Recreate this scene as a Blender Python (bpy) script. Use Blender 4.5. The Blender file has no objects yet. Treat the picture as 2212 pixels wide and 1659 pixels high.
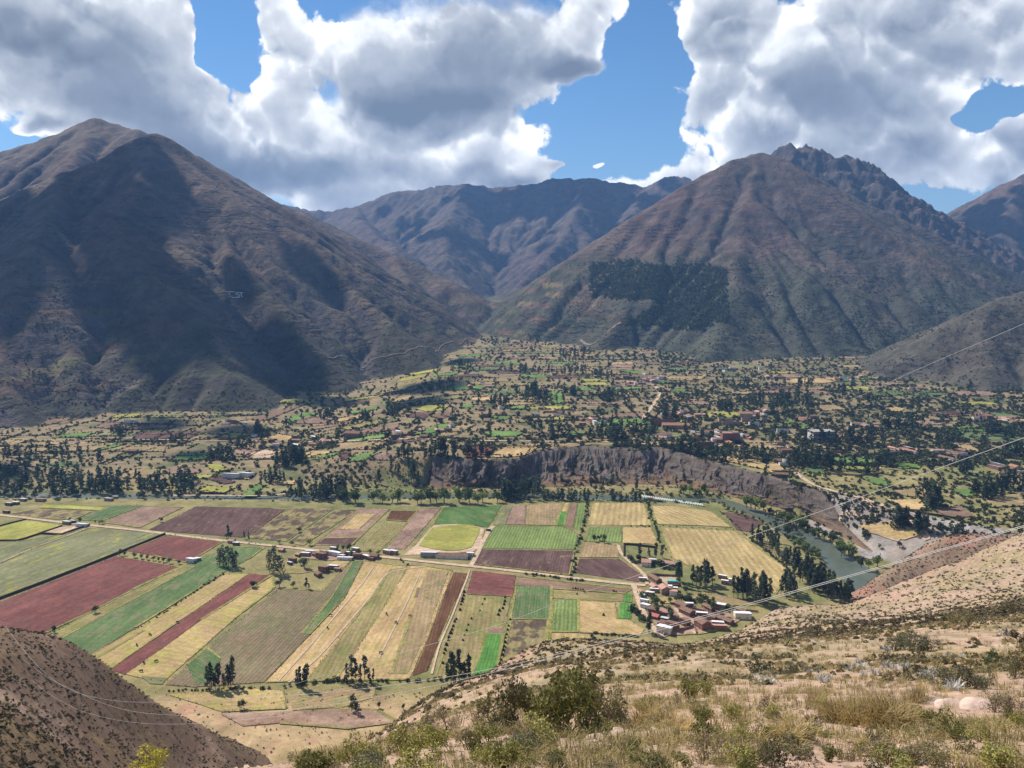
import bpy, bmesh, math, random
import numpy as np
from mathutils import Vector, Matrix

# ------------------------------------------------------------------ camera, sky, sun, exposure
SC = bpy.context.scene
COL = SC.collection
W, H, FP, V0 = 2212.0, 1659.0, 1665.0, 829.5          # working frame used for reading the photograph
PITCH = math.atan((V0 - 620.0) / FP)
CP, SP = math.cos(PITCH), math.sin(PITCH)
cam_d = bpy.data.cameras.new('camera'); cam = bpy.data.objects.new('camera', cam_d); COL.objects.link(cam)
cam_d.sensor_width = 36.0; cam_d.lens = 36.0 * FP / W
cam_d.clip_start = 0.2; cam_d.clip_end = 60000
cam.rotation_euler = (math.pi / 2 - PITCH, 0, 0)
SC.camera = cam
SUN_AZ, SUN_EL = math.radians(-48), math.radians(47)    # azimuth from +Y towards +X
sun_d = bpy.data.lights.new('sun', 'SUN'); sun = bpy.data.objects.new('sun', sun_d); COL.objects.link(sun)
sun_d.energy = 5.0; sun_d.angle = math.radians(0.55); sun_d.color = (1.0, 0.93, 0.82)
SUNV = Vector((math.sin(SUN_AZ) * math.cos(SUN_EL), math.cos(SUN_AZ) * math.cos(SUN_EL), math.sin(SUN_EL)))
sun.rotation_euler = SUNV.to_track_quat('Z', 'Y').to_euler()
SC.view_settings.view_transform = 'Standard'; SC.view_settings.look = 'None'
SC.view_settings.exposure = 0.5; SC.view_settings.gamma = 1.0; SC.view_settings.use_curve_mapping = False
SC.render.engine = 'CYCLES'
cy = SC.cycles
cy.max_bounces = 5; cy.diffuse_bounces = 2; cy.glossy_bounces = 2; cy.transparent_max_bounces = 12
cy.volume_bounces = 0; cy.transmission_bounces = 2; cy.use_denoising = True
cy.sample_clamp_indirect = 4.0
try:
    cy.denoiser = 'OPENIMAGEDENOISE'; cy.denoising_prefilter = 'ACCURATE'
except Exception: pass


class N:
    """thin wrapper: arithmetic on shader sockets"""
    def __init__(s, nt, sock): s.nt, s.s = nt, sock
    def _m(s, op, b=None, c=None, clamp=False):
        n = s.nt.nodes.new('ShaderNodeMath'); n.operation = op; n.use_clamp = clamp
        for i, v in enumerate((s, b, c)):
            if v is None: continue
            if isinstance(v, N): s.nt.links.new(v.s, n.inputs[i])
            else: n.inputs[i].default_value = float(v)
        return N(s.nt, n.outputs[0])
    def __add__(s, o): return s._m('ADD', o)
    __radd__ = __add__
    def __sub__(s, o): return s._m('SUBTRACT', o)
    def __rsub__(s, o): return (s * -1.0) + o
    def __mul__(s, o): return s._m('MULTIPLY', o)
    __rmul__ = __mul__
    def __truediv__(s, o): return s._m('DIVIDE', o)
    def pow(s, o): return s._m('POWER', o)
    def mx(s, o): return s._m('MAXIMUM', o)
    def mn(s, o): return s._m('MINIMUM', o)
    def abs(s): return s._m('ABSOLUTE')
    def sin(s): return s._m('SINE')
    def clamp(s): return s._m('ADD', 0.0, clamp=True)
    def step(s, a, b):
        n = s.nt.nodes.new('ShaderNodeMapRange'); n.interpolation_type = 'SMOOTHSTEP'
        s.nt.links.new(s.s, n.inputs['Value'])
        n.inputs['From Min'].default_value = a; n.inputs['From Max'].default_value = b
        return N(s.nt, n.outputs['Result'])
    def lin(s, a, b, c=0.0, d=1.0):
        n = s.nt.nodes.new('ShaderNodeMapRange')
        s.nt.links.new(s.s, n.inputs['Value'])
        n.inputs['From Min'].default_value = a; n.inputs['From Max'].default_value = b
        n.inputs['To Min'].default_value = c; n.inputs['To Max'].default_value = d
        return N(s.nt, n.outputs['Result'])


def noise(nt, vec, scale, detail=4, rough=0.55, dist=0.0, out='Fac', kind='FBM'):
    n = nt.nodes.new('ShaderNodeTexNoise'); n.noise_dimensions = '3D'
    try: n.noise_type = kind
    except Exception: pass
    if vec is not None: nt.links.new(vec.s if isinstance(vec, N) else vec, n.inputs['Vector'])
    n.inputs['Scale'].default_value = scale; n.inputs['Detail'].default_value = detail
    n.inputs['Roughness'].default_value = rough; n.inputs['Distortion'].default_value = dist
    return N(nt, n.outputs[out])


def voro(nt, vec, scale, feature='F1', rnd=1.0, detail=0.0, out='Distance', rough=0.5, smooth=0.5):
    n = nt.nodes.new('ShaderNodeTexVoronoi'); n.feature = feature
    if vec is not None: nt.links.new(vec.s if isinstance(vec, N) else vec, n.inputs['Vector'])
    n.inputs['Scale'].default_value = scale; n.inputs['Randomness'].default_value = rnd
    n.inputs['Detail'].default_value = detail; n.inputs['Roughness'].default_value = rough
    if feature == 'SMOOTH_F1': n.inputs['Smoothness'].default_value = smooth
    return N(nt, n.outputs[out])


def mixc(nt, f, a, b, mode='MIX'):
    n = nt.nodes.new('ShaderNodeMix'); n.data_type = 'RGBA'; n.blend_type = mode
    ins = [n.inputs[0], n.inputs[6], n.inputs[7]]
    for sock, v in zip(ins, (f, a, b)):
        if isinstance(v, N): nt.links.new(v.s, sock)
        elif isinstance(v, (int, float)): sock.default_value = float(v)
        else: sock.default_value = (v[0], v[1], v[2], 1.0)
    return N(nt, n.outputs[2])


def vmath(nt, op, a, b=None):
    n = nt.nodes.new('ShaderNodeVectorMath'); n.operation = op
    for i, v in enumerate((a, b)):
        if v is None: continue
        if isinstance(v, N): nt.links.new(v.s, n.inputs[i])
        elif op == 'SCALE' and i == 1: n.inputs['Scale'].default_value = v
        else: n.inputs[i].default_value = v
    return N(nt, n.outputs['Value'] if op in ('DOT_PRODUCT', 'LENGTH') else n.outputs['Vector'])


def azel(u, v):
    """direction of a photo point, as azimuth and elevation (radians)"""
    a = (u - W / 2) / FP; b = -(v - V0) / FP
    d = Vector((a, CP + b * SP, b * CP - SP)).normalized()
    return math.atan2(d.x, d.y), math.asin(d.z)


def build_world():
    w = bpy.data.worlds.new('World'); SC.world = w; w.use_nodes = True
    nt = w.node_tree; nt.nodes.clear()
    out = nt.nodes.new('ShaderNodeOutputWorld'); bg = nt.nodes.new('ShaderNodeBackground')
    nt.links.new(bg.outputs[0], out.inputs['Surface'])
    sky = nt.nodes.new('ShaderNodeTexSky'); sky.sky_type = 'NISHITA'; sky.sun_disc = False
    sky.sun_elevation = SUN_EL; sky.sun_rotation = SUN_AZ
    sky.altitude = 3000; sky.air_density = 1.3; sky.dust_density = 0.3; sky.ozone_density = 3.0
    skyc = N(nt, sky.outputs[0])
    tc = nt.nodes.new('ShaderNodeTexCoord'); D = N(nt, tc.outputs['Generated'])
    D = vmath(nt, 'NORMALIZE', D)
    sep = nt.nodes.new('ShaderNodeSeparateXYZ'); nt.links.new(D.s, sep.inputs[0])
    X, Y, Z = (N(nt, sep.outputs[i]) for i in range(3))
    AZ = X._m('ARCTAN2', Y); EL = Z._m('ARCSINE')
    # clouds: two decks (bright cumulus behind, greyer masses in front) given by soft masses and blue gaps in direction space,
    # broken up by turbulence; noise alone carries them on outside the view
    warp = noise(nt, D, 6.0, 4, 0.6, out='Color')
    cmb = nt.nodes.new('ShaderNodeCombineXYZ'); nt.links.new(AZ.s, cmb.inputs[0]); nt.links.new(EL.s, cmb.inputs[1])
    AE = N(nt, cmb.outputs[0])
    sw = nt.nodes.new('ShaderNodeVectorMath'); sw.operation = 'MULTIPLY_ADD'; nt.links.new(warp.s, sw.inputs[0]); sw.inputs[1].default_value = (0.13, 0.10, 0); sw.inputs[2].default_value = (-0.065, -0.05, 0)
    AEw = vmath(nt, 'ADD', AE, N(nt, sw.outputs[0]))
    inframe = (1.0 - AZ.abs().step(0.62, 0.85)) * (1.0 - EL.abs().step(0.36, 0.55)) * Y.step(0.0, 0.2)
    outer = noise(nt, D, 2.2, 2, 0.5)
    def cover(blobs, inside, gain):
        c = (outer * 1.3 - gain) * (1.0 - inframe) + inframe * inside
        for (u, v, ru, rv, wgt) in blobs:
            a0, e0 = azel(u, v)
            a1 = abs(azel(u + ru, v)[0] - azel(u - ru, v)[0]) / 2; e1 = abs(azel(u, v + rv)[1] - azel(u, v - rv)[1]) / 2
            m = nt.nodes.new('ShaderNodeVectorMath'); m.operation = 'MULTIPLY_ADD'; nt.links.new(AEw.s, m.inputs[0])
            m.inputs[1].default_value = (1 / a1, 1 / e1, 0); m.inputs[2].default_value = (-a0 / a1, -e0 / e1, 0)
            q = vmath(nt, 'DOT_PRODUCT', N(nt, m.outputs[0]), N(nt, m.outputs[0]))
            g = N(nt, nt.nodes.new('ShaderNodeMath').outputs[0]); n_ = g.s.node; n_.operation = 'POWER'; n_.inputs[0].default_value = 0.3679; nt.links.new(q.s, n_.inputs[1])
            c = g._m('MULTIPLY_ADD', wgt, c)
        return c
    cB = cover(BLOBS_B + GAPS, 0.34, 0.58); cF = cover(BLOBS_F + GAPS, -0.06, 0.70)
    def billow(vec, sc, det):
        n_ = nt.nodes.new('ShaderNodeTexNoise'); n_.noise_type = 'RIDGED_MULTIFRACTAL'; n_.normalize = True
        nt.links.new(vec.s, n_.inputs['Vector']); n_.inputs['Scale'].default_value = sc; n_.inputs['Detail'].default_value = det; n_.inputs['Roughness'].default_value = 0.55
        n_.inputs['Offset'].default_value = 1.0; n_.inputs['Gain'].default_value = 1.2
        return 1.0 - N(nt, n_.outputs[0])
    nA = noise(nt, D, 7.0, 12, 0.66)
    bl = billow(D, 6.5, 5); bs = billow(vmath(nt, 'ADD', D, (float(SUNV.x) * 0.010, 0.0, 0.014)), 6.5, 4)
    nS = noise(nt, vmath(nt, 'ADD', D, (float(SUNV.x) * 0.016, 0.0, 0.024)), 7.0, 7, 0.60)
    nF = noise(nt, vmath(nt, 'ADD', D, (3.1, 1.7, 5.2)), 5.5, 9, 0.58)
    lit = ((nA - nS) * 1.4 + (bl - bs) * 1.1 + 0.5).clamp()
    dB = cB + (nA - 0.5) * 1.7 + (bl - 0.5) * 0.55
    dF = cF + (nF - 0.5) * 1.6 + (nA - 0.5) * 0.8
    def ramp(x, stops):
        r = nt.nodes.new('ShaderNodeValToRGB'); nt.links.new(x.s, r.inputs[0]); cr = r.color_ramp
        cr.elements[0].position = stops[0][0]; cr.elements[0].color = (*stops[0][1], 1); cr.elements[1].position = stops[-1][0]; cr.elements[1].color = (*stops[-1][1], 1)
        for p, c in stops[1:-1]: e = cr.elements.new(p); e.color = (*c, 1)
        return N(nt, r.outputs[0])
    eB = dB.step(0.10, 0.22); tB = dB.step(0.12, 1.0)
    colB = ramp((0.90 - tB * 0.72 + (lit - 0.5) * 1.0).clamp(), [(0.0, (.20, .235, .30)), (.35, (.36, .395, .46)), (.70, (.60, .63, .67)), (1.0, (1.05, 1.05, 1.05))])
    eF = dF.step(0.08, 0.42); tF = dF.step(0.10, 1.05)
    colF = ramp((0.86 - tF * 0.72 + (lit - 0.5) * 0.5 + (outer - 0.5) * 0.5).clamp(), [(0.0, (.145, .18, .24)), (.4, (.24, .278, .345)), (.75, (.43, .465, .52)), (1.0, (.80, .82, .84))])
    edge = 1.0 - (1.0 - eB) * (1.0 - eF)
    cc = mixc(nt, eF, colB, colF)
    skys = vmath(nt, 'SCALE', skyc, 0.10)
    hsv = nt.nodes.new('ShaderNodeHueSaturation'); hsv.inputs['Saturation'].default_value = 1.18; hsv.inputs['Value'].default_value = 0.86
    nt.links.new(skys.s, hsv.inputs['Color'])
    skys = N(nt, hsv.outputs[0])
    # towards the horizon the far cloud decks lose contrast
    far = 1.0 - EL.step(0.02, 0.14)
    cc = mixc(nt, far * 0.30, cc, (0.50, 0.56, 0.66))
    col = mixc(nt, edge * Z.step(-0.02, 0.02), skys, cc)
    nt.links.new(col.s, bg.inputs['Color']); bg.inputs['Strength'].default_value = 1.0
    w.cycles.sampling_method = 'NONE'


# soft masses: u, v, radius u, radius v, weight
BLOBS_B = [(60, 60, 300, 170, .5), (420, 130, 70, 160, .35), (400, 260, 160, 120, .5), (580, 250, 100, 90, .55), (640, 120, 120, 160, .4), (760, 360, 240, 70, .45), (1000, 372, 130, 26, .5), (1100, 384, 34, 18, .6),
    (1000, 120, 260, 200, .5), (1250, 70, 60, 70, .45), (1140, 240, 60, 60, .3), (1800, 60, 330, 110, .55), (1560, 250, 110, 110, .6), (1480, 90, 50, 60, .4), (1720, 260, 200, 110, .5), (1980, 130, 200, 150, .5), (2180, 60, 160, 90, .5), (2010, 330, 170, 80, .5), (2180, 320, 70, 50, .6), (1700, 390, 300, 50, .4),
    (1192, 344, 40, 22, 1.0), (1288, 353, 32, 16, .95), (60, 275, 44, 18, .9), (130, 262, 60, 16, .5), (1440, 195, 30, 12, .35), (1420, 8, 26, 16, .5)]
BLOBS_F = [(130, 110, 290, 120, .85), (300, 250, 150, 70, .5), (860, 130, 230, 120, .75), (930, 255, 200, 62, 1.0), (1230, 152, 130, 34, 1.1), (1080, 60, 140, 80, .5), (1720, 180, 140, 70, .75), (1560, 85, 110, 28, .7), (1900, 210, 150, 90, .6), (2080, 90, 90, 50, .35), (560, 375, 140, 40, .7), (720, 380, 110, 46, .6), (430, 330, 120, 60, .5), (2170, 370, 110, 40, .5)]
GAPS = [(475, 30, 36, 75, -1.0), (490, 155, 66, 32, -1.0), (440, 120, 22, 34, -.5), (545, 50, 26, 50, -.45), (1375, 60, 62, 110, -1.0), (1420, 160, 60, 60, -.7), (1290, 272, 140, 52, -1.05), (1240, 345, 120, 40, -.85), (1400, 325, 80, 60, -.95), (2195, 212, 75, 26, -1.0), (2125, 250, 50, 18, -.7), (20, 290, 70, 20, -.7), (2110, 265, 40, 14, -.5)]
build_world()
# ------------------------------------------------------------------ reading the photograph into world points
def ray(u, v):
    a = (np.asarray(u, float) - W / 2) / FP; b = -(np.asarray(v, float) - V0) / FP
    dy = CP + b * SP
    return a / dy, (b * CP - SP) / dy          # x/Y, z/Y


def at(u, v, Y):
    a, s = ray(u, v); return (float(a * Y), float(Y), float(s * Y))


def onz(u, v, z=-270.0):
    a, s = ray(u, v); Y = z / s
    return (float(a * Y), float(Y))


ZS = 0.8848 / 2.6333
def L3(x, y): return (x * ZS, 831.7 + y * ZS)
def M4(x, y): return (734.4 + x * ZS, 831.7 + y * ZS)
def R5(x, y): return (1468.8 + x * ZS, 831.7 + y * ZS)


# ------------------------------------------------------------------ numpy noise
_rs = np.random.RandomState(7)
_P = np.concatenate([_rs.permutation(512)] * 3)
_G = np.stack([np.cos(np.arange(512) * 2.399963), np.sin(np.arange(512) * 2.399963)], 1)[_rs.permutation(512)]
def perlin(x, y):
    xi = np.floor(x).astype(np.int64); yi = np.floor(y).astype(np.int64)
    xf = x - xi; yf = y - yi; xi &= 511; yi &= 511
    u = xf * xf * xf * (xf * (xf * 6 - 15) + 10); v = yf * yf * yf * (yf * (yf * 6 - 15) + 10)
    def g(ix, iy, fx, fy):
        q = _G[_P[_P[ix & 511] + (iy & 511)]]; return q[..., 0] * fx + q[..., 1] * fy
    a = g(xi, yi, xf, yf); b = g(xi + 1, yi, xf - 1, yf); c = g(xi, yi + 1, xf, yf - 1); d = g(xi + 1, yi + 1, xf - 1, yf - 1)
    return (a + (b - a) * u + (c - a) * v + (a - b - c + d) * u * v) * 1.5
def fbm(x, y, oct=4, rough=0.5, ridged=False):
    s = 0.0; a = 1.0; f = 1.0; t = 0.0
    for i in range(oct):
        n = perlin(x * f + i * 17.3, y * f - i * 9.1)
        if ridged: n = 1 - 2 * np.abs(n)
        s = s + n * a; t += a; a *= rough; f *= 2.03
    return s / t
def sstep(t):
    t = np.clip(t, 0, 1); return t * t * (3 - 2 * t)


# ------------------------------------------------------------------ valley floor
_tu = [onz(*p, -236) for p in (M4(930, 478), M4(1150, 472), M4(1270, 425), M4(1420, 412), M4(1600, 402), M4(1840, 412), M4(1930, 428), M4(2040, 402),
       M4(2212, 440), R5(240, 500), R5(420, 540), R5(620, 590), R5(760, 650), R5(960, 690), R5(1160, 722))]
_bu = [onz(*p, -271) for p in (M4(560, 690), M4(930, 655), M4(1400, 672), M4(1900, 650), M4(2212, 660), R5(240, 708), R5(500, 765), R5(700, 812), R5(830, 838), R5(950, 930), R5(1120, 1040), R5(1230, 1110))]
_tu = [(-1500, 1160), (-700, 1140), (-330, 1130), (-190, 1100)] + [p for p in _tu if p[0] > -150] + [(470, 720), (600, 640), (1500, 560)]
_bu = [(-1500, 1030), (-700, 1015), (-330, 1022), (-190, 1026)] + [p for p in _bu if p[0] > -150] + [(455, 660), (600, 600), (1500, 500)]
_tu.sort(); _bu.sort()
TX, TY = np.array(_tu).T; BX, BY = np.array(_bu).T
RIV_L = [onz(*R5(*p), -274) for p in ((240, 760), (560, 880), (700, 950), (860, 1060), (1040, 1180), (1100, 1290), (1170, 1345), (1200, 1450))]
RIV_R = [onz(*R5(*p), -274) for p in ((300, 742), (480, 806), (620, 866), (780, 936), (1000, 1076), (1130, 1140), (1235, 1190), (1330, 1300))]
def _line(pts):
    return np.array(pts, float)
RIV_C = _line([(-1500, 1015), (-900, 992), (-560, 985), (-300, 978), (-170, 980), (-60, 985), (60, 985), (150, 975), (200, 968)] +
              [((a[0] + b[0]) / 2, (a[1] + b[1]) / 2) for a, b in zip(RIV_L, RIV_R)] + [(430, 590), (520, 520)])
RIV_W = np.array([14, 14, 13, 12, 11, 11, 11, 11, 12] + [max(8.0, math.dist(a, b) * .28) for a, b in zip(RIV_L, RIV_R)] + [20, 20])
def seg_dist(x, y, P, vals=None):
    """distance to a polyline and interpolated value"""
    best = np.full(np.shape(x), 1e9); bv = np.zeros(np.shape(x))
    for i in range(len(P) - 1):
        ax, ay = P[i][:2]; bx, by = P[i + 1][:2]; dx, dy = bx - ax, by - ay
        t = np.clip(((x - ax) * dx + (y - ay) * dy) / (dx * dx + dy * dy + 1e-9), 0, 1)
        d = np.hypot(x - ax - t * dx, y - ay - t * dy)
        m = d < best; best = np.where(m, d, best)
        if vals is not None: bv = np.where(m, vals[i] + (vals[i + 1] - vals[i]) * t, bv)
    return (best, bv) if vals is not None else best


def terrace(x, y):
    right = -236.5 + 0.0345 * np.clip(y - 1050, 0, 2000) + 0.055 * np.clip(y - 2950, 0, 2500)
    left = -268 + 0.022 * np.clip(y - 1040, 0, 2000) + 0.06 * np.clip(y - 2950, 0, 2500)
    k = sstep((x + 420) / 330)
    return left * (1 - k) + right * k
def floor_z(x, y, river=True):
    x = np.asarray(x, float); y = np.asarray(y, float)
    yt = np.interp(x, TX, TY); yb = np.interp(x, BX, BY)
    cl = sstep((x + 125) / 20) * sstep((374 - x) / 16)
    y0 = yb + 6 + (yt - 7 - yb - 6) * cl
    t = sstep((y - y0) / np.maximum(yt + 2 - y0, 6))
    z = -270 + (terrace(x, y) + 270) * t
    z = z + t * (fbm(x / 170, y / 170, 3) * 3.0)
    if river:
        d, w = seg_dist(x, y, RIV_C, RIV_W)
        z = z - 5.0 * (1 - sstep((d - w) / 5.0)) * (z < -255)
    return z


# ------------------------------------------------------------------ mountains: ridge lines (photo u, v, depth), then eroded
RIDGES = {
 1: [  # nearer mountain over the valley's far bank
  ([(326,296,3000),(250,326,2900),(140,366,2750),(75,451,2550),(0,501,2400),(-150,570,2200),(-400,640,2000)], .62),
  ([(326,296,3000),(340,279,3050),(420,335,3050),(480,385,3000),(511,416,2950),(652,501,2720),(767,622,2430),(850,700,2230),(930,775,2080)], .66),
  ([(330,290,3000),(290,400,2600),(262,470,2330),(270,532,2150),(340,600,2000),(430,700,1850),(500,790,1710),(575,862,1610)], .62),
  ([(140,366,2750),(90,480,2250),(60,537,2000),(110,640,1850),(160,750,1700),(200,850,1570)], .62),
  ([(-60,540,2150),(-80,600,1900),(-40,720,1680),(20,840,1500),(60,920,1400)], .62),
  ([(420,345,3020),(500,540,2420),(600,660,2150),(690,770,1930),(750,830,1830)], .62),
 ],
 2: [([(210,249,3900),(120,292,3900),(60,312,3900),(0,325,3900),(-200,390,3900)], .6), ([(210,249,3900),(250,262,3880),(300,277,3800),(420,330,3700)], .6),
     ([(210,249,3900),(160,350,3350),(100,420,3000)], .6)],
 3: [([(380,400,4700),(530,421,4300),(640,447,4150),(700,480,4000),(790,522,3750),(850,546,3600),(950,592,3350),(1020,642,3150),(1060,682,3000),(1098,708,2900)], .55),
     ([(640,447,4150),(720,570,3350),(800,650,2850),(880,715,2500),(960,770,2250)], .5), ([(850,546,3600),(900,640,2980),(980,720,2600),(1040,760,2420)], .5)],
 4: [([(480,430,8000),(640,449,7500),(715,455,7500),(770,442,7400),(860,415,7200),(930,402,7100),(1010,395,7000),(1060,405,7000),(1150,397,6900),(1180,388,6900),(1230,384,6850),(1280,382,6800),(1320,395,6800),(1400,398,6800),(1425,388,6700),(1445,381,6700),(1480,383,6700),(1510,400,6600),(1700,450,6600)], .62),
     ([(1280,382,6800),(1240,470,5800),(1180,560,5100),(1100,640,4500)], .62), ([(1010,395,7000),(960,480,5900),(960,560,5100),(1020,640,4500)], .62),
     ([(1400,398,6800),(1360,480,5600),(1250,590,4800)], .62), ([(770,442,7400),(780,480,6300),(860,540,5200)], .55)],
 5: [([(1645,319,3500),(1560,352,3420),(1480,397,3330),(1380,462,3220),(1300,520,3140),(1200,590,3050),(1120,640,3000),(1085,668,2980)], .66),
     ([(1645,319,3500),(1685,340,3450),(1718,415,3330),(1765,498,3150),(1830,562,2980),(1915,624,2780),(2000,677,2600),(2060,710,2480)], .80),
     ([(1645,319,3500),(1610,420,3150),(1595,520,2800),(1585,620,2480),(1560,700,2270),(1520,765,2090)], .60),
     ([(1480,397,3330),(1420,540,2880),(1350,660,2560),(1300,730,2380)], .60), ([(1718,415,3330),(1715,540,2850),(1735,660,2450),(1780,745,2190)], .60)],
 6: [([(1680,332,4250),(1705,324,4200),(1725,330,4200),(1760,331,4200),(1800,340,4150),(1850,357,4100),(1880,372,4080),(1905,402,4050),(1945,438,4000),(2010,450,4000),(2040,468,4000),(2110,540,3850),(2220,620,3600)], .75),
     ([(1850,357,4100),(1850,470,3700),(1900,560,3350)], .75), ([(1945,438,4000),(1985,550,3500),(2050,640,3050)], .7), ([(2040,468,4000),(2100,590,3400)], .7)],
 7: [([(2000,500,5300),(2037,469,5200),(2100,430,5200),(2160,400,5200),(2212,371,5200),(2350,320,5200),(2600,280,5200)], .6), ([(2212,371,5200),(2160,500,4500),(2130,600,3950)], .6), ([(2350,320,5200),(2300,520,4200),(2260,600,3700)], .6)],
 8: [([(1892,812,1790),(1960,766,1850),(2060,702,1900),(2130,660,1950),(2212,628,2000),(2400,575,2080),(2700,520,2100)], .52), ([(2130,660,1950),(2140,760,1740),(2130,840,1590)], .52), ([(2300,605,2020),(2290,740,1720),(2270,840,1560)], .52)],
}
CELL = 16.0
GX = np.arange(-5200, 5600 + 1, CELL); GY = np.arange(1100, 9200 + 1, CELL)


def build_mountains():
    X, Y = np.meshgrid(GX, GY)
    wx = X + fbm(X / 500, Y / 500, 3) * 25; wy = Y + fbm(X / 500 + 40, Y / 500 + 11, 3) * 60
    Hh = np.full(X.shape, -1e9); ID = np.zeros(X.shape, np.int8)
    for k, rl in RIDGES.items():
        for pts, sl in rl:
            P = np.array([at(*p) for p in pts])
            for i in range(len(P) - 1):
                (ax, ay, az), (bx, by, bz) = P[i], P[i + 1]
                dx, dy = bx - ax, by - ay
                t = np.clip(((wx - ax) * dx + (wy - ay) * dy) / (dx * dx + dy * dy), 0, 1)
                d = np.hypot(wx - ax - t * dx, wy - ay - t * dy)
                z = az + (bz - az) * t
                h = z - sl * (np.sqrt(d * d + 8 ** 2) - 8) * (1.0 - 0.10 * np.clip(d / 1500, 0, 1))
                m = h > Hh
                Hh = np.where(m, h, Hh); ID = np.where(m, k, ID)
    fz = floor_z(X, Y, False)
    base = np.maximum(Hh, fz - 15)
    h = base + ((fbm(X / 330, Y / 330, 5) * 24 * np.where((ID == 6) | (ID == 4), 1.6, 1.0)) + np.where(ID == 6, fbm(X / 110, Y / 110, 4, ridged=True) * 30, 0) + fbm(X / 120, Y / 120, 3, ridged=True) * 5) * sstep((base - fz) / 120)
    # stream-power erosion on the grid
    ny, nx = h.shape; n = h.size
    idx = np.arange(n).reshape(h.shape)
    offs = [(-1, -1), (-1, 0), (-1, 1), (0, -1), (0, 1), (1, -1), (1, 0), (1, 1)]
    hard = 0.75 + 0.5 * sstep(fbm(X / 700, Y / 700, 2) + 0.5)
    for it in range(7):
        best = np.zeros(h.shape); rc = idx.copy(); ds = np.ones(h.shape)
        for oy, ox in offs:
            dist = CELL * math.hypot(oy, ox)
            sh = np.full(h.shape, 1e9)
            ys = slice(max(0, -oy), ny - max(0, oy)); xs = slice(max(0, -ox), nx - max(0, ox))
            yd = slice(max(0, oy), ny - max(0, -oy)); xd = slice(max(0, ox), nx - max(0, -ox))
            sh[ys, xs] = h[yd, xd]
            s = (h - sh) / dist; m = s > best
            tgt = np.clip(idx + oy * nx + ox, 0, n - 1)
            best = np.where(m, s, best); rc = np.where(m, tgt, rc); ds = np.where(m, dist, ds)
        order = np.argsort(h.ravel()); hl = h.ravel().tolist(); rl = rc.ravel().tolist()
        A = [1.0] * n; ol = order.tolist()
        for i in reversed(ol):
            r = rl[i]
            if r != i: A[r] += A[i]
        Fk = (0.075 * np.minimum(np.array(A), 1500.0) ** 0.50 / (ds.ravel() / CELL) * hard.ravel()).tolist()
        for i in ol:
            r = rl[i]
            if r != i:
                f = Fk[i]; nh = (hl[i] + f * hl[r]) / (1 + f)
                if nh < hl[i]: hl[i] += max(nh - hl[i], -9.0)
        h = np.array(hl).reshape(h.shape)
        lap = np.zeros_like(h); lap[1:-1, 1:-1] = (h[:-2, 1:-1] + h[2:, 1:-1] + h[1:-1, :-2] + h[1:-1, 2:]) / 4 - h[1:-1, 1:-1]
        h = h + 0.35 * lap
    h = np.maximum(h, base - 70)
    return h, ID


MH, MID = build_mountains()


def bil(Z, x, y):
    fx = np.clip((x - GX[0]) / CELL, 0, len(GX) - 1.001); fy = np.clip((y - GY[0]) / CELL, 0, len(GY) - 1.001)
    ix = fx.astype(int); iy = fy.astype(int); tx = fx - ix; ty = fy - iy
    return (Z[iy, ix] * (1 - tx) + Z[iy, ix + 1] * tx) * (1 - ty) + (Z[iy + 1, ix] * (1 - tx) + Z[iy + 1, ix + 1] * tx) * ty


RUG = np.where(MID == 6, 1.0, np.where(MID == 4, .45, .12)).astype(float)
for _ in range(6): RUG[1:-1, 1:-1] = (RUG[:-2, 1:-1] + RUG[2:, 1:-1] + RUG[1:-1, :-2] + RUG[1:-1, 2:]) / 4


def mount_z(x, y):
    x = np.asarray(x, float); y = np.asarray(y, float)
    z = bil(MH, x, y); z = np.where(y < GY[0] + 2, -999, z)
    fade = sstep((z - floor_z(x, y, False)) / 60)
    ter = fbm(x / 240, y / 240, 2)
    # old cultivation terraces step the lower flanks
    st = 13.0; q = z / st; fr = q - np.floor(q)
    amt = sstep(ter * 2.2 + 0.25) * sstep((420 - z) / 250) * fade * 0.55
    z2 = (np.floor(q) + sstep(np.clip(fr * 1.7, 0, 1))) * st
    z = z + (z2 - z) * amt
    rg = bil(RUG, x, y); z = z + fade * rg * ((fbm(x / 120, y / 120, 3, .6, ridged=True) - .3) * 42 + (fbm(x / 38, y / 38, 3, .6, ridged=True) - .3) * 15)
    return z + fade * (fbm(x / 46, y / 46, 4, 0.55) * 5.0 + fbm(x / 16, y / 16, 2) * 1.4)


def mount_q(x, y):
    return np.where(y < GY[0] + 2, -999, bil(MH, x, y))


def ground_z(x, y):
    return np.maximum(floor_z(x, y), mount_z(x, y))


def hit(u, v, y0=380.0, y1=4500.0, fn=None):
    """where the sight line through a photo point meets the valley ground"""
    fn = fn or (lambda x, y: floor_z(x, y, False))
    a, s = ray(u, v)
    Y = np.geomspace(y0, y1, 700)
    g = fn(a * Y, Y) - s * Y
    k = int(np.argmax(g > 0)) if (g > 0).any() else len(Y) - 1
    if k > 0:
        t = g[k - 1] / (g[k - 1] - g[k] + 1e-9); yy = Y[k - 1] + (Y[k] - Y[k - 1]) * t
    else: yy = Y[0]
    return float(a * yy), float(yy)


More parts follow.
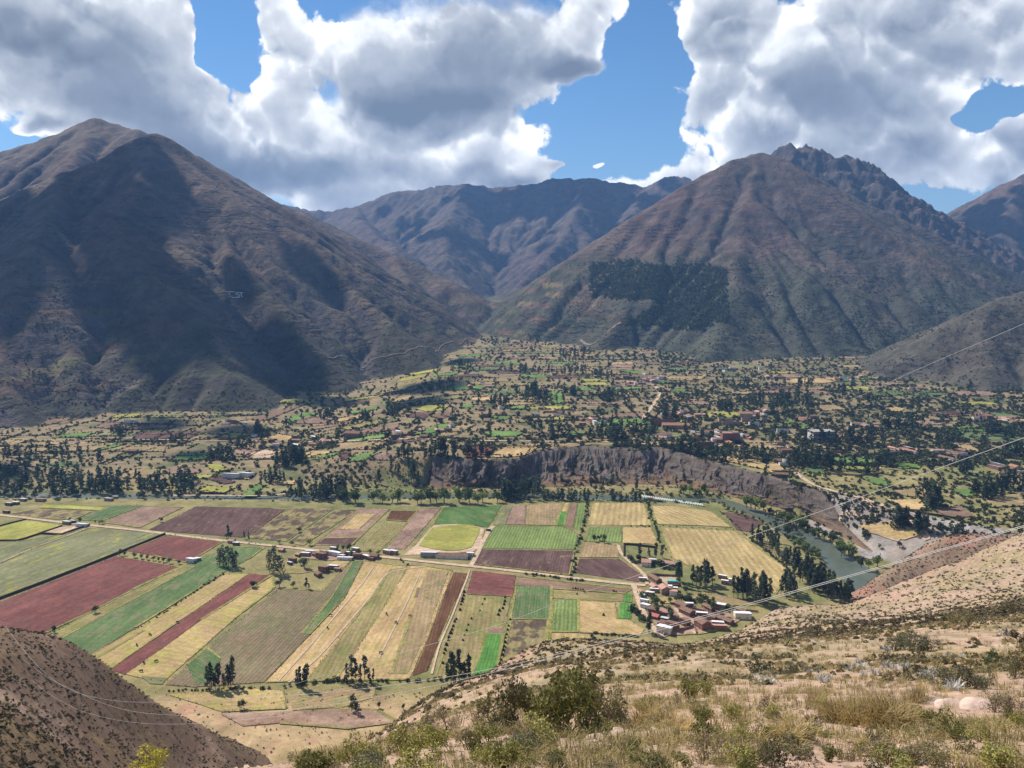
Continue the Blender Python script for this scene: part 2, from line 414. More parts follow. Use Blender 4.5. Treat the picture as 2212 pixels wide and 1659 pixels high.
# ------------------------------------------------------------------ object helpers
def link(o, parent=None):
    COL.objects.link(o)
    if parent is not None: o.parent = parent
    return o
def tag(o, label=None, cat=None, group=None, kind=None):
    if label: o['label'] = label
    if cat: o['category'] = cat
    if group: o['group'] = group
    if kind: o['kind'] = kind
    return o
def mesh_np(name, V, F, mats=(), smooth=False, fm=None):
    """V (n,3) array, F (m,k) array of equal-sized faces"""
    me = bpy.data.meshes.new(name); V = np.ascontiguousarray(V, np.float32); F = np.ascontiguousarray(F, np.int32)
    k = F.shape[1]
    me.vertices.add(len(V)); me.vertices.foreach_set('co', V.ravel())
    me.loops.add(F.size); me.loops.foreach_set('vertex_index', F.ravel())
    me.polygons.add(len(F)); me.polygons.foreach_set('loop_start', np.arange(0, F.size, k, dtype=np.int32))
    try: me.polygons.foreach_set('loop_total', np.full(len(F), k, np.int32))
    except Exception: pass
    for m in mats: me.materials.append(m)
    if fm is not None: me.polygons.foreach_set('material_index', np.ascontiguousarray(fm, np.int32))
    me.polygons.foreach_set('use_smooth', np.full(len(F), smooth, dtype=bool))
    me.update(calc_edges=True)
    return me
def vcol(me, arr, name='tint'):
    a = me.color_attributes.new(name, 'FLOAT_COLOR', 'POINT')
    c = np.ones((len(me.vertices), 4), np.float32); c[:, :arr.shape[1]] = arr
    a.data.foreach_set('color', c.ravel())
def obj(name, me, parent=None, loc=None, rz=0.0):
    o = bpy.data.objects.new(name, me); link(o, parent)
    if loc is not None: o.location = loc
    o.rotation_euler = (0, 0, rz)
    return o
def empty(name, loc=(0, 0, 0), rz=0.0):
    o = bpy.data.objects.new(name, None); o.empty_display_size = 0.3; link(o); o.location = loc; o.rotation_euler = (0, 0, rz); return o
def grid_faces(nr, nc):
    i = np.arange(nr * nc).reshape(nr, nc)
    return np.stack([i[:-1, :-1], i[:-1, 1:], i[1:, 1:], i[1:, :-1]], -1).reshape(-1, 4)


# ------------------------------------------------------------------ materials
def mat(name, rough=0.9, spec=0.2):
    m = bpy.data.materials.new(name); m.use_nodes = True
    nt = m.node_tree; b = nt.nodes['Principled BSDF']
    b.inputs['Roughness'].default_value = rough
    b.inputs['Specular IOR Level'].default_value = spec
    return m, nt, b
def setc(nt, b, c):
    if isinstance(c, N): nt.links.new(c.s, b.inputs['Base Color'])
    else: b.inputs['Base Color'].default_value = (*c, 1)
def bump(nt, b, h, strength=0.5, dist=1.0):
    n = nt.nodes.new('ShaderNodeBump'); n.inputs['Strength'].default_value = strength; n.inputs['Distance'].default_value = dist
    nt.links.new(h.s, n.inputs['Height']); nt.links.new(n.outputs[0], b.inputs['Normal'])
def geo_pos(nt):
    return N(nt, nt.nodes.new('ShaderNodeNewGeometry').outputs['Position'])
def tcoord(nt, w='Object'):
    return N(nt, nt.nodes.new('ShaderNodeTexCoord').outputs[w])
def attr(nt, name='tint'):
    n = nt.nodes.new('ShaderNodeAttribute'); n.attribute_name = name; return N(nt, n.outputs['Color'])
def orand(nt):
    return N(nt, nt.nodes.new('ShaderNodeObjectInfo').outputs['Random'])
def plain(name, c, rough=0.85, spec=0.2, var=0.15, scale=1.0):
    m, nt, b = mat(name, rough, spec)
    f = noise(nt, tcoord(nt), scale, 5, 0.6)
    c2 = tuple(x * (1 - var * 2) for x in c); c3 = tuple(min(1, x * (1 + var)) for x in c)
    setc(nt, b, mixc(nt, f.step(0.3, 0.7), c2, c3)); return m


def tint_mat(name, s1, s2, bs, amt=0.5, terr=0.0, dist=1.0):
    """surface whose real colour comes from the 'tint' attribute, with grain and relief"""
    m, nt, b = mat(name, 0.95, 0.1)
    p = geo_pos(nt); f = noise(nt, p, s1, 6, 0.62); g = noise(nt, p, s2, 4, 0.6)
    c = attr(nt)
    v = (f.lin(0.25, 0.75, 1 - amt, 1 + amt)) * (g.lin(0.25, 0.75, 1 - amt * .6, 1 + amt * .6))
    hgt = f * 0.7 + g * 0.3
    if terr > 0:
        # old field terraces: scrubby risers follow the contour
        sp_ = nt.nodes.new('ShaderNodeSeparateXYZ'); nt.links.new(p.s, sp_.inputs[0]); z = N(nt, sp_.outputs[2])
        w = ((z + noise(nt, p, 0.006, 4, 0.6) * 90.0 + f * 16.0) * (2 * math.pi / 17.0)).sin().step(0.25, 0.85)
        mk = noise(nt, p, 0.0035, 3, 0.55).step(0.46, 0.62) * noise(nt, p, 0.012, 4, 0.65).step(0.42, 0.58) * (1.0 - z.step(250.0, 520.0))
        fl = noise(nt, p, 0.0075, 6, 0.68)
        v = v * (1.0 - w * mk * terr) * fl.lin(0.3, 0.7, 0.72, 1.24); hgt = hgt - w * mk * 0.5 + fl * 0.8
    c = vmath(nt, 'MULTIPLY', c, v)
    setc(nt, b, c)
    bump(nt, b, hgt, bs, dist)
    return m


# ------------------------------------------------------------------ terrain sheet
MT_NAME = {0: 'valley_ground', 1: 'mountain', 2: 'mountain', 3: 'mountain', 4: 'mountain', 5: 'mountain', 6: 'mountain', 7: 'mountain', 8: 'hill'}
MT_LABEL = {1: 'steep bare brown mountain with gullies and white letters on its flank', 2: 'rounded brown summit rising behind the gullied mountain',
            3: 'long terraced spur running down to the narrow gorge', 4: 'far dark mountain range closing the gorge', 5: 'pyramid shaped mountain with a dark tree plantation on its flank',
            6: 'dark craggy rock mountain behind the pyramid shaped one', 7: 'distant blue slope beyond the side valley', 8: 'low rounded scrub hill where the side valley opens'}


def build_terrain():
    nc, nr = 660, 800
    A = np.linspace(-0.80, 0.80, nc); Yv = np.geomspace(330, 9000, nr)
    AA, YY = np.meshgrid(A, Yv); X = AA * YY
    fz = floor_z(X, YY); mz = mount_z(X, YY)
    Z = np.maximum(fz, mz)
    # height of mountains near their foot eases into the floor
    ID = MID[np.clip(((YY - GY[0]) / CELL).round().astype(int), 0, len(GY) - 1), np.clip(((X - GX[0]) / CELL).round().astype(int), 0, len(GX) - 1)]
    ID = np.where(mz > fz, ID, 0)
    # real ground colours
    gx = np.gradient(Z, axis=1) / np.gradient(X, axis=1); gy = np.gradient(Z, axis=0) / np.gradient(YY, axis=0)
    slope = np.hypot(gx, gy); hgt = Z + 225
    n1 = fbm(X / 260, YY / 260, 4); n2 = fbm(X / 70 + 5, YY / 70, 4); n3 = fbm(X / 900 + 3, YY / 900, 3); n4 = fbm(X / 25, YY / 25, 3)
    dry = np.array([.150, .112, .080]); red = np.array([.135, .088, .074]); scrub = np.array([.046, .056, .034]); rock = np.array([.092, .078, .074]); tan = np.array([.24, .165, .085]); pale = np.array([.165, .135, .125])
    def mixa(c, d, k): return c * (1 - k[..., None]) + d * k[..., None]
    c = np.broadcast_to(dry, X.shape + (3,)).copy()
    c = mixa(c, red, sstep(n3 * 1.5 + 0.4 + n2 * .4))
    c = mixa(c, tan, sstep(n1 * 1.6 + n2 * .8 - .25) * .65 * sstep((hgt - 250) / 300))
    lowgreen = sstep((430 - hgt) / 500 + n1 * .9 + n2 * .5)
    c = mixa(c, scrub, lowgreen * .75)
    c = mixa(c, scrub * .8, sstep(n2 * 3 + n4 * 1.2 - .55) * .7)
    c = mixa(c, rock, sstep((slope - .75) * 3 + n2 * .6))
    c = mixa(c, pale, sstep(n1 * 2.2 - n2 - .5) * sstep((220 - hgt) / 150) * (ID == 1) * .7)
    c = np.where((ID == 5)[..., None], mixa(c, np.array([.068, .080, .050]), sstep((520 - hgt) / 420 + n1 * .7 + n2 * .4) * .62), c)
    c = np.where((ID == 8)[..., None], mixa(c, np.array([.115, .105, .075]), np.full(X.shape, .6)), c)
    six = (ID == 6) | (ID == 4)
    c = np.where(six[..., None], mixa(c, rock * .85, sstep(n2 * 1.5 + .35) * .7), c)
    # small hillside plots, elongated along the contour
    wob = fbm(X / 300, YY / 300, 2) * 30
    pq = np.floor((Z + wob * .3) / 17.0); pu = np.floor((X + pq * 37 + wob) / 62.0)
    hsh = np.modf(np.abs(np.sin(pq * 12.9898 + pu * 78.233) * 43758.5453))[0]
    hs2 = np.modf(np.abs(np.sin(pq * 39.346 + pu * 11.135) * 24634.6345))[0]
    plots = (hsh > .62) * sstep((300 - hgt) / 120 + n1 * .8) * sstep(n3 * 2 + .6) * ((ID == 1) | (ID == 3) | (ID == 5)) * sstep(hgt / 30)
    pc = np.stack([np.interp(hs2, [0, .4, .7, 1], [.20, .15, .27, .10]), np.interp(hs2, [0, .4, .7, 1], [.12, .085, .20, .115]), np.interp(hs2, [0, .4, .7, 1], [.08, .062, .10, .05])], -1)
    c = mixa(c, pc, plots * .75)
    # forest plantation ground on the pyramid mountain and valley scrub
    vg = np.array([.245, .205, .090]); vg2 = np.array([.155, .160, .060]); vr = np.array([.30, .215, .13])
    cv = np.broadcast_to(vg, c.shape).copy(); cv = mixa(cv, vg2, sstep(n2 * 1.6 + n1 + .35)); cv = mixa(cv, vr, sstep(n4 * 1.2 + n2 - .25) * .8)
    fy = sstep((YY - 1010) / 60); dk = np.broadcast_to(np.array([.235, .18, .10]), c.shape).copy(); dk = mixa(dk, np.array([.105, .112, .048]), sstep(n2 * 1.8 + n4 * .8 + .15)); dk = mixa(dk, np.array([.24, .17, .105]), sstep(n4 * 1.6 + n1 - .45) * .7)
    dk = mixa(dk, np.array([.10, .105, .048]), sstep((X - 150) / 300) * sstep(n2 * 1.5 + n1 + .5) * .6); cv = mixa(cv, dk, fy); cv = mixa(cv, np.broadcast_to(scrub, c.shape), sstep((YY - 2750) / 300) * .8)
    ny = sstep((492 - YY) / 25); sd = np.broadcast_to(np.array([.37, .265, .145]), c.shape).copy(); sd = mixa(sd, np.array([.33, .185, .125]), sstep(n4 * 1.3 + n2 * 1.2 + .05)); sd = mixa(sd, np.array([.26, .20, .085]), sstep(n2 * 2 - n4 - .2) * .7)
    cv = mixa(cv, sd, ny)
    yt_ = np.interp(X, TX, TY); yb_ = np.interp(X, BX, BY); qz = sstep((X - 350) / 14) * sstep((455 - X) / 30) * sstep((YY - yb_ + 6) / 8) * sstep((yt_ + 10 + 8 * n4 - YY) / 10)
    gr = np.broadcast_to(np.array([.30, .262, .24]), c.shape).copy(); gr = mixa(gr, np.array([.20, .17, .155]), sstep(n4 * 2 + n2 * 1.5)); gr = mixa(gr, np.array([.36, .29, .21]), sstep(n4 * 2 - n2 - .1)); cv = mixa(cv, gr, qz * .9)
    c = np.where((ID == 0)[..., None], cv, c)
    c = np.where((ID > 0)[..., None], c * np.array([.80, .80, .84]), c)
    c = np.clip(c, .01, .8)
    V = np.stack([X, YY, Z], -1).reshape(-1, 3); F = grid_faces(nr, nc)
    Cc = c.reshape(-1, 3); fid = np.maximum.reduce([ID.reshape(-1)[F[:, i]] for i in range(4)])
    mm = tint_mat('mountain_scrub', 0.022, 0.11, 1.0, 0.42, terr=0.34, dist=11.0); mv = tint_mat('valley_soil', 0.06, 0.35, 0.5, 0.35, dist=1.0)
    for k in range(9):
        Fk = F[fid == k]
        if len(Fk) == 0: continue
        used, inv = np.unique(Fk, return_inverse=True)
        me = mesh_np(MT_NAME[k], V[used], inv.reshape(Fk.shape), [mv if k == 0 else mm], True)
        vcol(me, Cc[used])
        o = obj(MT_NAME[k], me)
        tag(o, MT_LABEL.get(k), None, None, 'structure')
build_terrain()
# base sheet out to the horizon
gme = mesh_np('ground', np.array([(-14900, -14900, -330), (14900, -14900, -330), (14900, 14900, -330), (-14900, 14900, -330)]), np.array([(0, 1, 2, 3)]), [plain('far_ground', (.16, .13, .08), var=.2, scale=.002)])
tag(obj('ground', gme), kind='structure')


# ------------------------------------------------------------------ the near hillside and the knoll (thin-plate surfaces through surveyed points)
def tps_fit(pts, ky=0.55, lam=1e-3):
    P = np.array(pts, float); a = P[:, 0] / P[:, 1]; q = np.stack([a, ky * np.log(P[:, 1])], 1); s = P[:, 2] / P[:, 1]
    n = len(P); r = np.linalg.norm(q[:, None] - q[None], axis=2); K = np.where(r > 0, r * r * np.log(r + 1e-12), 0) + lam * np.eye(n)
    A = np.zeros((n + 3, n + 3)); A[:n, :n] = K; A[:n, n] = 1; A[:n, n + 1:] = q; A[n, :n] = 1; A[n + 1:, :n] = q.T
    w = np.linalg.solve(A, np.concatenate([s, np.zeros(3)]))
    def f(x, y):
        x = np.asarray(x, float); y = np.asarray(y, float); sh = x.shape
        qq = np.stack([(x / y).ravel(), ky * np.log(y).ravel()], 1); o = np.full(len(qq), w[n])
        o += qq @ w[n + 1:]
        for i in range(n):
            d2 = ((qq - q[i]) ** 2).sum(1); o += w[i] * 0.5 * d2 * np.log(d2 + 1e-18)
        return (o.reshape(sh)) * y
    return f


NEAR = [at(*p) for p in [
    # near rim
    (-100, 1740, 5.0), (300, 1740, 4.6), (750, 1740, 4.3), (1300, 1740, 4.2), (1800, 1740, 4.3), (2400, 1720, 4.8),
    (-100, 1760, 8), (150, 1715, 8), (330, 1690, 9), (520, 1665, 10), (700, 1632, 12), (850, 1608, 13), (1000, 1600, 9.5), (1300, 1600, 8.5), (1700, 1600, 8.2), (2100, 1590, 8.5), (2400, 1580, 9),
    (1000, 1565, 16), (1200, 1545, 16), (1450, 1530, 16), (1750, 1510, 17), (2050, 1490, 18), (2400, 1465, 19),
    (930, 1555, 34), (1050, 1520, 40), (1250, 1480, 42), (1500, 1455, 44), (1800, 1430, 48), (2100, 1400, 52), (2400, 1370, 55),
    (860, 1570, 70), (900, 1535, 95), (1000, 1490, 110), (1150, 1455, 110), (1300, 1425, 110), (1500, 1405, 120), (1750, 1375, 130), (2000, 1340, 140), (2400, 1290, 150),
    (960, 1492, 170), (1050, 1458, 200), (1180, 1420, 230), (1300, 1392, 260), (1390, 1396, 255), (1480, 1402, 250), (1570, 1392, 260), (1650, 1355, 280), (1760, 1332, 310), (1150, 1440, 170), (1300, 1412, 180), (1500, 1404, 180), (1700, 1372, 190), (1900, 1352, 200), (1900, 1335, 300), (2050, 1290, 320), (2250, 1215, 360), (2450, 1150, 380),
    (1300, 1374, 380), (1390, 1386, 380), (1480, 1392, 380), (1560, 1390, 390), (1560, 1400, 330), (1500, 1400, 320), (1640, 1360, 340), (1720, 1338, 360), (1800, 1330, 370), (1620, 1356, 410), (1680, 1318, 420), (1760, 1316, 430), (1870, 1306, 440), (1960, 1266, 460), (2057, 1241, 480), (2158, 1195, 520), (2250, 1140, 540), (2450, 1070, 560),
    (1882, 1266, 640), (1880, 1290, 720), (1900, 1260, 720), (1906, 1242, 660), (1939, 1215, 680), (1993, 1186, 690), (2040, 1172, 690), (2108, 1178, 670), (2200, 1185, 640), (2400, 1140, 700),
]] + [(-80, 60, -60), (-60, 150, -125), (-40, 250, -190), (0, 330, -250), (25, 300, -165), (20, 270, -160), (75, 390, -215), (45, 350, -215), (95, 450, -262), (60, 440, -282), (130, 520, -290), (215, 520, -265), (280, 560, -272), (330, 610, -280), (395, 640, -275), (440, 790, -285), (560, 830, -285), (300, 720, -300), (200, 650, -300), (0, 600, -320), (-200, 500, -330), (700, 900, -290), (-30, 20, -22), (-25, 40, -40), (-12, 11, -8.6)]
near_s = tps_fit(NEAR)


def near_z(x, y, fine=True):
    z = near_s(x, y)
    if fine:
        k = np.clip(y / 40.0, 0, 1)
        z = z + fbm(x / 1.1, y / 1.1, 4, 0.5) * 0.09 * (1 - .5 * k) + fbm(x / 5, y / 5, 3) * 0.30 * np.clip(y / 14, .15, 1.0)
        z = z + k * (fbm(x / 22, y / 22, 4) * 0.9 * np.clip(y / 120, .25, 1.5) + (fbm(x / 70, y / 70, 3, ridged=True) - .45) * 2.6 * np.clip(y / 200, 0, 1.6))
    return z


KN = [at(*p) for p in [(-200, 1415, 200), (0, 1392, 235), (50, 1380, 260), (110, 1375, 285), (170, 1395, 305), (230, 1440, 320), (300, 1490, 335), (370, 1530, 350), (430, 1562, 362), (500, 1605, 378), (545, 1645, 388),
      (-200, 1560, 130), (0, 1560, 160), (150, 1560, 215), (300, 1600, 270), (420, 1650, 310), (-200, 1720, 95), (0, 1720, 115), (200, 1720, 160), (400, 1740, 230), (560, 1740, 300)]] + \
     [(-330, 380, -240), (-230, 420, -275), (-120, 460, -290), (-60, 440, -292), (-100, 380, -284), (-90, 300, -276), (-300, 330, -190), (-400, 300, -150), (-60, 330, -286), (-40, 200, -200), (-300, 500, -310), (-500, 420, -300)]
kn_s = tps_fit(KN)
def kn_z(x, y):
    return kn_s(x, y) + fbm(x / 30, y / 30, 4) * 2.2 + fbm(x / 7, y / 7, 3) * .6


def hill_cols(X, Y, Z, dark=False):
    n1 = fbm(X / 30, Y / 30, 4); n2 = fbm(X / 6, Y / 6, 4); n3 = fbm(X / 120 + 9, Y / 120, 3); n4 = fbm(X / 1.6, Y / 1.6, 3)
    def mixa(c, d, k): return c * (1 - k[..., None]) + d * k[..., None]
    soil = np.array([.37, .255, .185]); red = np.array([.30, .165, .115]); straw = np.array([.34, .26, .14]); green = np.array([.125, .118, .055]); pale = np.array([.47, .335, .255])
    c = np.broadcast_to(soil, X.shape + (3,)).copy()
    c = mixa(c, red, sstep(n3 * 2.2 + n1 * .6) * .7)
    far = sstep((Y - 14) / 30)
    c = mixa(c, straw, sstep(n1 * 1.8 + n2 * .6 + .45) * (.55 + .3 * far))
    c = mixa(c, green, sstep(n2 * 1.5 + n1 * 1.2 - .1 + .25 * far) * .6)
    c = mixa(c, pale, sstep(n4 * 1.4 + n2 - .3) * .6)
    n5 = fbm(X / 14 + 31, Y / 14, 4); n6 = fbm(X / 3.2 + 7, Y / 3.2 + Z / 3, 3)
    c = mixa(c, np.array([.27, .215, .15]), sstep(n5 * 1.6 + .35) * .55 * far); c = mixa(c, np.array([.17, .135, .085]), sstep(n5 * 1.3 + n6 * 1.5 - .25) * .6 * far); c = mixa(c, np.array([.46, .37, .29]), sstep(n6 * 2.4 - n5 - .55) * .6 * far)
    c = mixa(c, np.array([.185, .128, .088]), sstep((Y - 500) / 90) * (.55 + .35 * sstep(n1 * 2 + .4))); c = mixa(c, np.array([.33, .15, .105]), sstep(n3 * 2 + n2 * 1.4 - .35) * sstep((Y - 540) / 60) * .8)
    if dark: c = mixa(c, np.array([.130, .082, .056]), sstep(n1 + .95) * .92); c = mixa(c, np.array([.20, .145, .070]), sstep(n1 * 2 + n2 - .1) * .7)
    return c


def build_near():
    m = tint_mat('hillside_soil', 0.55, 5.0, 0.9, 0.38, dist=0.25)
    nr, nc = 620, 520
    A = np.linspace(-0.86, 0.86, nc); Yv = np.geomspace(3.2, 860, nr); AA, YY = np.meshgrid(A, Yv); X = AA * YY
    Z = near_z(X, YY)
    global NEARG
    NEARG = Z / YY
    keep = Z > floor_z(X, YY, False) - 14
    F = grid_faces(nr, nc); kf = np.logical_or.reduce([keep.ravel()[F[:, i]] for i in range(4)])
    # leave the far left of the fan out: only the camera's own hillside
    used, inv = np.unique(F[kf], return_inverse=True)
    C = hill_cols(X, YY, Z).reshape(-1, 3)
    me = mesh_np('hillside', np.stack([X, YY, Z], -1).reshape(-1, 3)[used], inv.reshape(-1, 4), [m], True); vcol(me, C[used])
    tag(obj('hillside', me), 'dry scrub hillside falling away to the fields', None, None, 'structure')
    nr, nc = 300, 320
    A = np.linspace(-0.86, -0.10, nc); Yv = np.geomspace(85, 520, nr); AA, YY = np.meshgrid(A, Yv); X = AA * YY
    Z = kn_z(X, YY); keep = Z > -290
    F = grid_faces(nr, nc); kf = np.logical_or.reduce([keep.ravel()[F[:, i]] for i in range(4)])
    used, inv = np.unique(F[kf], return_inverse=True)
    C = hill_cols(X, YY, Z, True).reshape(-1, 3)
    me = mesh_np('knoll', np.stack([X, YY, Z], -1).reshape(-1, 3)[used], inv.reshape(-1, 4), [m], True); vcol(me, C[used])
    tag(obj('knoll', me), 'dark reddish knoll dotted with low scrub', None, None, 'structure')
build_near()
# ------------------------------------------------------------------ fields
def field_mat(name, c1, c2, c3=None, period=0.0, rowamt=0.0, rowc=None, big=0.03, patch=0.0):
    m, nt, b = mat(name, 0.95, 0.05)
    p = tcoord(nt); r = orand(nt)
    off = nt.nodes.new('ShaderNodeCombineXYZ'); nt.links.new((r * 500.0).s, off.inputs[0]); nt.links.new((r * 311.0).s, off.inputs[1])
    q = vmath(nt, 'ADD', p, N(nt, off.outputs[0]))
    mp = nt.nodes.new('ShaderNodeMapping'); mp.inputs['Scale'].default_value = (0.16, 1, 1); nt.links.new(q.s, mp.inputs['Vector'])
    st = N(nt, mp.outputs[0])                                  # stretched along the rows
    f = noise(nt, q, big, 5, 0.6); g = noise(nt, st, 0.16, 5, 0.65); h = noise(nt, q, 0.9, 4, 0.6); h2 = noise(nt, q, 0.25, 3, 0.6)
    c = mixc(nt, (f * 0.9 + g * 0.75 - 0.33).step(0.25, 0.75), c1, c2)
    if c3 is not None:
        pf = noise(nt, q, big * 1.7, 6, 0.65)
        c = mixc(nt, (pf * 0.8 + g * 0.4 - 0.1).step(0.50 - patch, 0.58 - patch * 0.6) * 0.85, c, c3)
    hh = h
    if period > 0:
        s = nt.nodes.new('ShaderNodeSeparateXYZ'); nt.links.new(q.s, s.inputs[0])
        yy = N(nt, s.outputs[1]) + noise(nt, q, 0.05, 2) * 1.2
        w = (yy * (2 * math.pi / period)).sin() * 0.5 + 0.5
        w = (w + (h - 0.5) * 1.1).step(0.25, 0.8)
        c = mixc(nt, w * rowamt, c, rowc if rowc is not None else tuple(x * 0.5 for x in c1))
        hh = h * 0.4 - w * 0.6
    v = h.lin(0.3, 0.7, 0.78, 1.20) * h2.lin(0.3, 0.7, 0.80, 1.18) * noise(nt, q, 0.014, 4, 0.65).lin(0.3, 0.7, 0.74, 1.24) * g.lin(0.3, 0.7, 0.84, 1.16)
    c = vmath(nt, 'MULTIPLY', c, v)
    setc(nt, b, c); bump(nt, b, hh, 0.6, 0.25)
    return m


FM = {
 'red': field_mat('red_tilled_soil', (.165, .064, .054), (.215, .088, .072), (.155, .075, .062), period=2.6, rowamt=.20, rowc=(.13, .045, .038)),
 'purple': field_mat('dark_tilled_soil', (.105, .060, .052), (.145, .088, .074), (.24, .17, .10), period=2.8, rowamt=.25, patch=-0.09),
 'brown': field_mat('brown_soil', (.20, .128, .088), (.25, .165, .112), period=3.0, rowamt=.2),
 'umber': field_mat('umber_soil', (.105, .050, .028), (.165, .085, .045), period=2.5, rowamt=.3),
 'straw': field_mat('straw_stubble', (.42, .285, .140), (.49, .355, .180), (.36, .28, .11), period=4.2, rowamt=.22, rowc=(.33, .22, .11)),
 'strawline': field_mat('cut_straw_rows', (.40, .29, .14), (.45, .33, .16), None, period=6.5, rowamt=.55, rowc=(.27, .225, .085)),
 'yellow': field_mat('yellow_straw', (.40, .30, .125), (.37, .255, .14), (.33, .295, .085), period=5, rowamt=.15),
 'tan': field_mat('tan_fallow', (.31, .225, .115), (.36, .25, .15), (.22, .205, .085), period=3.6, rowamt=.2),
 'olive': field_mat('olive_fallow', (.25, .215, .085), (.31, .235, .12), (.19, .20, .065), period=3.6, rowamt=.2),
 'pink': field_mat('pinkish_tilled', (.27, .175, .125), (.32, .22, .16), (.20, .13, .10), period=3.0, rowamt=.2),
 'pasture': field_mat('grey_green_pasture', (.175, .180, .092), (.22, .21, .11), (.29, .285, .06), big=.022, patch=-.05),
 'lime': field_mat('yellow_green_grass', (.31, .295, .070), (.36, .33, .095), (.24, .25, .065)),
 'emerald': field_mat('emerald_crop', (.082, .205, .045), (.11, .24, .055), period=2.4, rowamt=.2),
 'bright': field_mat('bright_green_crop', (.125, .205, .055), (.165, .245, .075), period=2.4, rowamt=.2),
 'green': field_mat('green_crop', (.105, .165, .062), (.14, .185, .078), (.20, .175, .10), period=2.4, rowamt=.45, rowc=(.075, .12, .042)),
 'corn': field_mat('maize_rows', (.115, .19, .055), (.14, .20, .06), None, period=3.3, rowamt=.6, rowc=(.26, .26, .10)),
 'cornd': field_mat('dense_crop', (.075, .145, .045), (.10, .17, .055), (.15, .18, .06), period=2.6, rowamt=.4, rowc=(.05, .095, .03)),
 'rows': field_mat('potato_rows', (.155, .165, .072), (.19, .125, .085), None, period=3.0, rowamt=.62, rowc=(.245, .175, .115), big=.018),
 'burnt': field_mat('burnt_stubble', (.30, .235, .115), (.26, .225, .09), (.07, .046, .046), period=5, rowamt=.2, big=.035, patch=.05),
 'yard': field_mat('reddish_yard_dirt', (.30, .19, .135), (.37, .255, .185), (.24, .15, .105)),
 'dirt': field_mat('trodden_dirt', (.44, .315, .215), (.50, .37, .26)),
 'grey': field_mat('grey_gravel', (.30, .265, .245), (.38, .345, .32), (.22, .19, .18)),
}


def rough_edge(P, amp, step=5.0):
    out = []
    for i in range(len(P)):
        a, b = P[i], P[(i + 1) % len(P)]; L = np.hypot(*(b - a)); n = max(1, int(L / step)); t = np.arange(n) / n; q = a + (b - a) * t[:, None]; nrm = np.array((-(b - a)[1], (b - a)[0])) / (L + 1e-9)
        k = np.sin(np.pi * t) ** .3 if n > 1 else np.zeros(1); w = fbm(q[:, 0] / 16 + 3, q[:, 1] / 16, 3) * amp * 2.2 + fbm(q[:, 0] / 4, q[:, 1] / 4, 2) * amp
        out.append(q + nrm * (w * k)[:, None])
    return np.concatenate(out)


def poly_obj(name, pts, z, m, rowdir=None, rough=0.55):
    P = np.array(pts, float); c = P.mean(0); P0 = P
    d = (P0[1] - P0[0]) if rowdir is None else np.array(rowdir, float)
    a = math.atan2(d[1], d[0]); ca, sa = math.cos(-a), math.sin(-a)
    if rough > 0: P = rough_edge(P, rough)
    Q = P - c; Q = np.stack([Q[:, 0] * ca - Q[:, 1] * sa, Q[:, 0] * sa + Q[:, 1] * ca], 1)
    bm = bmesh.new(); f = bm.faces.new([bm.verts.new((x, y, 0)) for x, y in Q])
    bm.normal_update()
    if f.normal.z < 0: f.normal_flip()
    bmesh.ops.triangulate(bm, faces=bm.faces[:])
    me = bpy.data.meshes.new(name); bm.to_mesh(me); bm.free(); me.materials.append(m)
    return obj(name, me, None, (c[0], c[1], z), a)


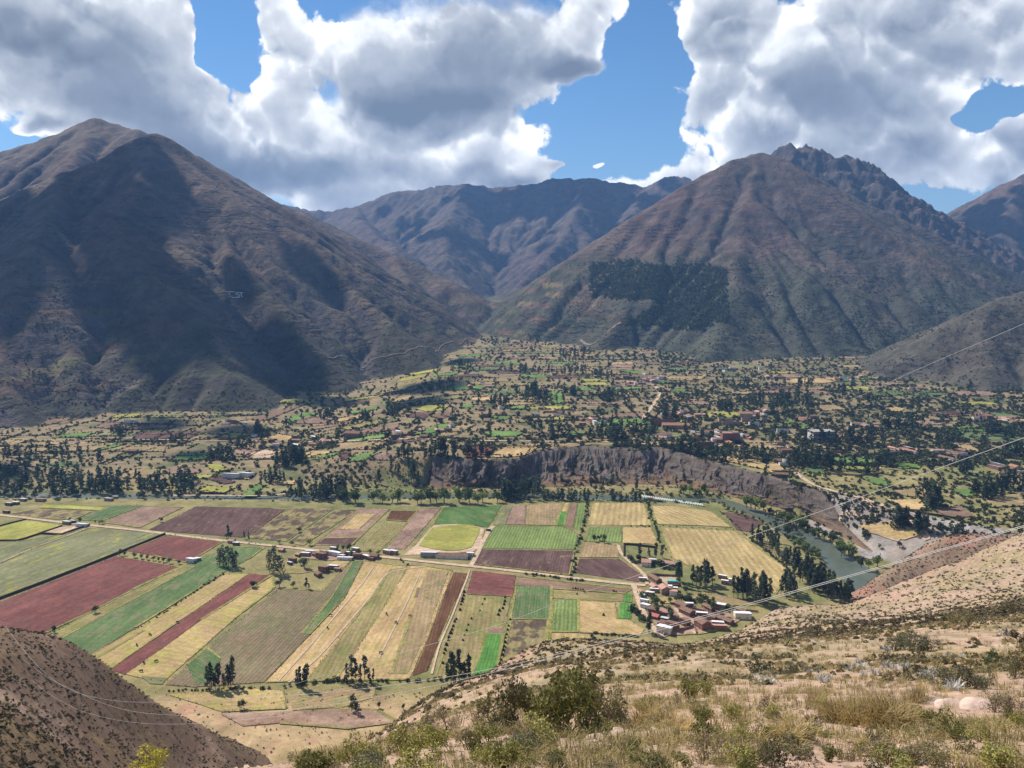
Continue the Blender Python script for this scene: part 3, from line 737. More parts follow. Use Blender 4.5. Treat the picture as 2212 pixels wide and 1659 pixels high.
S6 = lambda x, y: L3(x, y + 1211)
S7 = lambda x, y: M4(x, y + 1211)
VZ0 = lambda x, y: ((1480 + x / 5.53) * .8848, (1370 + y / 5.53) * .8848)
HZ0 = lambda x, y: ((640 + x / 6.9125) * .8848, (1300 + y / 6.9125) * .8848)
FIELDS = [
 # conv, type, label, row edge, points
 (L3, 'red', 'large red ploughed field beside the dark boundary wall', (0, 1), [(-60, 1420), (745, 1103), (1145, 1172), (560, 1470), (230, 1625), (-60, 1790)]),
 (L3, 'red', 'smaller red ploughed field between the wall and the main road', (1, 0), [(815, 1066), (1065, 970), (1428, 1010), (1205, 1143), (985, 1098)]),
 (L3, 'pasture', 'wide grey green pasture with yellow flower patches', (0, 1), [(-60, 1388), (735, 1084), (1045, 957), (590, 921), (400, 985), (160, 1072), (100, 1112), (-60, 1172)]),
 (L3, 'pasture', 'pasture strip between the footpath and the walled yellow meadow', (0, 1), [(-60, 1160), (95, 1102), (155, 1062), (400, 976), (570, 920), (400, 962), (120, 1007), (-60, 1012)]),
 (L3, 'lime', 'yellow green meadow enclosed by dark walls', (0, 1), [(-60, 928), (170, 870), (398, 905), (250, 955), (120, 997), (-60, 998)]),
 (L3, 'dirt', 'small bare yard beside the walled yellow meadow', (0, 1), [(280, 948), (398, 912), (555, 902), (395, 957)]),
 (L3, 'green', 'long green crop field running beside the big red field', (0, 4), [(1490, 1040), (1698, 1047), (1600, 1120), (1430, 1212), (870, 1560), (560, 1760), (200, 1690), (290, 1625), (860, 1312), (1205, 1152)]),
 (S6, 'yellow', 'yellow straw strip beside the hedge of dark bushes', (0, 5), [(1450, 8), (1598, 6), (1140, 318), (716, 612), (560, 560), (885, 352)]),
 (S6, 'red', 'narrow red ploughed strip between two straw strips', (0, 1), [(1606, 6), (1145, 322), (716, 620), (806, 655), (1290, 302), (1745, 14)]),
 (S6, 'yellow', 'straw strip between the narrow red strip and the potato rows', (5, 3), [(1755, 18), (1765, 92), (1560, 250), (1050, 700), (880, 668), (812, 650), (1295, 303)]),
 (L3, 'rows', 'large field of green and brown potato rows', (8, 0), [(1785, 1310), (2075, 1325), (2190, 1195), (2262, 1132), (2338, 1132), (2215, 1378), (1700, 1912), (1250, 1945), (1062, 1928)]),
 (M4, 'straw', 'broad straw stubble field with pale wheel tracks', (0, 8), [(156, 1132), (420, 1167), (560, 1167), (724, 1195), (648, 1400), (556, 1651), (440, 1895), (-220, 1905), (-478, 1913), (32, 1375)]),
 (M4, 'umber', 'narrow dark brown strip beside the straw stubble', (0, 4), [(730, 1205), (822, 1212), (740, 1400), (636, 1651), (560, 1840), (468, 1872), (560, 1651), (655, 1400)]),
 (M4, 'red', 'small square of dark red soil south of the main road', (0, 1), [(852, 1196), (1134, 1226), (1110, 1362), (812, 1345)]),
 (M4, 'olive', 'fallow field holding rows of small dark stooks', (0, 5), [(808, 1350), (1100, 1368), (1062, 1560), (1050, 1600), (1010, 1831), (690, 1895), (612, 1893), (690, 1651), (780, 1400)]),
 (S7, 'emerald', 'bright emerald green crop plot near the hill foot', (0, 4), [(945, 390), (1050, 395), (1008, 622), (930, 690), (840, 720), (890, 560)]),
 (M4, 'pink', 'small pink tilled patch above the emerald plot', (0, 1), [(960, 1566), (1054, 1566), (1050, 1598), (948, 1598)]),
 (M4, 'green', 'green crop square below the brown strip', (0, 3), [(1132, 1292), (1362, 1297), (1352, 1508), (1098, 1505)]),
 (S7, 'burnt', 'patchy yellow and tan plot below the green square', (0, 3), [(1098, 300), (1340, 302), (1318, 582), (1020, 645), (1060, 470)]),
 (M4, 'lime', 'thin yellow grass strip dividing two plots', (0, 3), [(1360, 1385), (1372, 1385), (1335, 1780), (1322, 1786)]),
 (M4, 'corn', 'small plot of green and tan crop rows', (0, 3), [(1378, 1382), (1533, 1382), (1533, 1588), (1358, 1588)]),
 (S7, 'strawline', 'plot of cut straw rows below the green rows', (0, 3), [(1352, 384), (1612, 394), (1612, 470), (1335, 550)]),
 (M4, 'straw', 'pale straw plot beside the village lane', (0, 4), [(1542, 1386), (1762, 1400), (1782, 1508), (1850, 1510), (1955, 1572), (1930, 1612), (1538, 1592)]),
 (M4, 'emerald', 'bright green plot beside the village lane', (0, 3), [(1800, 1402), (1874, 1406), (1870, 1506), (1786, 1506)]),
 (M4, 'emerald', 'small bright green plot next to the road junction', (0, 3), [(1832, 1342), (1875, 1346), (1872, 1399), (1829, 1396)]),
 (M4, 'brown', 'bare brown strip along the south side of the main road', (0, 1), [(1142, 1232), (1885, 1314), (1832, 1342), (1362, 1310), (1134, 1288)]),
 (M4, 'olive', 'thin fallow strip below the bare brown strip', (0, 1), [(1368, 1316), (1824, 1346), (1820, 1394), (1540, 1380), (1368, 1374)]),
 (M4, 'purple', 'wide dark purple ploughed field north of the main road', (1, 2), [(902, 1058), (1508, 1068), (1474, 1222), (866, 1154), (874, 1120)]),
 (M4, 'corn', 'maize field with clear green rows beside the sports ground', (0, 5), [(992, 908), (1430, 911), (1532, 956), (1512, 1058), (908, 1050), (944, 990)]),
 (M4, 'cornd', 'dense dark green crop above the sports ground', (0, 2), [(662, 788), (1042, 773), (950, 918), (760, 890), (595, 903)]),
 (M4, 'pasture', 'thin green margin beside the dense dark crop', (0, 3), [(1050, 777), (1110, 776), (1062, 898), (986, 900)]),
 (M4, 'pink', 'pink brown strip of fallow by the river trees', (0, 3), [(1113, 776), (1198, 772), (1188, 899), (1064, 898)]),
 (M4, 'tan', 'tan striped fallow above the maize', (0, 3), [(1202, 771), (1438, 757), (1386, 903), (1192, 900)]),
 (M4, 'straw', 'short straw strip at the river end', (0, 3), [(1441, 757), (1474, 759), (1460, 815), (1418, 815)]),
 (M4, 'emerald', 'short bright green strip above the maize', (0, 3), [(1417, 818), (1459, 818), (1438, 906), (1386, 906)]),
 (M4, 'brown', 'narrow brown strip above the maize', (0, 3), [(1477, 759), (1528, 761), (1500, 915), (1441, 907)]),
 (M4, 'corn', 'narrow green crop strip along the hedge lane', (0, 3), [(1532, 761), (1588, 757), (1552, 945), (1504, 918)]),
 (M4, 'strawline', 'large pale field with vertical straw rows', (0, 3), [(1628, 757), (1948, 757), (2006, 903), (1592, 900)]),
 (M4, 'corn', 'small green rows plot behind three round trees', (0, 3), [(1602, 915), (1812, 917), (1812, 1012), (1572, 1006)]),
 (M4, 'straw', 'straw plot beside the green rows', (0, 3), [(1818, 917), (1998, 917), (2056, 1035), (1990, 1022), (1818, 1016)]),
 (M4, 'tan', 'pale fallow plot in front of three round trees', (0, 3), [(1564, 1012), (1795, 1020), (1790, 1110), (1538, 1110)]),
 (M4, 'purple', 'dark purple triangle field beside the road junction', (1, 2), [(1540, 1118), (1798, 1118), (1972, 1242), (1915, 1266), (1512, 1208)]),
 (R5, 'strawline', 'pale stubble field inside the river bend', (0, 4), [(-185, 777), (0, 782), (200, 812), (330, 915), (100, 903), (-150, 895)]),
 (R5, 'purple', 'dark plot on the river bank inside the bend', (0, 2), [(275, 818), (430, 832), (540, 888), (440, 948), (360, 932)]),
 (R5, 'strawline', 'large striped stubble field inside the river bend', (0, 6), [(-118, 914), (352, 938), (500, 1050), (703, 1190), (618, 1345), (220, 1215), (0, 1140), (-55, 1110)]),
 (L3, 'lime', 'yellow green meadow strip by the river bank', (0, 1), [(285, 767), (688, 786), (640, 808), (252, 790)]),
 (L3, 'burnt', 'burnt dark stubble plot beside the yellow meadow strip', (0, 1), [(62, 832), (250, 797), (585, 815), (470, 868), (150, 848)]),
 (L3, 'green', 'green plot above the roadside houses', (0, 3), [(702, 777), (918, 775), (658, 874), (486, 868)]),
 (L3, 'pink', 'pink tan fallow field above the main road', (0, 3), [(924, 781), (1180, 787), (897, 917), (664, 884)]),
 (L3, 'purple', 'largest dark purple ploughed field above the main road', (1, 2), [(1262, 783), (1746, 792), (1556, 982), (955, 932)]),
 (L3, 'purple', 'purple strip next to the burnt plots', (0, 3), [(1752, 793), (1836, 801), (1618, 962), (1562, 982)]),
 (L3, 'burnt', 'patchy burnt and yellow plot', (0, 3), [(1864, 793), (2145, 797), (1838, 1008), (1594, 984)]),
 (L3, 'burnt', 'narrow burnt plot with dark streaks', (0, 3), [(2170, 801), (2298, 802), (1950, 1033), (1855, 1011)]),
 (M4, 'pink', 'pinkish fallow field with darker bands', (0, 3), [(122, 793), (318, 797), (65, 1038), (-165, 1030)]),
 (M4, 'umber', 'small square of dark brown soil above the fallow', (0, 3), [(334, 808), (496, 812), (432, 878), (296, 868)]),
 (M4, 'olive', 'olive fallow strip below the dark brown square', (0, 3), [(292, 876), (438, 886), (250, 1078), (125, 1066)]),
 (M4, 'pink', 'smooth brown strip beside the sports ground', (0, 3), [(512, 793), (655, 788), (420, 1056), (290, 1056)]),
 (M4, 'dirt', 'bare dirt apron around the sports ground', (0, 1), [(590, 907), (650, 897), (760, 895), (860, 905), (928, 926), (915, 990), (892, 1050), (850, 1075), (600, 1090), (415, 1096), (470, 1040)]),
 (S6, 'yellow', 'pale dry grass slope below the potato rows', (0, 1), [(1085, 782), (1600, 738), (1820, 752), (1838, 872), (1420, 890), (1300, 850)]),
 (S6, 'tan', 'rough dry grass at the foot of the fields', (0, 1), [(1870, 800), (2212, 735), (2420, 720), (2400, 800), (2212, 860), (1880, 880)]),
 (M4, 'olive', 'greenish band inside the straw stubble field', (0, 4), [(330, 1185), (440, 1172), (250, 1480), (60, 1780), (-30, 1895), (-215, 1900), (10, 1620), (180, 1400)]),
 (M4, 'brown', 'small brown patch inside the straw stubble field', (0, 3), [(500, 1305), (575, 1310), (555, 1372), (478, 1368)]),
 (M4, 'tan', 'pinkish band at the river side of the straw stubble', (0, 3), [(560, 1190), (700, 1200), (540, 1640), (430, 1860), (330, 1860), (450, 1500)]),
 (L3, 'green', 'green crop margin of the potato field', (0, 4), [(2268, 1136), (2332, 1136), (2212, 1372), (1990, 1605), (1940, 1600), (2130, 1370)]),
 (L3, 'green', 'green patch at the near end of the potato rows', (0, 3), [(1200, 1800), (1330, 1690), (1420, 1760), (1380, 1900), (1260, 1930)]),
 (L3, 'yellow', 'yellow strip at the near end of the straw field', (0, 3), [(880, 1568), (930, 1580), (620, 1760), (590, 1735)]),
 (L3, 'olive', 'dry brownish side of the long green field', (0, 3), [(1200, 1158), (1260, 1165), (330, 1665), (250, 1640)]),
 (M4, 'purple', 'dark band across the pinkish fallow field', (0, 1), [(-90, 985), (130, 980), (90, 1030), (-150, 1024)]),
 (M4, 'straw', 'pale straw patch in the purple and pink fallow', (0, 3), [(110, 830), (230, 830), (120, 930), (0, 930)]),
 (VZ0, 'yard', 'bare reddish ground between the village houses', (0, 1), [(640, 640), (960, 600), (1300, 625), (1560, 645), (1800, 800), (1640, 905), (1230, 990), (860, 1005), (760, 1040), (650, 900), (600, 740)]),
 (VZ0, 'yellow', 'yellow yard inside the upper village', (0, 1), [(680, 495), (1000, 490), (950, 570), (740, 575)]),
 (VZ0, 'tan', 'pale bare strip below the dark grove', (0, 1), [(1110, 420), (1500, 460), (1900, 545), (2050, 600), (1700, 600), (1350, 545), (1150, 500)]),
 (VZ0, 'dirt', 'walled bare dirt yard with the turquoise shed', (0, 1), [(700, 215), (945, 222), (985, 330), (720, 335)]),
 (HZ0, 'olive', 'dry lawn below the hamlet', (0, 1), [(380, 600), (560, 560), (880, 660), (640, 700), (420, 700)]),
 (HZ0, 'yard', 'bare reddish ground in the hamlet', (0, 1), [(560, 400), (800, 330), (1300, 330), (1700, 400), (1500, 440), (1180, 480), (900, 460), (640, 430)]),
 (HZ0, 'yellow', 'small yellow plot behind the hamlet shed', (0, 1), [(1080, 580), (1230, 480), (1480, 490), (1370, 600), (1280, 590)]),
 (S6, 'yard', 'red dirt bank below the dry grass slope', (0, 1), [(1420, 905), (1880, 890), (2150, 870), (2420, 880), (2560, 960), (2250, 1000), (1800, 965), (1560, 985)]),
 (S6, 'pasture', 'small green corner below the potato rows', (0, 1), [(905, 664), (1070, 672), (1045, 716), (962, 712)]),
]
FIELD_POLYS = []
for cv, ty, lab, (e0, e1), pts in FIELDS:
    P = [onz(*cv(*p)) for p in pts]
    FIELD_POLYS.append((P, ty))
    i = len(FIELD_POLYS)
    o = poly_obj('field', P, -269.72 + 0.010 * (i % 12) + (0.14 if len(FIELD_POLYS) > 60 else 0) + (0.15 if ty == 'emerald' else 0), FM[ty], (P[e1][0] - P[e0][0], P[e1][1] - P[e0][1]))
    tag(o, lab, None, None, 'structure')
# the sports pitch: rounded yellow grass on the dirt apron
pp = [onz(*M4(*p)) for p in ((598, 920), (680, 906), (760, 902), (840, 906), (902, 922), (880, 985), (842, 1048), (770, 1066), (700, 1070), (600, 1058), (508, 1036), (545, 980))]
o = poly_obj('sports_pitch', pp, -269.2, FM['lime'], (1, 0)); tag(o, 'rounded yellow green sports pitch ringed by a dirt track', None, None, 'structure')


def drape(x, y, up=0.0):
    return floor_z(x, y, False) + up


def ribbon(name, pts, width, m, label, up=0.35, step=12.0, zfn=None, kind='structure', jitter=0.15):
    """road or path: subdivided strip that follows the ground"""
    P = np.array(pts, float); seg = np.hypot(*np.diff(P, axis=0).T); s = np.concatenate([[0], np.cumsum(seg)])
    n = max(2, int(s[-1] / step)); t = np.linspace(0, s[-1], n + 1)
    x = np.interp(t, s, P[:, 0]); y = np.interp(t, s, P[:, 1])
    for _ in range(2):
        x[1:-1] = (x[:-2] + 2 * x[1:-1] + x[2:]) / 4; y[1:-1] = (y[:-2] + 2 * y[1:-1] + y[2:]) / 4
    dx = np.gradient(x); dy = np.gradient(y); l = np.hypot(dx, dy) + 1e-9; nx, ny = -dy / l, dx / l
    wv = width / 2 * (1 + jitter * fbm(t / 23.0, t * 0 + 3.3 + width, 3))
    cols = np.linspace(-1, 1, 4); zfn = zfn or (lambda a, b: drape(a, b))
    V = []
    for c in cols:
        px = x + nx * wv * c; py = y + ny * wv * c; V.append(np.stack([px, py, zfn(px, py) + up - 0.05 * abs(c)], 1))
    V = np.stack(V, 1).reshape(-1, 3)
    me = mesh_np(name, V, grid_faces(n + 1, 4), [m], True)
    o = obj(name, me); tag(o, label, None, None, kind); return o


RM = plain('pale_dirt_road', (.50, .37, .26), .95, .05, .12, .25)
ROADS = [
 ('road', [onz(*L3(*p)) for p in ((-60, 832), (120, 850), (400, 886), (600, 906), (850, 932), (1060, 957), (1430, 1002), (1720, 1032), (2060, 1068), (2185, 1082), (2456, 1106), (2826, 1148), (3026, 1167), (3436, 1212), (3886, 1267), (4086, 1286), (4150, 1290))], 5.2, 'straight pale dirt road running between the fields'),
 ('road', [onz(*M4(*p)) for p in ((1888, 1288), (1905, 1340), (1925, 1395), (1960, 1500), (2010, 1560), (2070, 1625))], 5.0, 'dirt lane leading down through the village'),
 ('road', [onz(*M4(*p)) for p in ((840, 1166), (880, 1100), (890, 1070), (930, 990), (960, 930), (985, 910))], 4.5, 'short dirt track curving past the sports ground'),
 ('road', [onz(*M4(*p)) for p in ((1975, 1285), (1985, 1250), (1930, 1190), (1850, 1130), (1800, 1090), (1790, 1030))], 3.5, 'narrow lane beside the dark triangle field'),
 ('path', [onz(*VZ0(*p)) for p in ((930, 640), (1000, 740), (1080, 820), (1150, 880), (1210, 985))], 3.2, 'dirt lane between the village houses'),
 ('path', [onz(*L3(*p)) for p in ((-60, 1166), (95, 1108), (150, 1068), (280, 1025), (400, 982), (490, 950), (580, 915))], 1.7, 'pale footpath winding over the pasture'),
 ('path', [onz(*M4(*p)) for p in ((560, 1168), (540, 1182), (310, 1188), (180, 1385), (0, 1595), (-160, 1780), (-330, 1915))], 1.5, 'pale wheel track over the stubble field'),
 ('path', [onz(*M4(*p)) for p in ((215, 1172), (130, 1300), (0, 1450), (-200, 1690), (-300, 1800), (-400, 1912))], 1.3, 'second faint wheel track over the stubble field'),
 ('path', [onz(*M4(*p)) for p in ((835, 1190), (800, 1290), (690, 1560), (640, 1660), (590, 1860))], 1.6, 'straight track beside the dark brown strip'),
 ('path', [onz(*M4(*p)) for p in ((520, 1200), (440, 1380), (350, 1560), (250, 1760))], 1.2, 'faint tractor track in the middle of the stubble'),
]
for nm, P, w, lab in ROADS: ribbon(nm, P, w, RM, lab, 0.62)


def hp(cv, pts): return [hit(*cv(*p)) for p in pts]
ROADS2 = [
 ('road', hp(R5, [(640, 350), (690, 400), (688, 460), (720, 530), (765, 585), (850, 642), (1000, 690), (1180, 732), (1380, 802), (1530, 912), (1605, 965), (1590, 1000)]), 6.0, 'pale road sweeping along the top of the bluff'),
 ('road', hp(R5, [(1150, 726), (1215, 775), (1298, 832), (1270, 856), (1190, 866), (1010, 872), (960, 935)]), 5.0, 'hairpin quarry road below the bluff road'),
 ('path', hp(R5, [(1190, 866), (1195, 930), (1300, 970), (1410, 1005)]), 3.0, 'narrow quarry track on the dry terrace'),
 ('road', hp(R5, [(690, 400), (900, 404), (1100, 412), (1190, 440), (1262, 480), (1275, 540)]), 7.0, 'straight pale road past the unfinished concrete building'),
 ('road', hp(M4, [(-100, 365), (300, 352), (700, 356), (1200, 362), (1750, 368), (2212, 395), (2890, 398)]), 6.0, 'long valley road along the far terrace'),
 ('road', hp(M4, [(1945, 225), (1960, 195), (2000, 150), (2040, 90), (2060, 60), (2030, 10)]), 6.5, 'pale road climbing through the scattered houses'),
 ('path', hp(L3, [(360, 395), (560, 372), (850, 352), (1300, 358), (1760, 362), (2212, 352)]), 5.0, 'pale lane along the base of the gullied mountain'),
 ('path', hp(L3, [(-60, 560), (60, 530), (250, 517), (440, 538)]), 6.0, 'curving lane through the riverside groves'),
 ('path', hp(L3, [(1100, 712), (1400, 712), (1700, 716), (1850, 700)]), 4.0, 'pale track along the opposite river bank'),
]
for nm, P, w, lab in ROADS2: ribbon(nm, P, w, RM, lab, 0.9, 8.0)

# river
def build_river():
    C = RIV_C; seg = np.hypot(*np.diff(C, axis=0).T); s = np.concatenate([[0], np.cumsum(seg)]); t = np.arange(0, s[-1], 6.0)
    x = np.interp(t, s, C[:, 0]); y = np.interp(t, s, C[:, 1]); w = np.interp(t, s, RIV_W)
    for _ in range(6):
        x[1:-1] = (x[:-2] + 2 * x[1:-1] + x[2:]) / 4; y[1:-1] = (y[:-2] + 2 * y[1:-1] + y[2:]) / 4
    dx = np.gradient(x); dy = np.gradient(y); l = np.hypot(dx, dy); nx, ny = -dy / l, dx / l
    V = np.stack([np.stack([x + nx * (w + 4) * c, y + ny * (w + 4) * c, np.full_like(x, -272.6)], 1) for c in np.linspace(-1, 1, 7)], 1).reshape(-1, 3)
    m, nt, b = mat('river_water', 0.35, 0.35)
    p = geo_pos(nt); f = noise(nt, p, 0.05, 4, 0.6); g = noise(nt, p, 0.6, 5, 0.6)
    foam = (noise(nt, p, 0.11, 5, 0.7) * 0.7 + g * 0.4).step(0.66, 0.74)
    setc(nt, b, mixc(nt, foam * 0.4, mixc(nt, f.step(.3, .7), (.075, .095, .070), (.100, .118, .088)), (.55, .57, .53)))
    bump(nt, b, g, 0.25, 0.3)
    o = obj('river', mesh_np('river', V, grid_faces(len(x), 7), [m], True)); tag(o, 'grey green river bending around the fields', None, None, 'structure')
build_river()

# grassy verges along the plots: ragged strips and weeds
VM = field_mat('verge_grass', (.24, .225, .070), (.31, .265, .105), (.17, .185, .055), big=.05)
def verges():
    done = []; pts_ = []
    k = 0
    for P, ty in FIELD_POLYS:
        P = np.array(P)
        for i in range(len(P)):
            a, b = P[i], P[(i + 1) % len(P)]; L = np.hypot(*(b - a))
            if L < 18: continue
            m = (a + b) / 2
            if any(np.hypot(*(m - q)) < 6 for q in done): continue
            done.append(m); n = int(L / 1.6); t = RNGV.rand(n)[:, None]; pts_.append(a + (b - a) * t + RNGV.normal(0, .8, (n, 2)))
            if RNGV.rand() < .55:
                k += 1; w = RNGV.uniform(1.0, 2.6); ribbon('grass_verge', [a, a + (b - a) * .35, a + (b - a) * .7, b], w, VM, 'ragged grass verge between two plots', .58 + .004 * (k % 9), 6.0, jitter=.8)
    return np.concatenate(pts_)
RNGV = np.random.RandomState(21)
VERGE_PTS = verges()
# ------------------------------------------------------------------ vegetation prototypes
RNG = np.random.RandomState(11)
def leaf_mat(name, c1, c2, trans=0.25, var=0.35):
    m, nt, b = mat(name, 0.7, 0.25)
    r = orand(nt); p = geo_pos(nt); f = noise(nt, p, 0.35, 3, 0.6); g = noise(nt, p, 2.2, 2, 0.6)
    c = mixc(nt, (f * 0.8 + g * 0.5 + (r - 0.5) * 0.5 - 0.15).step(0.25, 0.75), c1, c2)
    c = vmath(nt, 'MULTIPLY', c, r.lin(0, 1, 1 - var, 1 + var))
    setc(nt, b, c)
    if trans > 0:
        t = nt.nodes.new('ShaderNodeBsdfTranslucent'); nt.links.new(c.s, t.inputs[0])
        mx = nt.nodes.new('ShaderNodeMixShader'); mx.inputs[0].default_value = trans
        nt.links.new(b.outputs[0], mx.inputs[1]); nt.links.new(t.outputs[0], mx.inputs[2])
        nt.links.new(mx.outputs[0], nt.nodes['Material Output'].inputs['Surface'])
    return m
LM_EUC = leaf_mat('eucalyptus_leaf', (.044, .064, .036), (.085, .108, .056))
LM_RND = leaf_mat('broad_leaf', (.042, .066, .024), (.085, .115, .036))
LM_WIL = leaf_mat('willow_leaf', (.10, .145, .032), (.17, .21, .050))
LM_DRK = leaf_mat('dark_bush_leaf', (.040, .054, .026), (.075, .090, .042))
LM_SCR = leaf_mat('scrub_leaf', (.13, .118, .055), (.20, .175, .085))
LM_DRY = leaf_mat('dry_scrub_leaf', (.17, .125, .08), (.27, .205, .125))
LM_YEL = leaf_mat('yellow_shrub_leaf', (.24, .24, .030), (.36, .33, .045))
LM_OLV = leaf_mat('olive_shrub_leaf', (.18, .18, .050), (.30, .275, .08))
LM_GRY = leaf_mat('silver_rosette_leaf', (.28, .27, .24), (.42, .40, .37), 0.1)
LM_GRS = leaf_mat('dry_grass_blade', (.36, .26, .105), (.50, .38, .17), 0.35, 0.2)
BARK = plain('pale_bark', (.22, .17, .125), .9, .1, .25, 2.0)
TWIG = plain('grey_twig', (.17, .125, .09), .9, .1, .25, 6.0)


def tris_cloud(C, size, rs, flat=0.0, up=0.0):
    """small leaf-clump triangles around centres C, random facing"""
    n = len(C)
    a = rs.normal(size=(n, 3)); a[:, 2] *= (1 - flat); a /= np.linalg.norm(a, axis=1)[:, None] + 1e-9
    b = rs.normal(size=(n, 3)); b[:, 2] += up; b -= (b * a).sum(1)[:, None] * a; b /= np.linalg.norm(b, axis=1)[:, None] + 1e-9
    s = size * rs.uniform(.6, 1.35, (n, 1))
    V = np.stack([C - a * s * .6 - b * s * .35, C + a * s * .6 - b * s * .3, C + b * s * .75 + a * s * rs.uniform(-.3, .3, (n, 1))], 1).reshape(-1, 3)
    return V, np.arange(3 * n).reshape(-1, 3)


def lobes(rs, centers, radii, n, squash=(1, 1, 1)):
    k = rs.choice(len(centers), n, p=np.array(radii) ** 2 / np.sum(np.array(radii) ** 2))
    d = rs.normal(size=(n, 3)); d /= np.linalg.norm(d, axis=1)[:, None]
    r = np.array(radii)[k][:, None] * rs.uniform(.45, 1.0, (n, 1)) ** .6
    return np.array(centers)[k] + d * r * np.array(squash)


def tube(P, R, n=6):
    P = np.array(P, float); V = []
    for i, p in enumerate(P):
        t = P[min(i + 1, len(P) - 1)] - P[max(i - 1, 0)]; t = t / (np.linalg.norm(t) + 1e-9)
        a = np.cross(t, (1, 0, 0) if abs(t[0]) < .9 else (0, 1, 0)); a /= np.linalg.norm(a); b = np.cross(t, a)
        th = np.linspace(0, 2 * np.pi, n, endpoint=False)
        V.append(p + R[i] * (np.cos(th)[:, None] * a + np.sin(th)[:, None] * b))
    V = np.concatenate(V); F = []
    for i in range(len(P) - 1):
        for j in range(n):
            F.append((i * n + j, i * n + (j + 1) % n, (i + 1) * n + (j + 1) % n, (i + 1) * n + j))
    return V, np.array(F)


def join(parts):
    Vs, Fs, o = [], [], 0
    for V, F in parts: Vs.append(V); Fs.append(F + o); o += len(V)
    return np.concatenate(Vs), np.concatenate(Fs)


def euc_shape(seed, n=330, h=1.0, spread=.115, low=.22):
    """unit-height eucalyptus: crown triangles and trunk"""
    rs = np.random.RandomState(seed); cs, rr = [], []
    m = rs.randint(9, 13); lean = rs.normal(0, .03, 2)
    for i in range(m):
        t = low + (1 - low) * (i + rs.uniform(.1, .9)) / m; r = spread * (1.15 - .75 * abs(t - .5) ** 1.2) * rs.uniform(.55, 1.1)
        a = rs.uniform(0, 6.28); off = rs.uniform(.1, 1.0) * spread * (1.05 - .6 * t)
        cs.append((math.cos(a) * off + lean[0] * t, math.sin(a) * off + lean[1] * t, min(t, .985 - r * .8))); rr.append(r * .62)
    cs.append((lean[0], lean[1], .95)); rr.append(.045)
    C = lobes(rs, cs, rr, n, (1, 1, 1.35))
    crown = tris_cloud(C, .052 * (330 / n) ** .45, rs, .2)
    tr = [tube([(0, 0, -.03), (lean[0] * .3, lean[1] * .3, .3), (lean[0] * .9, lean[1] * .9, .85)], (.016, .012, .004), 5)]
    for c in cs[2:-1:2]: tr.append(tube([(lean[0] * c[2] * .7, lean[1] * c[2] * .7, c[2] - .12), c], (.006, .002), 4))
    return crown, join(tr)
def round_shape(seed, n=380, squash=.8, stem=.22):
    rs = np.random.RandomState(seed); cs, rr = [], []
    for i in range(rs.randint(8, 12)):
        a = rs.uniform(0, 6.28); q = rs.uniform(0, .30); cs.append((math.cos(a) * q, math.sin(a) * q, stem + .16 + rs.uniform(0, .42))); rr.append(rs.uniform(.12, .22))
    C = lobes(rs, cs, rr, n, (1.1, 1.1, .85)); C[:, 2] = np.maximum(C[:, 2], stem * .6)
    C[:, 2] *= 1.0 / max(C[:, 2].max(), .1)
    tr = [tube([(0, 0, -.04), (.01, .02, stem), (.0, .0, .55)], (.035, .026, .008), 5)]
    for c in cs[:4]: tr.append(tube([(0, 0, stem), c], (.015, .004), 4))
    return tris_cloud(C, .085 * (380 / n) ** .45, rs, .15), join(tr)
def bush_shape(seed, n=90, zs=.75):
    rs = np.random.RandomState(seed); cs, rr = [], []
    for i in range(rs.randint(4, 7)):
        a = rs.uniform(0, 6.28); q = rs.uniform(0, .3); cs.append((math.cos(a) * q, math.sin(a) * q, rs.uniform(.12, .5) * zs)); rr.append(rs.uniform(.16, .30))
    C = lobes(rs, cs, rr, n, (1, 1, .9)); C[:, 2] = np.abs(C[:, 2])
    return tris_cloud(C, .15 * (90 / n) ** .45, rs, .1)


def protos(fn, seeds, lm, nm):
    out = []
    for s in seeds:
        (cv, cf), (tv, tf) = fn(s)
        out.append((mesh_np(nm + '_crown', cv, cf, [lm]), mesh_np(nm + '_trunk', tv, tf, [BARK])))
    return out
EUC = protos(euc_shape, range(1, 8), LM_EUC, 'eucalyptus')
EUCW = protos(lambda s: euc_shape(s, 420, spread=.20, low=.14), range(21, 25), LM_EUC, 'eucalyptus')
RND = protos(round_shape, range(31, 36), LM_RND, 'round_tree')
WIL = protos(round_shape, range(41, 45), LM_WIL, 'willow')
BSH_D = [mesh_np('bush', *bush_shape(s, 120), [LM_DRK]) for s in range(51, 56)]
BSH_G = [mesh_np('bush', *bush_shape(s, 120), [LM_RND]) for s in range(56, 60)]
BSH_W = [mesh_np('bush', *bush_shape(s, 120), [LM_WIL]) for s in range(60, 64)]
def one_mesh(fn, seeds, lm, nm):
    out = []
    for s in seeds:
        (cv, cf), (tv, tf) = fn(s); tt = np.concatenate([tf[:, [0, 1, 2]], tf[:, [0, 2, 3]]])
        V, F = join([(cv, cf), (tv, tt)]); fm = np.r_[np.zeros(len(cf), int), np.ones(len(tt), int)]
        out.append(mesh_np(nm, V, F, [lm, BARK], fm=fm))
    return out
EUC1 = one_mesh(lambda s: euc_shape(s, 150, spread=.13, low=.16), range(71, 77), LM_EUC, 'eucalyptus_tree')
RND1 = one_mesh(lambda s: round_shape(s, 150), range(81, 85), LM_RND, 'round_tree')


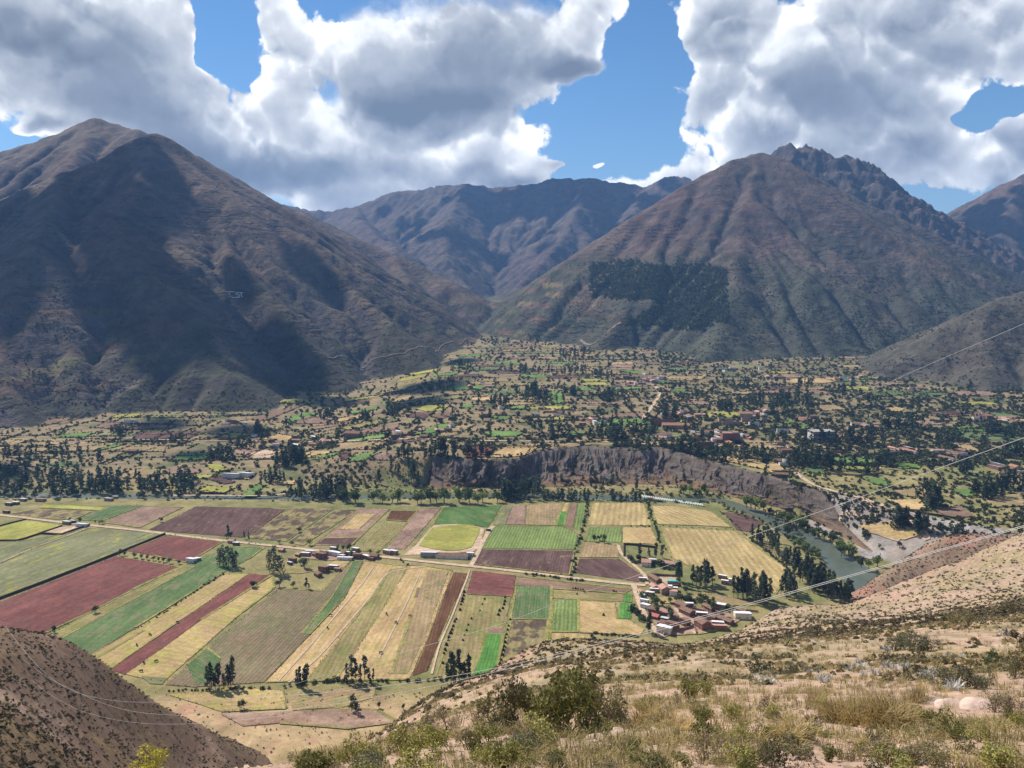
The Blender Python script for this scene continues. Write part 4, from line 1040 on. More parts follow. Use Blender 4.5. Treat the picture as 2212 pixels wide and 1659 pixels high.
def tree(kind, x, y, z, h, label, group, wide=1.0, cat='tree'):
    nm, ps = {'euc': ('eucalyptus_tree', EUC), 'eucw': ('eucalyptus_tree', EUCW), 'round': ('round_tree', RND), 'willow': ('willow_tree', WIL)}[kind]
    c, t = ps[RNG.randint(len(ps))]
    e = empty(nm, (x, y, z), RNG.uniform(0, 6.28)); e.scale = (h * wide, h * wide, h); tag(e, label, cat, group)
    for n2, me in (('trunk', t), ('crown', c)):
        o = bpy.data.objects.new(n2, me); link(o, e)
    return e
def tree1(x, y, z, h, label, group, meshes=None, wide=1.0, nm='eucalyptus_tree', cat='tree'):
    meshes = meshes or EUC1
    o = obj(nm, meshes[RNG.randint(len(meshes))], None, (x, y, z), RNG.uniform(0, 6.28)); o.scale = (h * wide, h * wide, h); tag(o, label, cat, group); return o
def bush(x, y, z, s, label, group, ms=None, hz=1.0):
    ms = ms or BSH_D
    o = obj('bush', ms[RNG.randint(len(ms))], None, (x, y, z), RNG.uniform(0, 6.28)); o.scale = (s, s, s * hz); tag(o, label, 'bush', group); return o


def spread(protoVF, P, S, R, tint=None):
    """many copies of small shapes in one mesh: P (n,3), S (n,2) xy/z scale, R angle"""
    Vs, Fs, Cs, o = [], [], [], 0
    k = np.arange(len(P)) % len(protoVF)
    for i, (pv, pf) in enumerate(protoVF):
        m = k == i
        if not m.any(): continue
        p, s, r = P[m], S[m], R[m]; c, sn = np.cos(r)[:, None], np.sin(r)[:, None]
        x = (pv[None, :, 0] * c - pv[None, :, 1] * sn) * s[:, :1]; y = (pv[None, :, 0] * sn + pv[None, :, 1] * c) * s[:, :1]; z = pv[None, :, 2] * s[:, 1:2]
        V = np.stack([x + p[:, :1], y + p[:, 1:2], z + p[:, 2:3]], -1)
        F = pf[None] + (np.arange(len(p)) * len(pv))[:, None, None] + o
        Vs.append(V.reshape(-1, 3)); Fs.append(F.reshape(-1, pf.shape[1])); o += len(p) * len(pv)
        if tint is not None: Cs.append(np.repeat(tint[m], len(pv), 0))
    return np.concatenate(Vs), np.concatenate(Fs), (np.concatenate(Cs) if tint is not None else None)


def tintleaf_mat(name, trans=.2):
    m, nt, b = mat(name, .8, .15)
    p = geo_pos(nt); f = noise(nt, p, .5, 3, .6)
    c = vmath(nt, 'MULTIPLY', attr(nt), f.lin(.25, .75, .7, 1.3)); setc(nt, b, c)
    t = nt.nodes.new('ShaderNodeBsdfTranslucent'); nt.links.new(c.s, t.inputs[0]); mx = nt.nodes.new('ShaderNodeMixShader'); mx.inputs[0].default_value = trans
    nt.links.new(b.outputs[0], mx.inputs[1]); nt.links.new(t.outputs[0], mx.inputs[2]); nt.links.new(mx.outputs[0], nt.nodes['Material Output'].inputs['Surface'])
    return m
TLM = tintleaf_mat('mixed_scrub_leaf')
def stuff(name, label, protoVF, P, S, R, tint, m=None):
    V, F, C = spread(protoVF, P, S, R, tint)
    me = mesh_np(name, V, F, [m or TLM]); vcol(me, C); o = obj(name, me); tag(o, label, None, None, 'stuff'); return o


def hitv(u, v, fn, y0, y1, n=420):
    a, s = ray(u, v); Y = np.geomspace(y0, y1, n)
    X = a[:, None] * Y; g = fn(X, np.broadcast_to(Y, X.shape)) - s[:, None] * Y
    ok = (g > 0).any(1); k = np.maximum(np.argmax(g > 0, 1), 1); i = np.arange(len(u))
    t = g[i, k - 1] / (g[i, k - 1] - g[i, k] - 1e-9); yy = Y[k - 1] + (Y[k] - Y[k - 1]) * np.clip(t, 0, 1)
    return a * yy, yy, ok


# ------------------------------------------------------------------ trees one can pick out by the near fields
def fld(x, y): return float(floor_z(x, y, False))
def mh(cv, px, x, y):
    """photo height (zoom px) at a ground point -> metres"""
    return px * ZS / FP * y * 1.06
def row(cv, kind, items, label, group, wide=1.0):
    for bx, by, hpx in items:
        x, y = hit(*cv(bx, by)); tree(kind, x, y, fld(x, y) - .1, mh(cv, hpx, x, y), label, group, wide * RNG.uniform(.9, 1.1))
row(S6, 'euc', [(1338, 748, 165), (1360, 742, 185), (1384, 748, 120), (1410, 745, 182), (1440, 748, 115), (1466, 735, 160), (1484, 728, 150), (1498, 712, 195)], 'slender eucalyptus in the clump at the foot of the potato rows', 'eucalyptus clump below the potato rows')
row(S6, 'euc', [(1912, 722, 110), (1930, 742, 150), (1953, 742, 140), (1975, 738, 170)], 'eucalyptus in the small clump of four below the straw stubble', 'four eucalyptus below the stubble')
row(S7, 'euc', [(48, 706, 140), (78, 702, 190), (104, 700, 165), (130, 694, 120), (160, 692, 180), (190, 702, 105), (214, 698, 95)], 'eucalyptus in the clump beside the dark brown hedge corner', 'eucalyptus clump below the straw stubble')
row(S7, 'euc', [(694, 726, 140), (715, 722, 235), (742, 726, 215), (768, 716, 240), (798, 718, 160), (826, 712, 205)], 'tall eucalyptus in the clump next to the emerald plot', 'eucalyptus clump next to the emerald plot')
row(L3, 'eucw', [(1412, 1164, 120), (1440, 1168, 145), (1470, 1170, 138), (1500, 1172, 128), (1522, 1162, 105)], 'broad eucalyptus in the stand at the end of the long green field', 'eucalyptus stand at the end of the green field', 1.0)
row(L3, 'eucw', [(1732, 1204, 150), (1762, 1212, 185), (1802, 1212, 120)], 'broad eucalyptus in the trio above the narrow red strip', 'eucalyptus trio above the red strip', 1.0)
row(L3, 'euc', [(1470, 990, 95), (1570, 990, 55), (1600, 1004, 56)], 'thin lone eucalyptus beside the main road verge', 'thin eucalyptus along the main road')
row(L3, 'round', [(1485, 988, 45), (1455, 985, 32)], 'low leafy tree by the roadside eucalyptus', 'low trees beside the roadside eucalyptus')
row(L3, 'round', [(612, 1468, 50), (350, 1594, 48)], 'small round tree on the yellow field margin', 'small trees on the yellow margin')
row(L3, 'round', [(1625, 1302, 46)], 'round tree standing alone on the narrow red strip', None, 1.5)
row(L3, 'round', [(1796, 1298, 52), (1886, 1304, 42)], 'round tree at the head of the potato rows', 'round trees at the head of the potato rows', 1.3)
row(L3, 'euc', [(1968, 1310, 75), (1988, 1312, 40)], 'narrow eucalyptus at the head of the potato rows', 'narrow eucalyptus at the head of the potato rows', 1.6)
row(L3, 'round', [(1958, 1180, 70), (1932, 1158, 36)], 'green round tree on the lawn below the hamlet', 'trees on the hamlet lawn', 1.15)
row(L3, 'willow', [(770, 1098, 45), (800, 1098, 30), (862, 1110, 36), (910, 1118, 34), (945, 1122, 34), (985, 1128, 30), (1020, 1134, 28), (1050, 1140, 36), (1090, 1148, 38), (1148, 1152, 30)], 'leafy tree in the short hedge line between the two red fields', 'hedge trees between the red fields', 1.15)
row(L3, 'round', [(515, 885, 34), (450, 872, 22), (1035, 880, 30), (1922, 948, 34)], 'small roadside tree beside the upper fields', 'small trees beside the upper fields', 1.2)
row(M4, 'round', [(1636, 1008, 48), (1668, 1000, 36), (1700, 1015, 56)], 'dark round tree in the row of three on the pale fallow', 'three round trees on the fallow', 1.0)
row(M4, 'euc', [(1925, 1100, 88), (1984, 1098, 55), (2030, 1118, 108), (2072, 1112, 86), (1990, 1110, 45)], 'eucalyptus inside the walled compound by the triangle field', 'eucalyptus in the walled compound', 1.3)
row(M4, 'euc', [(1988, 1600, 150), (1984, 1590, 120)], 'tall eucalyptus at the bottom of the village lane', 'eucalyptus at the bottom of the lane', 1.1)
for (a, b, nn, hp_, lab, grp) in (
    ((455, 985), (560, 1030), 14, 95, 'eucalyptus in the upper row along the river bend field', 'eucalyptus along the river bend'),
    ((575, 1040), (720, 1150), 22, 100, 'eucalyptus in the bank row beside the river bend', 'eucalyptus row beside the river bend'),
    ((700, 1180), (1010, 1370), 40, 150, 'eucalyptus in the dense belt along the lower river bank', 'eucalyptus belt on the lower river bank'),
    ((800, 1290), (1100, 1400), 26, 145, 'eucalyptus at the tip of the river bank belt', 'eucalyptus at the end of the bank belt'),
    ((340, 1350), (560, 1395), 20, 185, 'eucalyptus in the dark grove above the village', 'eucalyptus grove above the village'),
    ((620, 1320), (740, 1345), 10, 150, 'eucalyptus in the open clump below the stubble field', 'eucalyptus clump below the striped stubble'),
    ((-30, 1270), (205, 1290), 14, 165, 'eucalyptus in the pair of stands beside the striped stubble', 'eucalyptus stands beside the striped stubble')):
    for i in range(nn):
        t = RNG.rand(); px = a[0] + (b[0] - a[0]) * t + RNG.normal(0, 14); py = a[1] + (b[1] - a[1]) * t + RNG.normal(0, 16)
        x, y = hit(*R5(px, py)); h = mh(R5, hp_ * RNG.uniform(.6, 1.08), x, y)
        tree('euc', x, y, fld(x, y) - .1, h, lab, grp, RNG.uniform(.95, 1.3))
# hedges of dark bushes, bush by bush
def hedge(cv, a, b, n, spx, label, group, ms=None, jit=6, skip=.12, hz=1.1):
    for i in range(n):
        if RNG.rand() < skip: continue
        t = (i + RNG.uniform(-.3, .3)) / max(n - 1, 1); px = a[0] + (b[0] - a[0]) * t + RNG.normal(0, jit); py = a[1] + (b[1] - a[1]) * t + RNG.normal(0, jit * .5)
        x, y = hit(*cv(px, py)); s = mh(cv, spx * RNG.uniform(.6, 1.3), x, y)
        bush(x, y, fld(x, y) - .1, s, label, group, ms, hz)
hedge(L3, (1425, 1222), (880, 1575), 40, 20, 'dark bush in the hedge along the long green field', 'hedge along the green field')
hedge(S6, (1080, 760), (1640, 740), 26, 26, 'bush in the low hedge below the potato rows', 'hedge below the potato rows', BSH_G)
hedge(S6, (1690, 745), (2212, 690), 16, 44, 'dark bush in the hedge below the straw stubble', 'hedge below the stubble')
hedge(S7, (20, 705), (640, 690), 18, 40, 'large dark bush in the line below the straw stubble', 'bush line below the stubble')
hedge(M4, (1600, 755), (1540, 1000), 24, 26, 'green bush in the hedge lane beside the pale fields', 'hedge lane beside the pale fields', BSH_G, 8)
hedge(M4, (1540, 1000), (1490, 1235), 20, 30, 'green bush in the lower hedge lane by the purple field', 'lower hedge lane', BSH_G, 8)
hedge(M4, (1970, 765), (2080, 1060), 26, 28, 'green bush in the hedge between the pale stubble fields', 'hedge between the stubble fields', BSH_G, 7)
hedge(M4, (1880, 910), (2000, 910), 10, 14, 'tiny bush in the ditch hedge of the straw plot', 'ditch hedge')
hedge(R5, (-160, 905), (340, 935), 28, 12, 'small dark bush along the ditch between stubble fields', 'ditch bushes between stubble fields')
hedge(R5, (260, 815), (440, 980), 18, 18, 'dark bush along the edge of the river bank plot', 'bushes along the bank plot')
hedge(R5, (450, 985), (700, 1190), 22, 30, 'dark bush under the river bank eucalyptus', 'bushes under the bank eucalyptus')
hedge(M4, (860, 1150), (1470, 1222), 30, 12, 'small bush on the verge below the purple field', 'verge bushes below the purple field', BSH_G, 4, .3)
hedge(M4, (1200, 1218), (1560, 1262), 18, 26, 'dark bush along the south verge of the main road', 'verge bushes on the main road', None, 4)
hedge(M4, (1880, 1450), (1950, 1520), 9, 62, 'big dark bush between the bright green plot and the lane', 'big bushes by the lane')
hedge(M4, (1640, 1600), (1930, 1622), 18, 26, 'dark bush in the hedge under the pale straw plot', 'hedge under the straw plot')
hedge(M4, (1618, 1610), (1640, 1680), 6, 30, 'dark bush at the hedge corner by the hill foot', 'hedge corner bushes')
hedge(M4, (400, 1135), (430, 1165), 4, 26, 'bush at the bend of the main road verge', 'bushes at the road bend')
hedge(L3, (1080, 962), (1700, 1030), 26, 12, 'low bush along the red field road verge', 'low bushes on the road verge', BSH_G, 4, .3)
hedge(M4, (1850, 1120), (2140, 1180), 26, 46, 'dark bush around the walled compound', 'bushes around the compound', None, 18)
hedge(R5, (20, 1380), (330, 1440), 20, 44, 'dark bush in the hedge above the village houses', 'hedge above the village')

# weeds along the plot edges, too small to count
_n = len(VERGE_PTS); _s = RNG.uniform(.35, 1.1, _n); _g = RNG.rand(_n, 1)
stuff('verge_weeds', 'weeds and tufts along the field edges', [bush_shape(s_, 10, .7) for s_ in range(161, 165)], np.concatenate([VERGE_PTS, np.full((_n, 1), -269.6)], 1), np.stack([_s, _s * .8], 1), RNG.uniform(0, 6.28, _n), np.array([.085, .092, .034]) * (1 - _g) + np.array([.25, .215, .07]) * _g)
# ------------------------------------------------------------------ buildings
ADOBE = plain('adobe_brick', (.24, .148, .108), .95, .05, .2, .9); ADOBE2 = plain('pale_adobe', (.38, .26, .185), .95, .05, .15, .9)
BRICK = plain('red_brick', (.26, .132, .098), .9, .1, .2, .9); WHITE = plain('white_plaster', (.68, .64, .58), .9, .1, .1, .6)
TILE = plain('brown_clay_tile', (.24, .148, .108), .9, .1, .25, 1.2); TILE2 = plain('orange_clay_tile', (.36, .195, .125), .9, .1, .2, 1.2); TILEP = plain('pink_clay_tile', (.48, .28, .215), .9, .1, .15, 1.2)
TIN = plain('corrugated_tin', (.60, .63, .67), .45, .5, .08, .8); TINW = plain('whitewashed_tin', (.76, .77, .78), .5, .4, .06, .8); TINR = plain('red_painted_tin', (.42, .11, .085), .6, .3, .1, .8)
TEAL = plain('turquoise_sheet', (.06, .50, .46), .5, .3, .06, .8); DARK = plain('dark_opening', (.02, .018, .018), .6, .2, .1, 1); CONC = plain('grey_concrete', (.36, .34, .33), .9, .1, .12, .5)
WOODM = plain('weathered_wood', (.16, .10, .07), .9, .1, .2, 2)
def boxvf(x0, x1, y0, y1, z0, z1):
    V = np.array([(x, y, z) for z in (z0, z1) for y in (y0, y1) for x in (x0, x1)], float)
    return V, np.array([(0, 2, 3, 1), (4, 5, 7, 6), (0, 1, 5, 4), (2, 6, 7, 3), (0, 4, 6, 2), (1, 3, 7, 5)])
def part(name, vfs, m, parent):
    V, F = join(vfs); return obj(name, mesh_np(name, V, F, [m]), parent)
HM = {}
def house(x, y, w, l, h, rot, roof, wall, label, group=None, rise=None, detail=True, z=None, name='house', storeys=1, cat='house', windows=2):
    """w along local x, l along local y; gable ridge along y unless the roof is a lean-to"""
    z = fld(x, y) if z is None else z
    e = empty(name, (x, y, z - .15), math.radians(rot)); tag(e, label, cat, group)
    rm, kind = roof
    hw, hl = w / 2, l / 2; rise = rise if rise is not None else w * .22
    key = (round(w, 1), round(l, 1), round(h, 1), rm.name, wall.name, kind, round(rise, 2))
    if key not in HM:
        if kind == 'gable':
            V = np.array([(-hw, -hl, 0), (hw, -hl, 0), (hw, hl, 0), (-hw, hl, 0), (-hw, -hl, h), (hw, -hl, h), (hw, hl, h), (-hw, hl, h), (0, -hl, h + rise), (0, hl, h + rise)], float)
            F4 = np.array([(1, 2, 6, 5), (3, 0, 4, 7)]); T = [(0, 1, 5), (0, 5, 4), (4, 5, 8), (2, 3, 7), (2, 7, 6), (6, 7, 9)]
            T += [(a, b, c) for a, b, c, d in F4] + [(a, c, d) for a, b, c, d in F4]
            wm = mesh_np('wall', V, np.array(T), [wall])
            o_, s_ = .35, .14; k = rise / hw
            R = []
            for sg in (-1, 1):
                P = np.array([(0, -hl - .3, h + rise + .05), (sg * (hw + o_), -hl - .3, h - k * o_ + .05), (sg * (hw + o_), hl + .3, h - k * o_ + .05), (0, hl + .3, h + rise + .05)], float)
                V2 = np.concatenate([P, P + (0, 0, s_)]); R.append((V2, np.array([(0, 1, 2, 3), (4, 7, 6, 5), (0, 4, 5, 1), (1, 5, 6, 2), (2, 6, 7, 3), (3, 7, 4, 0)])))
            V, F = join(R); rmsh = mesh_np('roof', V, F, [rm])
        else:
            t = rise if kind == 'lean' else .02
            V = np.array([(-hw, -hl, 0), (hw, -hl, 0), (hw, hl, 0), (-hw, hl, 0), (-hw, -hl, h + t), (hw, -hl, h), (hw, hl, h), (-hw, hl, h + t)], float)
            wm = mesh_np('wall', V, np.array([(0, 1, 5, 4), (1, 2, 6, 5), (2, 3, 7, 6), (3, 0, 4, 7)]), [wall])
            P = np.array([(-hw - .3, -hl - .3, h + t + .04), (hw + .3, -hl - .3, h + .0), (hw + .3, hl + .3, h + .0), (-hw - .3, hl + .3, h + t + .04)], float)
            V2 = np.concatenate([P, P + (0, 0, .14)]); rmsh = mesh_np('roof', V2, np.array([(0, 3, 2, 1), (4, 5, 6, 7), (0, 1, 5, 4), (1, 2, 6, 5), (2, 3, 7, 6), (3, 0, 4, 7)]), [rm])
        HM[key] = (wm, rmsh)
    wm, rmsh = HM[key]
    obj('wall', wm, e); obj('roof', rmsh, e)
    if detail:
        part('door', [boxvf(-.5, .5, -hl - .04, -hl + .05, 0.15, 2.1)], WOODM, e)
        n = max(1, windows)
        for s in range(storeys):
            for i in range(n):
                px = -hw + w * (i + .5) / n
                if s == 0 and abs(px) < .9: px += 1.4
                part('window', [boxvf(px - .45, px + .45, -hl - .05, -hl + .05, 1.0 + s * 2.7, 2.0 + s * 2.7)], DARK, e)
            for i in range(2):
                py = -hl + l * (i + .5) / 2
                for sg in (-1, 1): part('window', [boxvf(sg * hw - .05, sg * hw + .05, py - .4, py + .4, 1.0 + s * 2.7, 1.9 + s * 2.7)], DARK, e)
    return e
G = lambda m: (m, 'gable'); LN = lambda m: (m, 'lean')
def VZ(x, y): return ((1480 + x / 5.53) * .8848, (1370 + y / 5.53) * .8848)
def HZ(x, y): return ((640 + x / 6.9125) * .8848, (1300 + y / 6.9125) * .8848)
roofname = {'brown_clay_tile': 'brown tiled', 'orange_clay_tile': 'orange tiled', 'pink_clay_tile': 'pink tiled', 'corrugated_tin': 'grey tin roofed', 'whitewashed_tin': 'white tin roofed', 'red_painted_tin': 'red roofed', 'turquoise_sheet': 'turquoise roofed'}
wallname = {'adobe_brick': 'adobe', 'pale_adobe': 'pale adobe', 'red_brick': 'brick', 'white_plaster': 'white walled'}
VILLAGE = [  # x, y, w, l, h, rot, roof, wall, where
 (655, 262, 6, 15, 3.4, 22, G(TILE), ADOBE, 'long barn at the top of the village', 1), (640, 372, 6, 8, 3.2, 15, G(TILEP), ADOBE2, 'house beside the lane junction', 1),
 (785, 425, 9, 9, 5.2, 10, G(TILEP), ADOBE2, 'two storey house above the yellow yard', 2), (905, 455, 10, 6.5, 3.2, 80, LN(TILEP), WHITE, 'low house beside the yellow yard', 1),
 (825, 385, 6, 8, 3.6, 80, LN(TINW), WHITE, 'shed behind the two storey house', 1), (915, 400, 5, 6, 3, 80, LN(TINW), ADOBE2, 'shed next to the yellow yard', 1),
 (660, 410, 4.5, 9, 2.6, 80, LN(TINW), ADOBE2, 'lean-to near the junction', 1), (470, 445, 5, 6, 3, 15, G(TILEP), ADOBE2, 'cottage on the lane side', 1), (480, 482, 4, 5, 2.8, 15, LN(TINW), WHITE, 'hut on the lane side', 1),
 (590, 460, 5, 7, 2.8, 70, LN(TINW), ADOBE2, 'shed among the lane bushes', 1), (890, 305, 8, 9, 2.4, 85, LN(TEAL), ADOBE2, 'shed in the walled dirt yard', 1),
 (515, 560, 4, 7, 2.8, 65, LN(TINW), WHITE, 'narrow hut halfway down the lane', 1), (530, 632, 6, 7, 3, 55, LN(TINW), WHITE, 'house halfway down the lane', 1),
 (640, 678, 6, 8, 3, 65, G(TILE), ADOBE, 'house behind the lane trees', 1), (755, 712, 7, 10, 3.4, 70, G(TILEP), ADOBE, 'large house in the village middle', 1), (652, 770, 6, 8, 3, 55, G(TINR), ADOBE, 'house near the tall lane eucalyptus', 1),
 (790, 812, 5, 6, 2.8, 60, LN(TIN), ADOBE, 'shed in the lower yard', 1), (905, 790, 6, 8, 3.2, 65, G(TILE), ADOBE, 'house beside the inner lane', 1), (1022, 632, 7, 11, 4, 35, G(TILE), ADOBE, 'tall gabled house at the upper yard', 1),
 (1100, 612, 4.5, 9, 3, 85, LN(TINW), ADOBE, 'narrow shed by the upper hedge', 1), (1090, 715, 7, 12, 4, 35, G(TILE), ADOBE, 'long house on the inner lane', 1), (1382, 655, 5, 11, 3.2, 30, G(TILE), ADOBE, 'narrow house behind the upper yard', 1),
 (1535, 645, 8, 9, 4, 65, LN(TINW), ADOBE, 'large shed at the upper corner', 1), (1290, 742, 5, 9, 3, 80, LN(TINW), ADOBE, 'shed in the middle yard', 1), (1440, 778, 6, 7, 3, 40, G(TILE), ADOBE, 'cottage in the middle yard', 1),
 (1300, 895, 9, 11, 5.6, 22, G(TILE), BRICK, 'two storey house at the hill foot', 2), (1505, 868, 5, 9, 3, 80, LN(TINW), BRICK, 'shed beside the two storey house', 1), (1500, 915, 5, 15, 3, 85, LN(TILEP), BRICK, 'low wing at the hill foot', 1),
 (1600, 825, 6, 14, 3.4, 40, G(TILE), ADOBE, 'long house in the lower corner', 1), (1655, 838, 4, 8, 2.8, 70, LN(TINW), ADOBE, 'shed in the lower corner', 1), (1838, 757, 8, 13, 3.4, 85, LN(TINW), WHITE, 'hall at the village edge', 1),
 (1838, 700, 5, 7, 3, 40, G(TILE), ADOBE, 'hut behind the edge hall', 1), (792, 955, 9, 11, 4, 62, LN(TINW), WHITE, 'big shed at the bottom lane', 1), (895, 920, 7, 9, 5.4, 55, LN(TILE), BRICK, 'two storey block by the bottom shed', 2),
 (800, 868, 6, 8, 3, 60, G(TILE), ADOBE, 'cottage above the bottom shed', 1), (1062, 868, 6, 7, 5, 40, LN(TILE), BRICK, 'squat tower house on the inner lane', 2), (1570, 232, 5, 7, 2.8, 60, LN(TINW), ADOBE2, 'hut behind the grove', 1),
 (1600, 302, 5, 6, 2.8, 70, LN(TINW), ADOBE2, 'second hut behind the grove', 1), (1692, 285, 5, 5, 2.8, 60, LN(TINW), WHITE, 'small hut inside the grove', 1), (540, 55, 9, 9, 4.6, 80, G(TILEP), WHITE, 'house in the tree compound', 2),
 (625, 15, 5, 7, 3, 80, LN(TINW), WHITE, 'shed in the tree compound', 1), (835, 55, 7, 10, 3.2, 80, G(TILEP), ADOBE2, 'low house under the grove', 1), (495, 262, 4, 7, 2.6, 80, LN(TINW), ADOBE2, 'sheds by the roadside pen', 1),
]
for px, py, w, l, h, r, rf, wl, where, st in VILLAGE:
    x, y = hit(*VZ(px, py)); house(x, y, w, l, h, r, rf, wl, f'{roofname[rf[0].name]} {wallname[wl.name]} {where}', 'village houses at the hill foot', storeys=st)
HAMLET = [
 (730, 392, 5, 9, 3, 80, LN(TINW), ADOBE2, 'shed at the hamlet end', 1), (810, 352, 4.5, 9, 2.8, 82, LN(TINW), WHITE, 'shed facing the main road', 1), (610, 398, 4, 5, 2.6, 60, G(TILEP), ADOBE, 'hut beside the hamlet lawn', 1), (925, 398, 6, 8, 3, 60, G(TILE), ADOBE, 'house beside the road wall', 1),
 (1045, 375, 6, 7, 4, 60, LN(TILEP), WHITE, 'house with the pale flat roof', 1), (1000, 430, 7, 9, 4.6, 70, LN(TILE), BRICK, 'two storey block below the road', 2), (1235, 385, 7, 14, 3.2, 65, LN(TINW), WHITE, 'long courtyard wing of the hamlet', 1), (1160, 365, 4.5, 8, 3, 60, LN(TILEP), ADOBE2, 'small courtyard wing of the hamlet', 1),
 (1368, 385, 6, 6, 3.2, 60, G(TILE), ADOBE, 'cottage beside the courtyard', 1), (1345, 425, 4, 6, 2.8, 70, LN(TINW), ADOBE, 'shed beside the courtyard', 1), (1400, 462, 5, 15, 2.6, 84, LN(TINW), WHITE, 'long low shed at the crop edge', 1), (1490, 378, 4.5, 9, 3, 82, LN(TINW), ADOBE2, 'shed behind the hamlet tree', 1),
 (1610, 425, 7, 8, 3.6, 80, LN(TILE), BRICK, 'square house at the straw field corner', 1), (1580, 312, 5, 7, 3, 70, LN(TINW), ADOBE2, 'hut across the road from the hamlet', 1), (1210, 292, 4.5, 7, 2.6, 75, LN(TINW), ADOBE2, 'hut under the roadside willow', 1), (1770, 440, 5, 8, 3, 55, LN(TINW), BRICK, 'shed near the road bend', 1),
 (1890, 432, 7, 9, 3.6, 75, G(TILE), BRICK, 'house near the road bend', 1), (1842, 468, 3.5, 5, 2.4, 75, LN(TILE), BRICK, 'outhouse near the road bend', 1), (2125, 352, 6, 9, 3, 65, LN(TINW), ADOBE2, 'shed by the brown strip', 1), (2215, 355, 6, 8, 3, 65, LN(TINW), ADOBE2, 'second shed by the brown strip', 1),
 (515, 492, 5, 7, 3.2, 70, LN(TILE), ADOBE, 'roofless looking hut below the lawn', 1), (470, 538, 3, 5, 2.4, 55, LN(TIN), ADOBE, 'tiny shed below the lawn', 1), (1040, 655, 7, 8, 4.4, 70, LN(TILE), ADOBE, 'two storey ruin above the potato rows', 2), (1205, 610, 5, 9, 3, 80, LN(TINW), ADOBE, 'shed above the potato rows', 1),
 (1275, 648, 4, 6, 2.6, 75, LN(TILEP), ADOBE2, 'lean-to above the potato rows', 1), (945, 738, 5, 8, 3.4, 40, G(TILE), ADOBE, 'old barn above the potato rows', 1), (330, 318, 5, 6, 2.6, 70, G(TILEP), ADOBE2, 'hut behind the eucalyptus trio', 1),
]
for px, py, w, l, h, r, rf, wl, where, st in HAMLET:
    x, y = hit(*HZ(px, py)); house(x, y, w, l, h, r, rf, wl, f'{roofname[rf[0].name]} {wallname[wl.name]} {where}', 'hamlet houses along the main road', storeys=st)
OTHERS = [
 (L3, 1232, 1138, 6, 9, 3.4, 70, LN(TINW), WHITE, 'house at the corner of the small red field'), (L3, 1272, 1128, 4, 5, 2.6, 70, LN(TINW), ADOBE2, 'annex at the corner of the small red field'), (L3, 1490, 1014, 5, 7, 3, 75, G(TILEP), ADOBE2, 'roadside hut under the thin eucalyptus'), (L3, 1518, 1028, 4, 6, 2.6, 75, LN(TINW), ADOBE, 'roadside annex under the thin eucalyptus'),
 (L3, 432, 892, 5, 9, 2.8, 75, LN(TINW), ADOBE2, 'shed beside the walled yellow meadow'), (L3, 528, 908, 6, 13, 2.8, 78, LN(TINW), WHITE, 'long shed at the bare yard'), (L3, 470, 886, 4, 6, 2.8, 75, LN(TIN), ADOBE, 'hut beside the walled yellow meadow'),
 (M4, 575, 1100, 8, 17, 3.6, 86, LN(TIN), CONC, 'long shed beside the sports track'), (M4, 722, 1110, 8, 32, 3.4, 84, G(TILE), WHITE, 'long classroom block beside the sports track'), (M4, 838, 1098, 5, 7, 3, 80, LN(TINW), WHITE, 'hut at the sports track bend'), (M4, 955, 938, 4, 4, 2.6, 70, LN(TIN), ADOBE, 'hut at the corner of the sports ground'),
 (L3, 60, 772, 5, 9, 2.8, 75, LN(TIN), ADOBE, 'shed in the riverside yard'), (L3, 100, 766, 5, 9, 2.8, 75, LN(TINW), ADOBE, 'second shed in the riverside yard'), (L3, 150, 745, 5, 8, 2.8, 75, LN(TINW), ADOBE2, 'hut under the riverside grove'), (L3, 262, 746, 6, 12, 2.8, 80, LN(TILEP), ADOBE2, 'long hut under the riverside grove'), (L3, 700, 742, 5, 10, 2.8, 80, LN(TINW), ADOBE2, 'shed on the river bank'), (L3, 742, 728, 4, 7, 2.6, 80, LN(TINW), ADOBE2, 'hut on the river bank'),
 (L3, 42, 822, 4, 8, 2.6, 75, LN(TILEP), ADOBE, 'hut beside the burnt stubble'), (M4, 2000, 740, 5, 9, 3, 80, LN(TILEP), ADOBE2, 'hut by the net houses'), (M4, 2030, 748, 4, 7, 2.8, 80, LN(TINW), ADOBE2, 'shed by the net houses'),
]
wallname['grey_concrete'] = 'concrete'
for cv, px, py, w, l, h, r, rf, wl, where in OTHERS:
    x, y = hit(*cv(px, py)); house(x, y, w, l, h, r, rf, wl, f'{roofname[rf[0].name]} {wallname[wl.name]} {where}', None, windows=6 if l > 20 else 2)

# adobe walls around plots
def wall_line(pts, h, t, m, label, group=None, up=-.2, zfn=None):
    P = np.array(pts, float); seg = np.hypot(*np.diff(P, axis=0).T); s = np.concatenate([[0], np.cumsum(seg)]); n = max(2, int(s[-1] / 9)); q = np.linspace(0, s[-1], n + 1)
    x = np.interp(q, s, P[:, 0]); y = np.interp(q, s, P[:, 1]); dx = np.gradient(x); dy = np.gradient(y); l = np.hypot(dx, dy); nx, ny = -dy / l * t / 2, dx / l * t / 2
    z = drape(x, y) + up; hh = h * (1 + .12 * fbm(q / 7, q * 0 + 1.7, 3))
    ring = [np.stack([x + nx, y + ny, z], 1), np.stack([x + nx, y + ny, z + hh], 1), np.stack([x - nx, y - ny, z + hh], 1), np.stack([x - nx, y - ny, z], 1)]
    V = np.stack(ring, 1).reshape(-1, 3); o = obj('wall', mesh_np('adobe_wall', V, grid_faces(n + 1, 4), [m])); o.name = 'adobe_wall'
    tag(o, label, 'wall', group); return o
WD = plain('dark_mud_wall', (.085, .058, .045), .95, .05, .2, .8)
